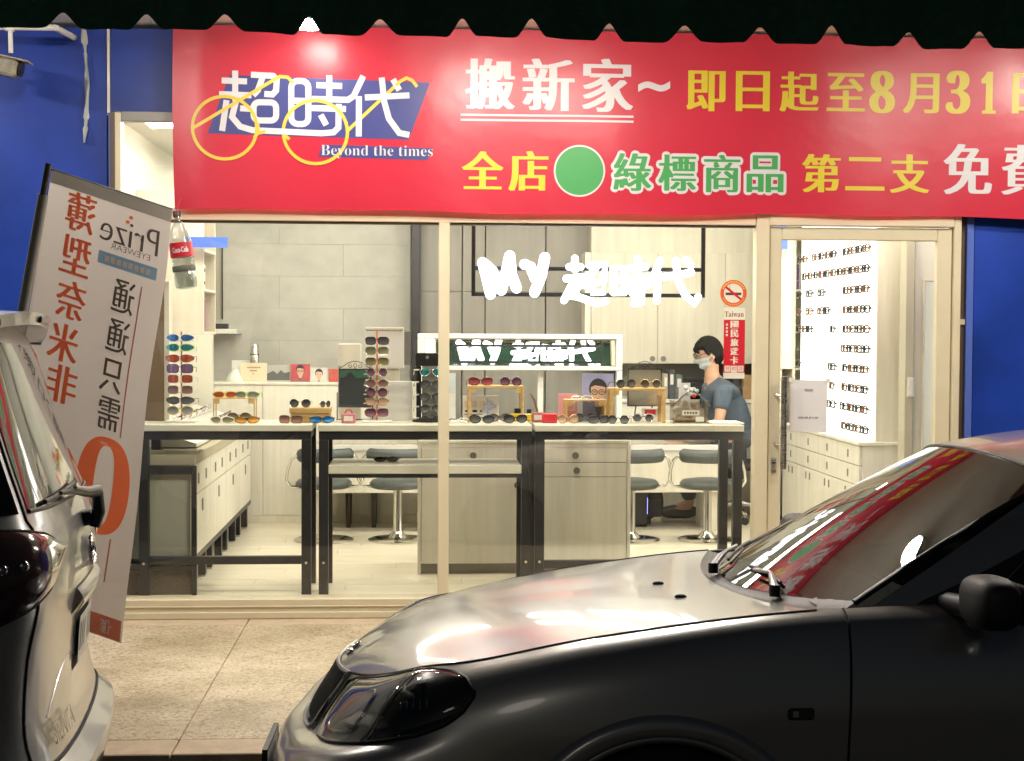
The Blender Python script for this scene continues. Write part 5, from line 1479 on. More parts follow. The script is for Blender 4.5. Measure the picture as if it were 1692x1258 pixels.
part(mb, 'cloth', M_cloth, fg, 180)
part(MB().grid(lambda u, v: flag(u, v * .028, .0018), 20, 1), 'hem', mat('flag_hem', (.30, .27, .24), .8), fg)
M_fo = mat('flag_orange', (.88, .19, .07), .7); M_fg = mat('flag_grey', (.115, .09, .075), .7); M_fl = mat('flag_line', (.42, .12, .09), .7)
M_fb = mat('flag_blue', (.22, .36, .50), .7); M_fr = mat('flag_red', (.50, .15, .095), .7); M_fw = mat('flag_pale', (.55, .47, .42), .7)
for _m in (M_fo, M_fg, M_fl, M_fb, M_fr, M_fw):   # the ink on thin cloth glows through as well
    _nt = _m.node_tree
    _tl = _nt.nodes.new('ShaderNodeBsdfTranslucent'); _tl.inputs[0].default_value = _nt.nodes['Principled BSDF'].inputs['Base Color'].default_value
    _ms = _nt.nodes.new('ShaderNodeMixShader'); _ms.inputs[0].default_value = .36
    _nt.links.new(_nt.nodes['Principled BSDF'].outputs[0], _ms.inputs[1]); _nt.links.new(_tl.outputs[0], _ms.inputs[2])
    _nt.links.new(_ms.outputs[0], _nt.nodes['Material Output'].inputs[0])
def fl_t(s, u, v, du, dv, m, fat=.018, steps=4, name='character', offset=0.0):
    mb = MB()
    vs, fs = glyphs(s, offset)
    for k in range(steps if fat else 1):
        d = fat * (2 * k / (steps - 1) - 1) if fat else 0
        mb.add([flag(u + ((1 - a) - .5) * (du - 2 * fat) + d, v + (.5 - b) * dv, .0015 + k * .0002) for a, b, c in vs], fs)
    part(mb, name, m, fg)
for c, u, v in (('薄', .264, .073), ('型', .273, .171), ('奈', .287, .271), ('米', .285, .370), ('非', .318, .463)):
    fl_t(c, u, v, .23, .086, M_fo, .007, 5)
for c, u, v in (('通', .677, .227), ('通', .682, .317), ('只', .679, .408), ('需', .696, .494)):
    fl_t(c, u, v, .175, .074, M_fg, .003, 3)
fl_t('𝟎', .715, .660, .42, .225, M_fo, 0, 1, 'numeral')
fl_t('Prize', .667, .086, .48, .058, M_fg, .004, 2, 'lettering', -.015)
fl_t('EYEWEAR', .686, .1225, .32, .013, M_fg, 0, 1, 'lettering', -.012)
def fpatch(u0, u1, v0, v1, m, name, h=.0013, skew=0):
    part(MB().grid(lambda a, b: flag(u0 + (u1 - u0) * a, v0 + (v1 - v0) * b, h), 8, 4), name, m, fg)
fpatch(.44, .92, .140, .168, M_fb, 'blue_strip')
for k in range(8): fpatch(.49 + .048 * k, .525 + .048 * k, .148, .161, M_fw, 'print_mark', .0017)
fpatch(.805, .815, .191, .54, M_fl, 'thin_line')
fpatch(.825, .835, .775, .875, M_fl, 'thin_line')
fpatch(.02, .985, .950, .998, M_fr, 'red_strip')
fl_t('價', .86, .974, .12, .032, M_fw, .008, 3)
fl_t('特', .68, .974, .12, .032, M_fw, .008, 3)
for v in (.064, .052):
    fpatch(.62 + (.064 - v) * 2, .65 + (.064 - v) * 2, v - .008, v - .001, M_fo, 'logo_dash')
ptop = flag(-.03, -.012, -.004); pbot = flag(-.035, 1.0, -.004)
gz = pbot + (pbot - ptop) * ((pbot.z - .16) / (ptop.z - pbot.z))
part(MB().tube([ptop, pbot, gz], .013, 10), 'pole', mat('pole_dark', (.055, .05, .045), .45), fg, 40)
part(MB().tube([flag(-.03, .06, -.003), flag(-.035, .95, -.003)], .020, 10), 'pole_sleeve', mat('sleeve_grey', (.26, .24, .22), .8), fg, 40)
part(MB().tube([flag(-.03, -.001, -.002), flag(1.0, -.001, -.002)], .005, 8), 'top_bar', M_black, fg, 40)
part(MB().lathe([(.20, .131), (.20, .15), (.17, .17), (.05, .19), (.03, .24)], (gz.x, gz.y, 0), 24), 'base', mat('base_concrete', (.2, .2, .19), .8), fg, 40)

# ================================================================== CARS
def cr(p0, p1, p2, p3, t):
    return tuple(.5 * (2 * b + (c - a) * t + (2 * a - 5 * b + 4 * c - d) * t * t + (3 * b - a - 3 * c + d) * t ** 3) for a, b, c, d in zip(p0, p1, p2, p3))
def spl(P, t):
    n = len(P) - 1
    t = max(0.0, min(n - 1e-9, t)); i = int(t); f = t - i
    return cr(P[max(i - 1, 0)], P[i], P[i + 1], P[min(i + 2, n)], f)
def surf(K, sym=True):
    """smooth skin through key sections: K[a][b] -> point; first and last sections lie on the car's centre line"""
    def S(a, b):
        n = len(K) - 1
        a = max(0.0, min(n - 1e-9, a)); i = int(a); f = a - i
        g = lambda k: spl(K[k], b)
        m = lambda p: (p[0], -p[1], p[2])
        p0 = g(i - 1) if i > 0 else m(g(1))
        p3 = g(i + 2) if i + 2 <= n else m(g(n - 1))
        return cr(p0, g(i), g(i + 1), p3, f)
    return S
def normal(S, a, b, e=.01):
    p = Vector(S(a, b)); q = (Vector(S(a + e, b)) - Vector(S(a - e, b))).cross(Vector(S(a, b + e)) - Vector(S(a, b - e)))
    q = q.normalized() if q.length > 1e-12 else Vector((0, 1, 0))
    c = Vector((2.0, 0, .6))
    return q if q.dot(p - c) > 0 else -q
def off(S, a, b, h):
    return Vector(S(a, b)) + normal(S, a, b) * h
def lin(xs, ys, x):
    if x <= xs[0]: return ys[0]
    for k in range(len(xs) - 1):
        if x <= xs[k + 1]:
            return ys[k] + (ys[k + 1] - ys[k]) * (x - xs[k]) / (xs[k + 1] - xs[k])
    return ys[-1]
def paint(name, col, rough):
    m = mat(name, col, rough, metal=.6, coat=.8, bump=(900, .05, .0004))
    return m
M_tyre = mat('tyre', (.014, .014, .014), .8, bump=(60, .3, .004))
M_rim = mat('rim_silver', (.45, .45, .44), .3, metal=1)
M_cglass = glass_mat('car_glass', (.20, .215, .20), .075)
M_dglass = mat('dark_car_glass', (.006, .006, .007), .03, coat=.5)
M_trim = mat('black_trim', (.010, .010, .011), .45)
M_seam = mat('panel_gap', (.004, .004, .004), .8)
M_inter = mat('car_interior', (.022, .022, .022), .8, var=(20, .3))

def wheel(t, c, r, w, side):
    """tyre with rim and spokes; axle along local y"""
    x, y, z = c
    ty = MB().lathe([(r * .66, -w / 2), (r * .93, -w / 2), (r, -w * .36), (r, w * .36), (r * .93, w / 2), (r * .66, w / 2)], (x, y, z), 40, 'Y').build('tyre', M_tyre, t, 35)
    rm = MB().lathe([(r * .655, -w * .46), (r * .62, -w * .40), (r * .60, -w * .1), (r * .60, w * .1), (r * .62, w * .40), (r * .655, w * .46)], (x, y, z), 32, 'Y').build('rim', M_rim, t, 35)
    for k in range(6):
        a = 2 * math.pi * k / 6
        MB().tube([(x, y + side * w * .34, z), (x + r * .6 * math.cos(a), y + side * w * .38, z + r * .6 * math.sin(a))], [r * .09, r * .055], 8).build('spoke', M_rim, rm, 60)
    MB().lathe([(r * .16, -.01), (r * .14, .012)], (x, y + side * w * .36, z), 16, 'Y').build('hub_cap', M_rim, rm, 60)

# ------------------------------------------------------------------ silver saloon, nose to the left
def side(x, pts): return [(x, y, z) for y, z in pts]
KS = [
    [(.155, 0, .665), (.128, 0, .62), (.09, 0, .56), (.058, 0, .505), (.0, 0, .488), (-.032, 0, .43), (-.032, 0, .34), (.0, 0, .23), (.10, 0, .18)],
    [(.194, .25, .672), (.165, .252, .625), (.125, .255, .565), (.09, .26, .512), (.028, .27, .492), (-.014, .28, .435), (-.014, .28, .34), (.018, .275, .23), (.11, .26, .18)],
    [(.294, .47, .704), (.245, .505, .655), (.20, .535, .60), (.165, .56, .552), (.103, .60, .525), (.062, .62, .455), (.062, .622, .34), (.09, .61, .23), (.18, .57, .18)],
    [(.405, .615, .752), (.365, .665, .705), (.332, .70, .645), (.306, .725, .588), (.262, .755, .548), (.242, .775, .47), (.242, .775, .35), (.258, .76, .24), (.32, .71, .18)],
    [(.555, .665, .778), (.55, .735, .752), (.545, .775, .695), (.54, .797, .635), (.535, .808, .57), (.53, .815, .48), (.53, .813, .37), (.53, .80, .26), (.54, .77, .19)],
    side(.865, [(.70, .842), (.765, .818), (.81, .755), (.832, .685), (.842, .605), (.843, .50), (.84, .40), (.828, .28), (.79, .2)]),
    side(1.375, [(.718, .905), (.772, .878), (.815, .795), (.837, .70), (.844, .605), (.845, .50), (.842, .40), (.83, .28), (.79, .2)]),
    side(2.0, [(.73, .932), (.782, .89), (.822, .80), (.84, .70), (.846, .605), (.846, .50), (.842, .40), (.83, .28), (.79, .2)]),
    side(2.9, [(.725, .968), (.78, .90), (.82, .81), (.838, .71), (.844, .61), (.844, .50), (.84, .40), (.828, .28), (.79, .2)]),
    side(3.6, [(.70, .975), (.765, .91), (.805, .82), (.826, .715), (.834, .61), (.834, .50), (.83, .40), (.82, .28), (.78, .21)]),
    [(4.02, .60, .972), (4.05, .665, .91), (4.07, .71, .82), (4.09, .735, .715), (4.10, .745, .61), (4.12, .75, .50), (4.12, .75, .40), (4.10, .74, .28), (4.0, .70, .22)],
    [(4.11, .33, .98), (4.15, .36, .92), (4.18, .38, .82), (4.20, .39, .715), (4.21, .40, .61), (4.25, .40, .50), (4.25, .40, .40), (4.22, .40, .28), (4.1, .38, .22)],
    [(4.13, 0, .984), (4.17, 0, .925), (4.20, 0, .82), (4.22, 0, .715), (4.23, 0, .61), (4.27, 0, .50), (4.27, 0, .40), (4.24, 0, .28), (4.12, 0, .22)]]
S1 = surf(KS)
WC = [1.0, 3.46]; WZ = .262; RA = .345
def arch_clip(p):
    x, y, z = p
    if y < .6: return p
    for xc in WC:
        d = x - xc
        if abs(d) < RA:
            za = WZ + math.sqrt(RA * RA - d * d)
            if z < za: return (x, y, za)
    return p
CAR = thing('silver_car', 'silver saloon car parked in front of the glass door, facing left', 'car', (-.385, -3.45, 0))
CAR.rotation_euler = (R(-2.29), 0, 0)
CAR.scale = (1, -1, 1)     # the sections below are drawn for the near flank
paintS = paint('silver_paint', (.37, .367, .358), .30)
# body skin: both flanks and ends
us = []
a = 0.0
while a < 12:
    us.append(a)
    x = S1(a, 4)[0]
    near = min(min(abs(x - (xc + s * RA)) for s in (-1, 1)) for xc in WC)
    a += .02 if (near < .05 and 3.5 < a < 10) else .05
us.append(12.0)
bs_ = [k * .25 for k in range(33)]
for sgn in (1, -1):
    vs = []
    for a in us:
        for b in bs_:
            p = arch_clip(S1(a, b))
            vs.append((p[0], p[1] * sgn, p[2]))
    nb = len(bs_)
    fs = []
    for i in range(len(us) - 1):
        for j in range(nb - 1):
            q = (i * nb + j, (i + 1) * nb + j, (i + 1) * nb + j + 1, i * nb + j + 1)
            if (Vector(vs[q[0]]) - Vector(vs[q[3]])).length < 1e-6 and (Vector(vs[q[1]]) - Vector(vs[q[2]])).length < 1e-6: continue
            fs.append(q)
    MB().add(vs, fs).build('body_side', paintS, CAR, 180)
# bonnet
HC = [(.155, 0, .665), (.22, 0, .712), (.32, 0, .762), (.475, 0, .815), (.72, 0, .855), (.99, 0, .876), (1.29, 0, .890)]
def hood(t, w):
    c = spl(HC, t * 6); e = S1(2.38 + t * 3.70, 0)
    aw_ = abs(w)
    return (c[0] + (e[0] - c[0]) * w * w, e[1] * w, c[2] + (e[2] - c[2]) * aw_ ** 2.9 + .004 * math.sin(math.pi * min(1, aw_ * 1.15)) * math.sin(math.pi * t))
hoodo = MB().grid(lambda u, v: hood(u, 2 * v - 1), 60, 60).build('bonnet', paintS, CAR, 180)
MB().tube([hood(0, w / 20 - 1) for w in range(41)], .004, 6).build('bonnet_gap', M_seam, CAR)
for s_ in (-1, 1):
    MB().tube([hood(t / 30, s_) for t in range(31)], .0035, 6).build('bonnet_gap', M_seam, CAR)
# glasshouse
def WB(w): return (1.335 + .20 * w * w, .668 * w, .896 + .024 * w * w)
def WT(w): return (2.035 + .10 * w * w, .535 * w, 1.305 - .068 * abs(w) ** 2.6)
def shield(u, v):
    w = 2 * v - 1
    p, q = WB(w), WT(w)
    bul = .012 * math.sin(math.pi * u) * (1 - .3 * w * w)
    return (p[0] + (q[0] - p[0]) * u - bul * .5, p[1] + (q[1] - p[1]) * u, p[2] + (q[2] - p[2]) * u + bul)
MB().grid(shield, 30, 44).build('windscreen', M_cglass, CAR, 180)
for s_ in (0, 1):
    MB().tube([shield(u / 20, s_) for u in range(21)], .010, 6).build('windscreen_seal', M_trim, CAR, 60)
MB().tube([shield(1, v / 30) for v in range(31)], .006, 6).build('windscreen_seal', M_trim, CAR, 60)
MB().grid(lambda u, v: tuple(p + (q - p) * u - (.012 if k == 2 and 0 < u < 1 else 0) for k, (p, q) in enumerate(zip(hood(1, 2 * v - 1), shield(0.01, v)))), 4, 30).build('cowl', M_trim, CAR, 60)
def RT(w): return (3.12 - .06 * w * w, .535 * w, 1.315 - .068 * abs(w) ** 2.6)
def RB(w): return (3.74 - .12 * w * w, .64 * w, 1.005 - .02 * w * w)
def roof(u, v):
    w = 2 * v - 1
    p, q = WT(w), RT(w)
    return (p[0] + (q[0] - p[0]) * u, (p[1] + (q[1] - p[1]) * u) * (1 + .06 * math.sin(math.pi * u)), p[2] + (q[2] - p[2]) * u + .062 * math.sin(math.pi * u) ** .8 * (1 - .25 * w * w))
MB().grid(roof, 40, 30).build('roof', paintS, CAR, 180)
MB().grid(lambda u, v: tuple(p + (q - p) * u + (.03 * math.sin(math.pi * u) if k == 2 else 0) for k, (p, q) in enumerate(zip(RT(2 * v - 1), RB(2 * v - 1)))), 14, 20).build('rear_window', M_cglass, CAR, 180)
MB().grid(lambda u, v: (lambda p, q, w: (p[0] + (q[0] - p[0]) * u, p[1] + (q[1] - p[1]) * u, p[2] + (q[2] - p[2]) * u + .02 * math.sin(math.pi * u) * (1 - w * w)))(RB(2 * v - 1), (lambda e, w: (e[0] + (4.13 - e[0]) * (1 - w * w), e[1] * w, e[2] + .012 * (1 - w * w)))(S1(10, 0), 2 * v - 1), 2 * v - 1), 16, 24).build('boot_lid', paintS, CAR, 180)
def gside(s, v, sgn=1, h=0):
    e = roof(s, 1.0)
    xb = 1.56 + (3.66 - 1.56) * s
    bb_ = S1(lin([1.375, 2.0, 2.9, 3.6, 4.0], [6, 7, 8, 9, 10], xb), 0)
    p = (xb, bb_[1] - .01, bb_[2] - .004); 
    x = p[0] + (e[0] - p[0]) * v; y = p[1] + (e[1] - p[1]) * v + .012 * math.sin(math.pi * v) + h; z = p[2] + (e[2] - p[2]) * v
    return (x, y * sgn, z)
for sgn in (1, -1):
    MB().grid(lambda s, v: gside(s, v, sgn), 40, 10).build('side_frame', paintS, CAR, 180)
    for s0, s1_, nm in ((.145, .46, 'front_door_glass'), (.49, .80, 'rear_door_glass'), (.815, .90, 'quarter_glass')):
        MB().grid(lambda s, v: gside(s0 + (s1_ - s0) * s, .035 + .86 * v, sgn, .004), 14, 6).build(nm, M_dglass, CAR, 180)
    MB().grid(lambda s, v: gside(.055 + .087 * s, .02 + (.02 + .46 * s) * v, sgn, .006), 6, 6).build('mirror_base_panel', M_trim, CAR, 180)
    # shoulder filler between flank crest and glass line
    MB().grid(lambda s, v: (lambda p, q: tuple(a_ + (b_ - a_) * v for a_, b_ in zip(p, q)))((lambda e: (e[0], e[1] * sgn, e[2]))(S1(5.9 + 4.1 * s, 0)), gside(max(0, min(1, (S1(5.9 + 4.1 * s, 0)[0] - 1.56) / 2.1)), 0.01, sgn)), 40, 1).build('waist_moulding', M_trim, CAR, 180)
    # wing mirror
    mm = MB()
    cxm, cym, czm = 1.80, .92 * sgn, .955
    mm.grid(lambda u, v: (lambda th, ph: (cxm + .060 * math.copysign(abs(math.cos(th)) ** .6, math.cos(th)) * math.sin(ph) ** .6, cym + .10 * math.copysign(abs(math.sin(th)) ** .7, math.sin(th)) * math.sin(ph) ** .6, czm + .066 * math.copysign(abs(math.cos(ph)) ** .7, math.cos(ph))))(2 * math.pi * u, math.pi * (.001 + .998 * v)), 24, 14)
    mo = mm.build('wing_mirror', mat('mirror_shell', (.022, .022, .021), .55), CAR, 60)
    MB().tube([(1.765, .72 * sgn, .925), (1.785, .86 * sgn, .930)], .03, 8).build('mirror_stalk', M_trim, mo, 60)
    MB().box(cxm + .061, cxm + .064, cym - .075, cym + .075, czm - .05, czm + .05).build('mirror_glass', M_mirror, mo)
    # wheel arches, wells and wheels
    for xc in WC:
        n = 28
        pts = []
        for k in range(n + 1):
            an = math.pi * k / n
            x = xc - (RA + .004) * math.cos(an); z = WZ + (RA + .004) * math.sin(an)
            y = .838 if xc < 2 else .83
            pts.append((x, (y + .004) * sgn, z))
        MB().tube(pts, .013, 8).build('arch_lip', paintS, CAR, 60)
        fy = lambda z: lin([.2, .5, .62, .70, .76], [.828, .846, .845, .838, .822], z)
        MB().grid(lambda u, v: (lambda rr: (lambda z: (xc - rr * math.cos(math.pi * u), (fy(z) + .010 * math.sin(math.pi * min(1, v * 1.0)) ** .6 + (.004 if v < .9 else -.002)) * sgn, z))(WZ + rr * math.sin(math.pi * u)))(RA + .002 + .060 * v), 36, 6).build('arch_flare', paintS, CAR, 180)
        MB().grid(lambda u, v: (xc - (RA + .003) * math.cos(math.pi * u), (.50 + .335 * v) * sgn, WZ + (RA + .003) * math.sin(math.pi * u)), 24, 2).build('wheel_well', M_seam, CAR, 180)
        MB().box(xc - RA, xc + RA, .485 * sgn, .499 * sgn, .14, WZ + RA).build('well_wall', M_seam, CAR)
        wheel(CAR, (xc, .735 * sgn, .295), .295, .19, sgn)
    # shut lines
    for (x, b0, b1) in ((1.50, .0, 8), (2.50, .0, 8), (3.38, 0, 4.2)):
        A_ = lin([1.375, 2.0, 2.9, 3.6, 4.0], [6, 7, 8, 9, 10], x)
        MB().tube([(lambda p: (p[0] - .05 * max(0, (b - 1)) / 8, (p[1] + .0005) * sgn, p[2]))(arch_clip(S1(A_, b))) for b in [b0 + (b1 - b0) * k / 24 for k in range(25)]], .0032, 5).build('door_gap', M_seam, CAR)
    MB().tube([(lambda p: (p[0], (p[1] + .0005) * sgn, p[2]))(S1(3.0 + .66 * k / 10, 4.2 + .35 * k / 10)) for k in range(11)], .003, 5).build('bumper_gap', M_seam, CAR)
    for x in (2.28, 3.2):
        MB().box(x - .085, x + .085, .838 * sgn, .862 * sgn, .78, .815, bev=.01).build('door_handle', paintS, CAR, 30)
    # headlamp
    aL0, aL1 = 1.22, 3.93
    def hb(a): return (lin([1.2, 1.5, 2.2, 3.0, 3.4, 3.65, 3.8, 3.9, 3.93], [.55, .26, .20, .22, .38, .62, .90, 1.28, 1.62], a), lin([1.2, 1.45, 2.0, 2.8, 3.4, 3.65, 3.8, 3.9, 3.93], [2.2, 3.05, 3.2, 3.15, 2.98, 2.75, 2.45, 2.1, 1.8], a))
    def lampsurf(h, f=1.0, dome=0.0):
        def g(u, v):
            a = aL0 + (aL1 - aL0) * u
            b0, b1 = hb(a)
            m_ = (b0 + b1) / 2; b = m_ + (v - .5) * (b1 - b0) * f
            d = dome * (1 - (2 * v - 1) ** 4) * (1 - (2 * u - 1) ** 6)
            p = off(S1, a, b, h + d)
            return (p[0], p[1] * sgn, p[2])
        return g
    hl = MB().grid(lambda u, v: lampsurf(.0015)(.54 + .46 * u, v), 24, 16).build('headlamp', mat('lamp_bowl', (.03, .03, .032), .22, metal=.4), CAR, 180)
    MB().grid(lambda u, v: lampsurf(.0015)(.535 * u, v), 24, 16).build('bowl', mat('lamp_silver', (.15, .148, .142), .6, metal=.3), hl, 180)
    MB().grid(lampsurf(.004, 1.0, .016), 40, 16).build('lens', glass_mat('lamp_lens', (.80, .82, .80), .045), hl, 180)
    rim_ = [lampsurf(.003)(u / 30, 0) for u in range(31)] + [lampsurf(.003)(1, v / 8) for v in range(1, 9)] + [lampsurf(.003)(1 - u / 30, 1) for u in range(1, 31)] + [lampsurf(.003)(0, 1 - v / 8) for v in range(1, 8)]
    MB().tube(rim_, .0055, 6, closed=True).build('lamp_seal', M_trim, hl, 60)
    p = off(S1, 1.92, 1.75, -.012)
    MB().grid(lambda u, v: (lambda q: (q.x, q.y * sgn, q.z))(off(S1, 1.62 + .72 * u, .85 + 1.75 * v, .004 + .006 * math.sin(math.pi * u) * math.sin(math.pi * v))), 14, 10).build('reflector', mat('lamp_chrome', (.16, .16, .16), .5, metal=.7), hl, 180)
    MB().tube([(lambda q: (q.x, q.y * sgn, q.z))(off(S1, 1.98 + .38 * math.copysign(abs(math.cos(t)) ** .5, math.cos(t)), 1.72 + .92 * math.copysign(abs(math.sin(t)) ** .5, math.sin(t)), .006)) for t in [2 * math.pi * k / 32 for k in range(32)]], .004, 5, closed=True).build('reflector_rim', mat('lamp_rim', (.5, .5, .5), .25, metal=1), hl, 60)
    p = off(S1, 2.95, 1.7, -.018)
    MB().grid(lambda u, v: (lambda q: (q.x, q.y * sgn, q.z))(off(S1, 2.78 + .5 * u, .9 + 1.6 * v, .004)), 10, 8).build('reflector', mat('lamp_dark', (.02, .02, .022), .12, metal=.3, coat=.8), hl, 180)
    MB().tube([(lambda q: (q.x, q.y * sgn, q.z))(off(S1, 2.66 + .26 * (1 - k / 8), hb(2.6)[0] + .05 + (hb(2.5)[1] - hb(2.6)[0] - .1) * k / 8, .008)) for k in range(9)], .0035, 6).build('lens_divider', mat('lamp_grey', (.16, .16, .155), .3), hl, 60)
    for k in range(5):
        q = off(S1, 3.05 + .09 * k, 1.75, .007)
        MB().box(q.x - .002, q.x + .002, q.y * sgn - .002, q.y * sgn + .002, q.z - .014, q.z + .010).build('lens_flute', M_chrome, hl)
    # side repeater
    p = off(S1, 5.95, 3.35, .003)
    MB().box(p.x - .034, p.x + .034, p.y * sgn - .006, p.y * sgn + .006, p.z - .015, p.z + .015, bev=.005).build('side_repeater', mat('repeater', (.05, .045, .04), .15, coat=1), CAR, 30)
    MB().box(p.x - .022, p.x - .006, p.y * sgn - .0075, p.y * sgn + .0075, p.z - .008, p.z + .009, bev=.002).build('repeater_lens', mat('repeater_lens', (.40, .38, .34), .12, coat=1), CAR, 30)
    # tail lamp
    MB().grid(lambda u, v: (lambda q: (q.x, q.y * sgn, q.z))(off(S1, 9.55 + 1.2 * u, .35 + 2.3 * v, .004)), 16, 8).build('tail_lamp', mat('tail_red', (.20, .008, .008), .12, coat=1), CAR, 180)
# grille with slats and chrome rim, badge
def gr(a, b, h):
    p = off(S1, abs(a) + 1e-4, b, h); return (p.x, p.y * (1 if a >= 0 else -1), p.z)
MB().grid(lambda u, v: gr(-1.03 + 2.06 * u, .18 + 2.85 * v, .002), 30, 10).build('grille', M_seam, CAR, 180)
for k in range(19):
    a = -.97 + 1.94 * k / 18
    MB().tube([gr(a, .28 + 2.35 * j / 6, .007) for j in range(7)], .0034, 5).build('grille_slat', mat('slat_grey', (.05, .05, .052), .35), CAR, 60)
rimg = [gr(-1.06 + 2.12 * k / 24, .12, .004) for k in range(25)] + [gr(1.06 - .02 * k, .12 + 2.95 * k / 10, .004) for k in range(1, 11)] + [gr(.86 - 1.72 * k / 20, 3.10, .004) for k in range(1, 21)] + [gr(-.86 - .02 * k, 3.07 - 2.95 * k / 10, .004) for k in range(1, 10)]
MB().tube(rimg, .007, 6, closed=True).build('grille_rim', mat('dull_chrome', (.50, .50, .48), .3, metal=.35), CAR, 60)
MB().grid(lambda u, v: gr(-.55 + 1.1 * u, 2.72 + .34 * v, .008), 12, 4).build('grille_badge_bar', mat('badge_grey', (.20, .20, .23), .3), CAR, 180)
for dt, dw in ((.022, 0), (-.014, .055), (-.014, -.055)):   # three-point badge on the bonnet's front edge
    b_ = hood(.105 + dt, dw)
    m3 = MB().ball((0, 0, 0), (.024, .015, .006), 10, 8)
    m3.xf(Matrix.Translation((b_[0] - .003, b_[1], b_[2] + .004)) @ Matrix.Rotation(R(-38), 4, 'Y') @ Matrix.Rotation(R(60 if dw > 0 else (-60 if dw < 0 else 0)), 4, 'Z'))
    m3.build('bonnet_badge', M_chrome, CAR, 60)
# bumper intake, plate, skirts
MB().grid(lambda u, v: gr(-1.5 + 3.0 * u, 5.55 + 1.05 * v, .002), 24, 6).build('bumper_intake', M_seam, CAR, 180)
pt = MB().box(-.060, -.048, -.165, .165, .30, .425, bev=.003).build('number_plate', mat('plate_white', (.62, .62, .58), .4), CAR)
for a_ in ((-.062, -.0465, -.175, .175, .4255, .434), (-.062, -.0465, -.175, .175, .291, .2995), (-.062, -.0465, -.175, -.1655, .30, .425), (-.062, -.0465, .1655, .175, .30, .425)):
    MB().box(*a_).build('plate_frame', M_trim, CAR)
MB().box(.15, 4.1, -.70, .70, .15, .24, bev=.02).build('underbody', M_seam, CAR)
# cabin
MB().grid(lambda u, v: (1.45 + .34 * u, -.60 + 1.2 * v, .90 + .03 * math.sin(math.pi * v) - .03 * u), 4, 12).build('dashboard', M_inter, CAR, 180)
MB().box(1.79, 1.84, -.62, .62, .55, .90, bev=.02).build('dash_face', M_inter, CAR)
MB().box(1.5, 3.6, -.66, .66, .30, .36).build('cabin_floor', M_inter, CAR)
for y in (-.34, .34):
    sq = MB().box(2.28, 2.75, y - .24, y + .24, .37, .55, bev=.05).build('seat', M_inter, CAR, 40)
    MB().box(-.06, .06, -.23, .23, 0, .60, bev=.05).xf(Matrix.Translation((2.74, y, .50)) @ Matrix.Rotation(R(16), 4, 'Y')).build('backrest', M_inter, sq, 40)
    MB().box(-.045, .045, -.13, .13, 0, .17, bev=.04).xf(Matrix.Translation((2.93, y, 1.09)) @ Matrix.Rotation(R(12), 4, 'Y')).build('headrest', M_inter, sq, 40)
MB().tube([(2.02 + .06 * math.sin(t), .34 + .185 * math.cos(t), .87 + .175 * math.sin(t)) for t in [2 * math.pi * k / 28 for k in range(28)]], .014, 8, closed=True).build('steering_wheel', M_inter, CAR, 60)
# washer jets and wipers
for (t, w) in ((.90, .0), (.90, .42)):
    h_ = hood(t, w)
    MB().ball((h_[0], h_[1], h_[2] + .003), (.018, .009, .007), 10, 6).build('washer_jet', M_trim, CAR, 60)
def wiper(v0, v1, lift):
    p0 = Vector(shield(.0, v0)) + Vector((-.02, 0, .016)); p1 = Vector(shield(.055, v0 + (v1 - v0) * .42)) + Vector((-.012, 0, .030)); p2 = Vector(shield(.07, v1)) + Vector((-.01, 0, .018))
    w_ = MB().tube([p0 + Vector((0, 0, -.02)), p0 + Vector((0, 0, .012))], .016, 10).build('wiper', M_trim, CAR, 40)
    MB().tube([p0, p0 + (p1 - p0) * .5 + Vector((0, 0, .006)), p1], [.013, .011, .006], 8).build('arm', mat('wiper_silver', (.36, .36, .37), .3, metal=.4), w_, 60)
    MB().tube([p1, p1 + (p2 - p1) * .5, p2], .006, 6).build('arm_end', mat('wiper_silver', (.36, .36, .37), .3), w_, 60)
    q0 = Vector(shield(.045, v0 + (v1 - v0) * .22)) + Vector((0, 0, .010)); q1 = Vector(shield(.085, v1 + (v1 - v0) * .42)) + Vector((0, 0, .010))
    MB().tube([q0 + (q1 - q0) * k / 10 + Vector((0, 0, .008 * math.sin(math.pi * k / 10))) for k in range(11)], .0055, 6).build('blade', M_trim, w_, 60)
wiper(.80, .62, 0)
wiper(.36, .16, 0)

# ------------------------------------------------------------------ silver people carrier, its rear at the left edge
ZV = [1.665, 1.60, 1.45, 1.30, 1.165, 1.07, .94, .80, .62, .505, .43, .28]
XV = [.235, .20, .155, .105, .055, .026, .018, .036, .040, .012, .0, .035]
YV = [.60, .655, .70, .745, .79, .815, .836, .845, .845, .850, .850, .82]
def vk(fy, dx, dxt=0.0):
    return [(x + dx + dxt * max(0, (z - 1.1)) * .25, y * fy, z) for x, y, z in zip(XV, YV, ZV)]
def vfront(x, zs, ys):
    return [(x + dx_, y, z) for (dx_, y, z) in zip([0] * 12, ys, zs)]
KV = [vk(0, 0), vk(.42, .008), vk(.74, .035), vk(.915, .10), vk(.985, .26, .2), vk(1.0, .62),
      vk(1.0, 1.3), vk(1.0, 2.1),
      [(x + 2.75, y * .99, z) for x, y, z in zip(XV, YV, [1.60, 1.54, 1.40, 1.27, 1.13, 1.05, .93, .8, .62, .5, .43, .28])],
      [(3.55 - .0 * k, YV[k] * .93, z) for k, z in enumerate([1.06, 1.045, 1.03, 1.01, .98, .94, .87, .76, .62, .5, .40, .26])],
      [(3.98, YV[k] * .70, z) for k, z in enumerate([.86, .85, .84, .82, .80, .77, .73, .66, .56, .46, .36, .24])],
      [(4.12, 0, z) for k, z in enumerate([.82, .81, .80, .78, .76, .74, .70, .64, .55, .45, .35, .24])]]
S2 = surf(KV)
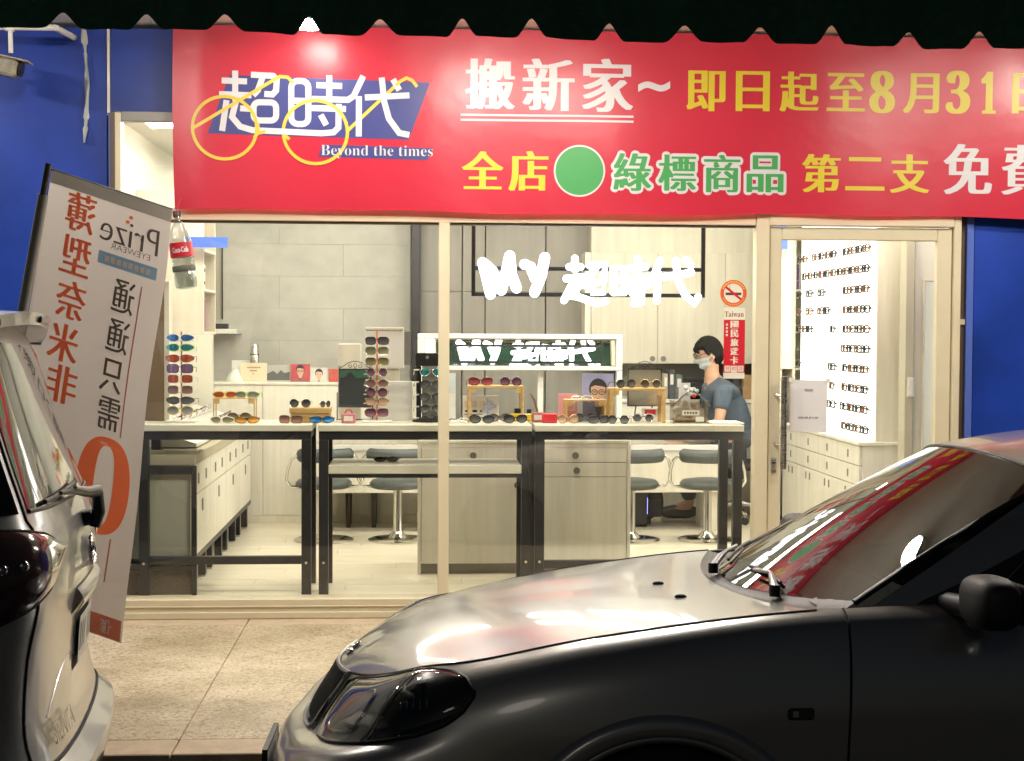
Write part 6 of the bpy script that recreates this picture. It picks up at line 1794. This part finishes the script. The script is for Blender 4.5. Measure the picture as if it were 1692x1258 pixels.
VAN = thing('silver_minivan', 'silver minivan at the left edge, rear end with tail lamp and wiper', 'minivan', (-.955, -3.47, 0))
VAN.rotation_euler = (R(2.2), 0, math.pi + R(7.5))   # local +x runs to the car's nose, local +y is the flank nearest the street
paintV = paint('light_silver_paint', (.43, .43, .43), .32)
VWC = [.80, 3.42]; VRA = .335; VWZ = .295
def varch(p):
    x, y, z = p
    if y < .55: return p
    for xc in VWC:
        d = x - xc
        if abs(d) < VRA:
            za = VWZ + math.sqrt(VRA * VRA - d * d)
            if z < za: return (x, y, za)
    return p
us = [k * .05 for k in range(221)]
bs2 = [k * .25 for k in range(45)]
for sgn in (1, -1):
    vs = [(lambda p: (p[0], p[1] * sgn, p[2]))(varch(S2(a, b))) for a in us for b in bs2]
    nb = len(bs2)
    MB().add(vs, [(i * nb + j, (i + 1) * nb + j, (i + 1) * nb + j + 1, i * nb + j + 1) for i in range(len(us) - 1) for j in range(nb - 1)
                  if (Vector(vs[i * nb + j]) - Vector(vs[i * nb + j + 1])).length > 1e-6 or (Vector(vs[(i + 1) * nb + j]) - Vector(vs[(i + 1) * nb + j + 1])).length > 1e-6]).build('body_side', paintV, VAN, 180)
MB().grid(lambda u, v: (lambda p, w: (p[0], p[1] * w, p[2] + .045 * (1 - w * w) * min(1, 6 * u)))(S2(11 * u if u < 1 else 10.99, 0), 2 * v - 1), 70, 24).build('roof', paintV, VAN, 180)
def vo(a, b, h, sgn=1):
    p = off(S2, a, b, h); return (p.x, p.y * sgn, p.z)
def vov(a, b, h):     # across the centre line
    return vo(abs(a) + 1e-4, b, h, 1 if a >= 0 else -1)
MB().grid(lambda u, v: vov(-2.42 + 4.84 * u, .95 + 3.0 * v, .003), 40, 14).build('rear_window', mat('van_glass', (.05, .055, .05), .03, coat=1.0, spec=.9), VAN, 180)
MB().tube([vov(-2.42 + 4.84 * k / 40, 3.97, .004) for k in range(41)], .006, 6).build('window_seal', M_trim, VAN, 60)
for sgn in (1, -1):
    MB().grid(lambda u, v: vo(2.72 + 2.1 * u, 1.0 + 3.0 * v, .003, sgn), 24, 10).build('rear_side_glass', M_dglass, VAN, 180)
    MB().grid(lambda u, v: vo(5.0 + 2.6 * u, 1.0 + 3.0 * v, .003, sgn), 24, 10).build('door_glass', M_dglass, VAN, 180)
    # tailgate gap beside window and lamp, then down to the bumper
    MB().tube([vo(2.56 + .10 * math.sin(k / 40 * 9) * (k > 18), .3 + 8.6 * k / 40, .001, sgn) for k in range(41)], .004, 5).build('tailgate_gap', M_seam, VAN)
    # tail lamp: dark outer lens, clear inner lens
    lb0 = lambda a: lin([1.7, 2.1, 2.8, 3.6, 4.35], [4.95, 4.62, 4.42, 4.30, 4.28], a)
    lb1 = lambda a: lin([1.7, 2.1, 2.8, 3.6, 4.35], [5.15, 5.75, 6.05, 6.35, 6.45], a)
    def vl(a0, a1, h, dome):
        return lambda u, v: (lambda a: vo(a, lb0(a) + (lb1(a) - lb0(a)) * v, h + dome * math.sin(math.pi * v) ** .7, sgn))(a0 + (a1 - a0) * u)
    tl_ = MB().grid(vl(2.36, 4.35, .006, .022), 24, 14).build('tail_lamp', mat('smoked_red', (.050, .028, .028), .10, coat=1.0), VAN, 180)
    MB().grid(vl(1.72, 2.34, .006, .020), 14, 12).build('clear_lens', mat('clear_lens', (.42, .40, .37), .08, metal=.75, coat=1.0), tl_, 180)
    for q in (3.0, 3.35, 3.7):
        c = vo(q, (lb0(q) + lb1(q)) / 2, .022, sgn)
        MB().ball(c, .016, 8, 6).build('bulb_glint', mat('lamp_chrome2', (.5, .5, .5), .1, metal=1), tl_, 60)
    MB().tube([vo(1.72 + 2.63 * k / 24, lb0(1.72 + 2.63 * k / 24), .004, sgn) for k in range(25)], .005, 5).build('lamp_gap', M_seam, tl_)
    MB().tube([vo(1.72 + 2.63 * k / 24, lb1(1.72 + 2.63 * k / 24), .004, sgn) for k in range(25)], .005, 5).build('lamp_gap', M_seam, tl_)
    for xc in VWC:
        MB().tube([(xc - (VRA + .004) * math.cos(math.pi * k / 28), .846 * sgn, VWZ + (VRA + .004) * math.sin(math.pi * k / 28)) for k in range(29)], .012, 8).build('arch_lip', paintV, VAN, 60)
        MB().grid(lambda u, v: (xc - (VRA + .003) * math.cos(math.pi * u), (.5 + .34 * v) * sgn, VWZ + (VRA + .003) * math.sin(math.pi * u)), 24, 2).build('wheel_well', M_seam, VAN, 180)
        MB().box(xc - VRA, xc + VRA, .485 * sgn, .499 * sgn, .14, VWZ + VRA).build('well_wall', M_seam, VAN)
        wheel(VAN, (xc, .74 * sgn, VWZ), .295, .18, sgn)
# bumper step and gap
MB().grid(lambda u, v: (lambda a: (lambda p, q: tuple(x_ + (y_ - x_) * v for x_, y_ in zip(p, q)))(vov(a, 8.85, .002), vov(a, 9.5, .040)))(-3.0 + 6.0 * u), 40, 5).build('bumper_step', paintV, VAN, 180)
MB().grid(lambda u, v: vov(-3.0 + 6.0 * u, 9.5 + 1.5 * v, .040 - .03 * v * v), 40, 8).build('bumper', paintV, VAN, 180)
MB().tube([vov(-2.7 + 5.4 * k / 40, 8.82, .002) for k in range(41)], .005, 5).build('bumper_gap', M_seam, VAN)
# roof spoiler with brake lamp
def spoil(u, v):
    w = 2 * v - 1
    e = S2(0, 0)
    x = .34 - .20 * u + .07 * w * w; z = 1.712 - .012 * u - .035 * w * w
    return (x, w * .60, z)
mb = MB().grid(spoil, 8, 24)
mb.grid(lambda u, v: (lambda p: (p[0] + .01, p[1], p[2] - .045 + .01 * u))(spoil(u, v)), 8, 24)
mb.grid(lambda u, v: (lambda p: (p[0] + .01 * u, p[1], p[2] - .035 * u))(spoil(1, v)), 2, 24)
mb.grid(lambda u, v: (lambda p: (p[0] + .01 * v, p[1], p[2] - .04 * v))(spoil(u, 1)), 8, 2)
mb.grid(lambda u, v: (lambda p: (p[0] + .01 * v, p[1], p[2] - .04 * v))(spoil(u, 0)), 8, 2)
mb.build('roof_spoiler', paintV, VAN, 40)
p = spoil(.92, .5)
MB().box(p[0] - .018, p[0] + .002, -.10, .10, p[2] - .030, p[2] - .010, bev=.004).build('brake_lamp', mat('smoked_red', (.035, .010, .010), .07), VAN)
MB().ball((spoil(1, .95)[0] - .002, spoil(1, .95)[1], spoil(1, .95)[2] - .018), (.006, .014, .012), 10, 6).build('spoiler_stop', M_trim, VAN)
# wiper: motor boss, cranked arm, blade
c0 = Vector(vov(.0, 4.75, .012))
wv = MB().tube([Vector(vov(0, 4.75, -.01)), c0 + Vector((-.012, 0, .0))], .024, 12).build('rear_wiper', M_trim, VAN, 40)
MB().tube([c0 + Vector((-.02, 0, -.03)), c0 + Vector((-.032, .0, .015)), c0 + Vector((-.030, .02, .075)), Vector(vov(.32, 4.0, .040)), Vector(vov(.75, 3.85, .032)), Vector(vov(1.25, 3.8, .022))], [.016, .020, .018, .013, .010, .006], 8).build('arm', M_trim, wv, 60)
MB().tube([c0 + Vector((-.040, .01, .055)), c0 + Vector((-.036, .03, .088)), Vector(vov(.34, 3.96, .052)), Vector(vov(.8, 3.8, .042))], [.007, .010, .009, .005], 8).build('arm_cover', mat('wiper_silver', (.36, .36, .37), .3), wv, 60)
MB().tube([vov(.15 + 1.75 * k / 12, 3.72 + .012 * k, .014) for k in range(13)], .007, 6).build('blade', M_trim, wv, 60)
# badge, plate garnish, plate, model lettering
MB().tube([vov(.16 * math.cos(t), 5.55 + .32 * math.sin(t), .012) for t in [2 * math.pi * k / 24 for k in range(24)]], .007, 6, closed=True).build('emblem_ring', M_chrome, VAN, 60)
MB().tube([vov(.09 * math.cos(t), 5.50 + .18 * math.sin(t), .012) for t in [2 * math.pi * k / 20 for k in range(20)]], .005, 6, closed=True).build('emblem_ring', M_chrome, VAN, 60)
MB().grid(lambda u, v: vov(-.85 + 1.7 * u, 6.1 + .55 * v, .004 + .022 * math.sin(math.pi * v)), 20, 8).build('plate_garnish', paintV, VAN, 180)
MB().grid(lambda u, v: vov(-.62 + 1.24 * u, 6.68 + .95 * v, .002), 12, 6).build('plate_recess', M_seam, VAN, 180)
pv = MB().grid(lambda u, v: vov(-.52 + 1.04 * u, 6.78 + .75 * v, .012), 12, 6).build('number_plate', mat('plate_white', (.62, .62, .58), .4), VAN, 180)
for k in range(7):
    if k == 3: continue
    a = -.43 + .86 * k / 6
    MB().grid(lambda u, v: vov(a - .022 + .044 * u, 6.93 + .45 * v, .0135), 1, 4).build('plate_numeral', M_trim, pv)
md = MB()
vs, fs = glyphs('SIENTA', .004)
md.add([vov(1.92 - .95 * u, 8.46 - .46 * v, .014) for u, v, w in vs], fs)
md.build('model_lettering', mat('letter_chrome', (.16, .155, .15), .2, metal=.8), VAN)
MB().tube([vov(1.9 - 1.4 * k / 10, 7.9 - .6 * math.sin(k / 10 * 2.2), .001) for k in range(11)], .002, 5).build('tailgate_crease', paintV, VAN, 60)
MB().box(.2, 3.9, -.7, .7, .16, .26, bev=.02).build('underbody', M_seam, VAN)
# windscreen and front details of the minivan
MB().grid(lambda u, v: (lambda a, w: (lambda p: (p[0] + .01, p[1] * w, p[2] + .048 * (1 - w * w) + .004))(S2(a, 0)))(8.1 + .8 * u, .9 * (2 * v - 1)), 12, 20).build('windscreen', M_dglass, VAN, 180)
for sgn in (1, -1):
    MB().grid(lambda u, v: vo(9.5 + .9 * u, 4.2 + 2.2 * v, .006, sgn), 10, 6).build('headlamp', mat('lamp_bowl', (.05, .05, .052), .22), VAN, 180)

# ================================================================== SEATED MAN
def skinned(name, verts, edges, radii, root=0, sub=2):
    me = bpy.data.meshes.new(name)
    me.from_pydata([tuple(v) for v in verts], edges, [])
    ob = bpy.data.objects.new(name, me); COL.objects.link(ob)
    md = ob.modifiers.new('s', 'SKIN'); md.use_smooth_shade = True
    for k, v in enumerate(me.skin_vertices[0].data):
        r = radii[k]; v.radius = r if isinstance(r, tuple) else (r, r)
        v.use_root = (k == root)
    sd = ob.modifiers.new('d', 'SUBSURF'); sd.levels = sub; sd.render_levels = sub
    dg = bpy.context.evaluated_depsgraph_get()
    ev = ob.evaluated_get(dg).to_mesh()
    vs = [tuple(v.co) for v in ev.vertices]; fs = [tuple(p.vertices) for p in ev.polygons]
    bpy.data.objects.remove(ob); bpy.data.meshes.remove(me)
    return vs, fs
PX, PY = 2.295, 3.45
HEAD = Vector((2.25, 3.45, 1.486 - .004))
SHZ = 1.257
man = thing('person', 'seated man in grey blue polo shirt, face mask and glasses, looking down to the left', 'person', (PX + .15, PY, FZ))
M_skin = mat('skin', (.50, .29, .19), .5, var=(30, .06))
M_shirt = mat('heather_shirt', (.062, .085, .118), .85, var=(160, .55), bump=(200, .2, .002))
M_trou = mat('dark_trousers', (.014, .015, .02), .85)
hip = Vector((PX + .17, PY, FZ + .54)); wst = Vector((PX + .14, PY, FZ + .70)); chest = Vector((PX + .055, PY, SHZ - .14)); up = Vector((PX + .015, PY, SHZ - .03)); neck = Vector((PX - .025, PY, SHZ + .05)); skull = HEAD + Vector((.02, 0, -.04))
V = [hip, wst, chest, up, neck, skull]; E_ = [(0, 1), (1, 2), (2, 3), (3, 4), (4, 5)]; RD = [(.10, .15), (.10, .14), (.10, .15), (.07, .10), .060, .060]
def limb(base, pts, rs):
    i = base
    for p, r in zip(pts, rs):
        V.append(Vector(p)); RD.append(r); E_.append((i, len(V) - 1)); i = len(V) - 1
    return i
hands = []
for s_, el in ((-1, Vector((PX - .02, PY - .27, SHZ - .295))), (1, Vector((PX - .06, PY + .24, SHZ - .28)))):
    sh = Vector((PX + .03, PY + s_ * .185, SHZ - .055))
    wr = Vector((el.x - .235, PY + s_ * .10, TZ + .075))
    w_ = limb(3, [sh, sh.lerp(el, .5), el, el.lerp(wr, .5), wr, wr + Vector((-.045, -s_ * .015, -.012))], [.055, .050, .042, .036, .027, (.035, .018)])
    palm = V[w_]
    for k in range(4):      # four fingers of unequal length, bent, then the thumb from the palm's side
        o_ = Vector((-.035, s_ * (.026 - .018 * k), -.004)); L_ = (.062, .072, .068, .052)[k]
        limb(w_, [palm + o_, palm + o_ + Vector((-L_ * .5, 0, -.006)), palm + o_ + Vector((-L_ * .85, 0, -.028))], [.009, .0085, .007])
    limb(w_, [palm + Vector((-.005, -s_ * .034, -.006)), palm + Vector((-.04, -s_ * .044, -.018))], [.010, .008])
for s_ in (-1, 1):
    kn = Vector((PX - .25, PY + s_ * .13, FZ + .50)); an = Vector((2.11 + .02 * s_, PY + s_ * .11, FZ + .13))
    limb(0, [hip + Vector((-.03, s_ * .10, -.02)), kn, kn.lerp(an, .45), an, an + Vector((-.10, 0, -.05)), an + Vector((-.19, 0, -.075))], [.085, .060, .052, .036, .036, .028])
vs, fs = skinned('body', V, E_, RD)
mb = MB().add(vs, fs)
# head: skull, brow, nose, jaw and chin in one surface
def head(u, v, h=0.0):
    az = 2 * math.pi * u; po = math.pi * (.002 + .996 * v)
    fx, sy, z = math.cos(az) * math.sin(po), math.sin(az) * math.sin(po), math.cos(po)
    low = max(0, -z - .1)
    jaw = 1 - .42 * low * (1 if fx > 0 else 1.15)
    rx, ry, rz = .098 + h, (.076 + h) * jaw, .122 + h
    x = fx * rx * (1 - (.30 * low if fx < 0 else .05 * low)); y = sy * ry; zz = z * rz
    nose = .024 * math.exp(-((sy / .16) ** 2) - (((zz + .018) / .022) ** 2)) * (fx > 0) + .006 * math.exp(-((sy / .5) ** 2) - (((zz - .028) / .014) ** 2)) * (fx > 0) + .008 * math.exp(-((sy / .3) ** 2) - (((zz + .095) / .02) ** 2)) * (fx > 0)
    x += nose
    return (x, y, zz)
HM = Matrix.Translation(HEAD) @ Matrix.Rotation(R(180), 4, 'Z') @ Matrix.Rotation(R(14), 4, 'Y')
hm = MB().grid(lambda u, v: head(u, v), 40, 28).xf(HM)
mb.add(hm.v, hm.f)
for s_ in (-1, 1):
    e_ = MB().ball((-.012, s_ * .077, -.012), (.018, .010, .030), 10, 8).xf(HM); mb.add(e_.v, e_.f)
part(mb, 'body', M_skin, man, 180)
M_hair = mat('black_hair', (.009, .0075, .0075), .75, spec=.25, bump=(120, 1.0, .012), stretch=(1, 1, .3))
def hairline(u):
    a = abs(((u + .5) % 1) - .5) * 2      # 0 front .. 1 back
    return math.acos(max(-1, min(1, lin([0, .18, .33, .42, .50, .6, 1], [.42, .40, .34, -.10, .05, -.70, -.86], a)))) / math.pi
hr = MB().grid(lambda u, v: head(u, v * hairline(u), (.021 + .006 * math.sin(u * 40 + v * 9) * v) * (1 - .55 * max(0, v - .8) / .2)), 60, 16)
hr.grid(lambda u, v: (.088 + .020 * math.sin(math.pi * v) - .006 * v, -.072 + .144 * u, .078 - .052 * v - .010 * math.sin(u * 21)), 16, 5)   # fringe
part(hr.xf(HM), 'hair', M_hair, man, 60)
mk = MB().grid(lambda u, v: head(-.21 + .42 * u, .545 + .345 * v, .008 + .004 * math.sin(v * 16) + .010 * math.exp(-((u - .5) / .15) ** 2)), 20, 14)
part(mk.xf(HM), 'face_mask', mat('mask_blue', (.52, .60, .62), .8, bump=(200, .2, .001)), man, 60)
for s_ in (-1, 1):
    part(MB().tube([(.040, s_ * .074, -.035), (.01, s_ * .083, -.02), (-.014, s_ * .086, .008)], .002, 5).xf(HM), 'mask_strap', M_white, man)
    part(MB().tube([(.040, s_ * .072, -.085), (.01, s_ * .080, -.06), (-.016, s_ * .086, -.03)], .002, 5).xf(HM), 'mask_strap', M_white, man)
    part(MB().ball((.088, s_ * .031, .014), (.010, .014, .009), 10, 8).xf(HM), 'eye', mat('eye_white', (.6, .58, .55), .2), man, 60)
    part(MB().ball((.0965, s_ * .031, .012), (.003, .006, .006), 8, 6).xf(HM), 'iris', M_blackp, man, 60)
    part(MB().tube([(.112, s_ * .034 + .027 * math.cos(t), .010 + .021 * math.sin(t)) for t in [2 * math.pi * k / 18 for k in range(18)]], .0026, 5, closed=True).xf(HM), 'spectacles_rim', M_blackp, man, 60)
    part(MB().tube([(.111, s_ * .061, .014), (.06, s_ * .084, .014), (-.02, s_ * .088, .010)], .0024, 5).xf(HM), 'spectacles_arm', M_blackp, man, 60)
part(MB().tube([(.112, -.008, .014), (.116, 0, .017), (.112, .008, .014)], .0024, 5).xf(HM), 'spectacles_bridge', M_blackp, man, 60)
# shirt over torso and upper arms
V = [hip + Vector((0, 0, -.02)), wst + Vector((.01, 0, 0)), chest + Vector((.012, 0, 0)), up + Vector((.012, 0, -.005)), neck + Vector((.004, 0, -.028))]; E_ = [(0, 1), (1, 2), (2, 3), (3, 4)]; RD = [(.135, .185), (.135, .18), (.14, .19), (.105, .14), .078]
for s_, el in ((-1, Vector((PX - .02, PY - .27, SHZ - .295))), (1, Vector((PX - .06, PY + .24, SHZ - .28)))):
    sh = Vector((PX + .03, PY + s_ * .190, SHZ - .055))
    limb(3, [sh, sh.lerp(el, .35), sh.lerp(el, .66)], [.080, .074, .072])
vs, fs = skinned('shirt', V, E_, RD)
so = part(MB().add(vs, fs), 'shirt', M_shirt, man, 180)
cl = MB().grid(lambda u, v: ((.070 + .014 * v) * math.cos(2 * math.pi * u), (.070 + .014 * v) * math.sin(2 * math.pi * u), -.030 * v + .016 * math.cos(2 * math.pi * u)), 24, 3)
part(cl.xf(Matrix.Translation(neck + Vector((.008, 0, -.034)))), 'collar', M_shirt, man, 180)
V = [hip + Vector((0, 0, -.01))]; E_ = []; RD = [(.125, .18)]
for s_ in (-1, 1):
    kn = Vector((PX - .25, PY + s_ * .13, FZ + .50)); an = Vector((2.11 + .02 * s_, PY + s_ * .11, FZ + .13))
    limb(0, [hip + Vector((-.05, s_ * .10, -.02)), kn, kn.lerp(an, .45), kn.lerp(an, .92)], [.10, .078, .070, .062])
vs, fs = skinned('trousers', V, E_, RD)
part(MB().add(vs, fs), 'trousers', M_trou, man, 180)
for s_ in (-1, 1):
    an = Vector((2.11 + .02 * s_, PY + s_ * .11, FZ + .13))
    part(MB().ball(an + Vector((-.085, 0, -.062)), (.15, .048, .042), 16, 10), 'shoe', M_blackp, man, 180)
    part(MB().box(an.x - .225, an.x + .055, an.y - .042, an.y + .042, an.z - .118, an.z - .098, bev=.008), 'shoe_sole', M_white, man)
# swivel chair
ch = thing('office_chair', 'black swivel chair with chrome base under the seated man', 'chair', (PX + .19, PY, FZ))
CX = PX + .19
part(MB().box(CX - .26, CX + .22, PY - .24, PY + .24, FZ + .40, FZ + .46, bev=.025), 'seat', MATS['black_cloth'], ch, 40)
part(MB().box(-.03, .03, -.22, .22, 0, .42, bev=.025).xf(Matrix.Translation((CX + .21, PY, FZ + .50)) @ Matrix.Rotation(R(10), 4, 'Y')), 'backrest', MATS['black_cloth'], ch, 40)
part(MB().tube([(CX, PY, FZ + .12), (CX, PY, FZ + .40)], .028, 12), 'gas_column', M_chrome, ch, 40)
part(MB().tube([(CX + .12, PY, FZ + .41), (CX + .24, PY, FZ + .43), (CX + .25, PY, FZ + .6)], .016, 8), 'back_stay', M_chrome, ch, 40)
for k in range(5):
    a = R(72 * k + 196)
    tip = Vector((CX + .31 * math.cos(a), PY + .31 * math.sin(a), FZ + .085))
    part(MB().tube([(CX, PY, FZ + .14), tip], [.022, .014], 8), 'base_arm', M_chrome, ch, 40)
    part(MB().lathe([(.026, -.012), (.030, -.006), (.030, .006), (.026, .012)], (tip.x, tip.y, FZ + .031), 14, 'Y'), 'caster', M_rub, ch, 40)
    part(MB().tube([(tip.x, tip.y, FZ + .055), (tip.x, tip.y, FZ + .09)], .009, 8), 'caster_stem', M_chrome, ch)
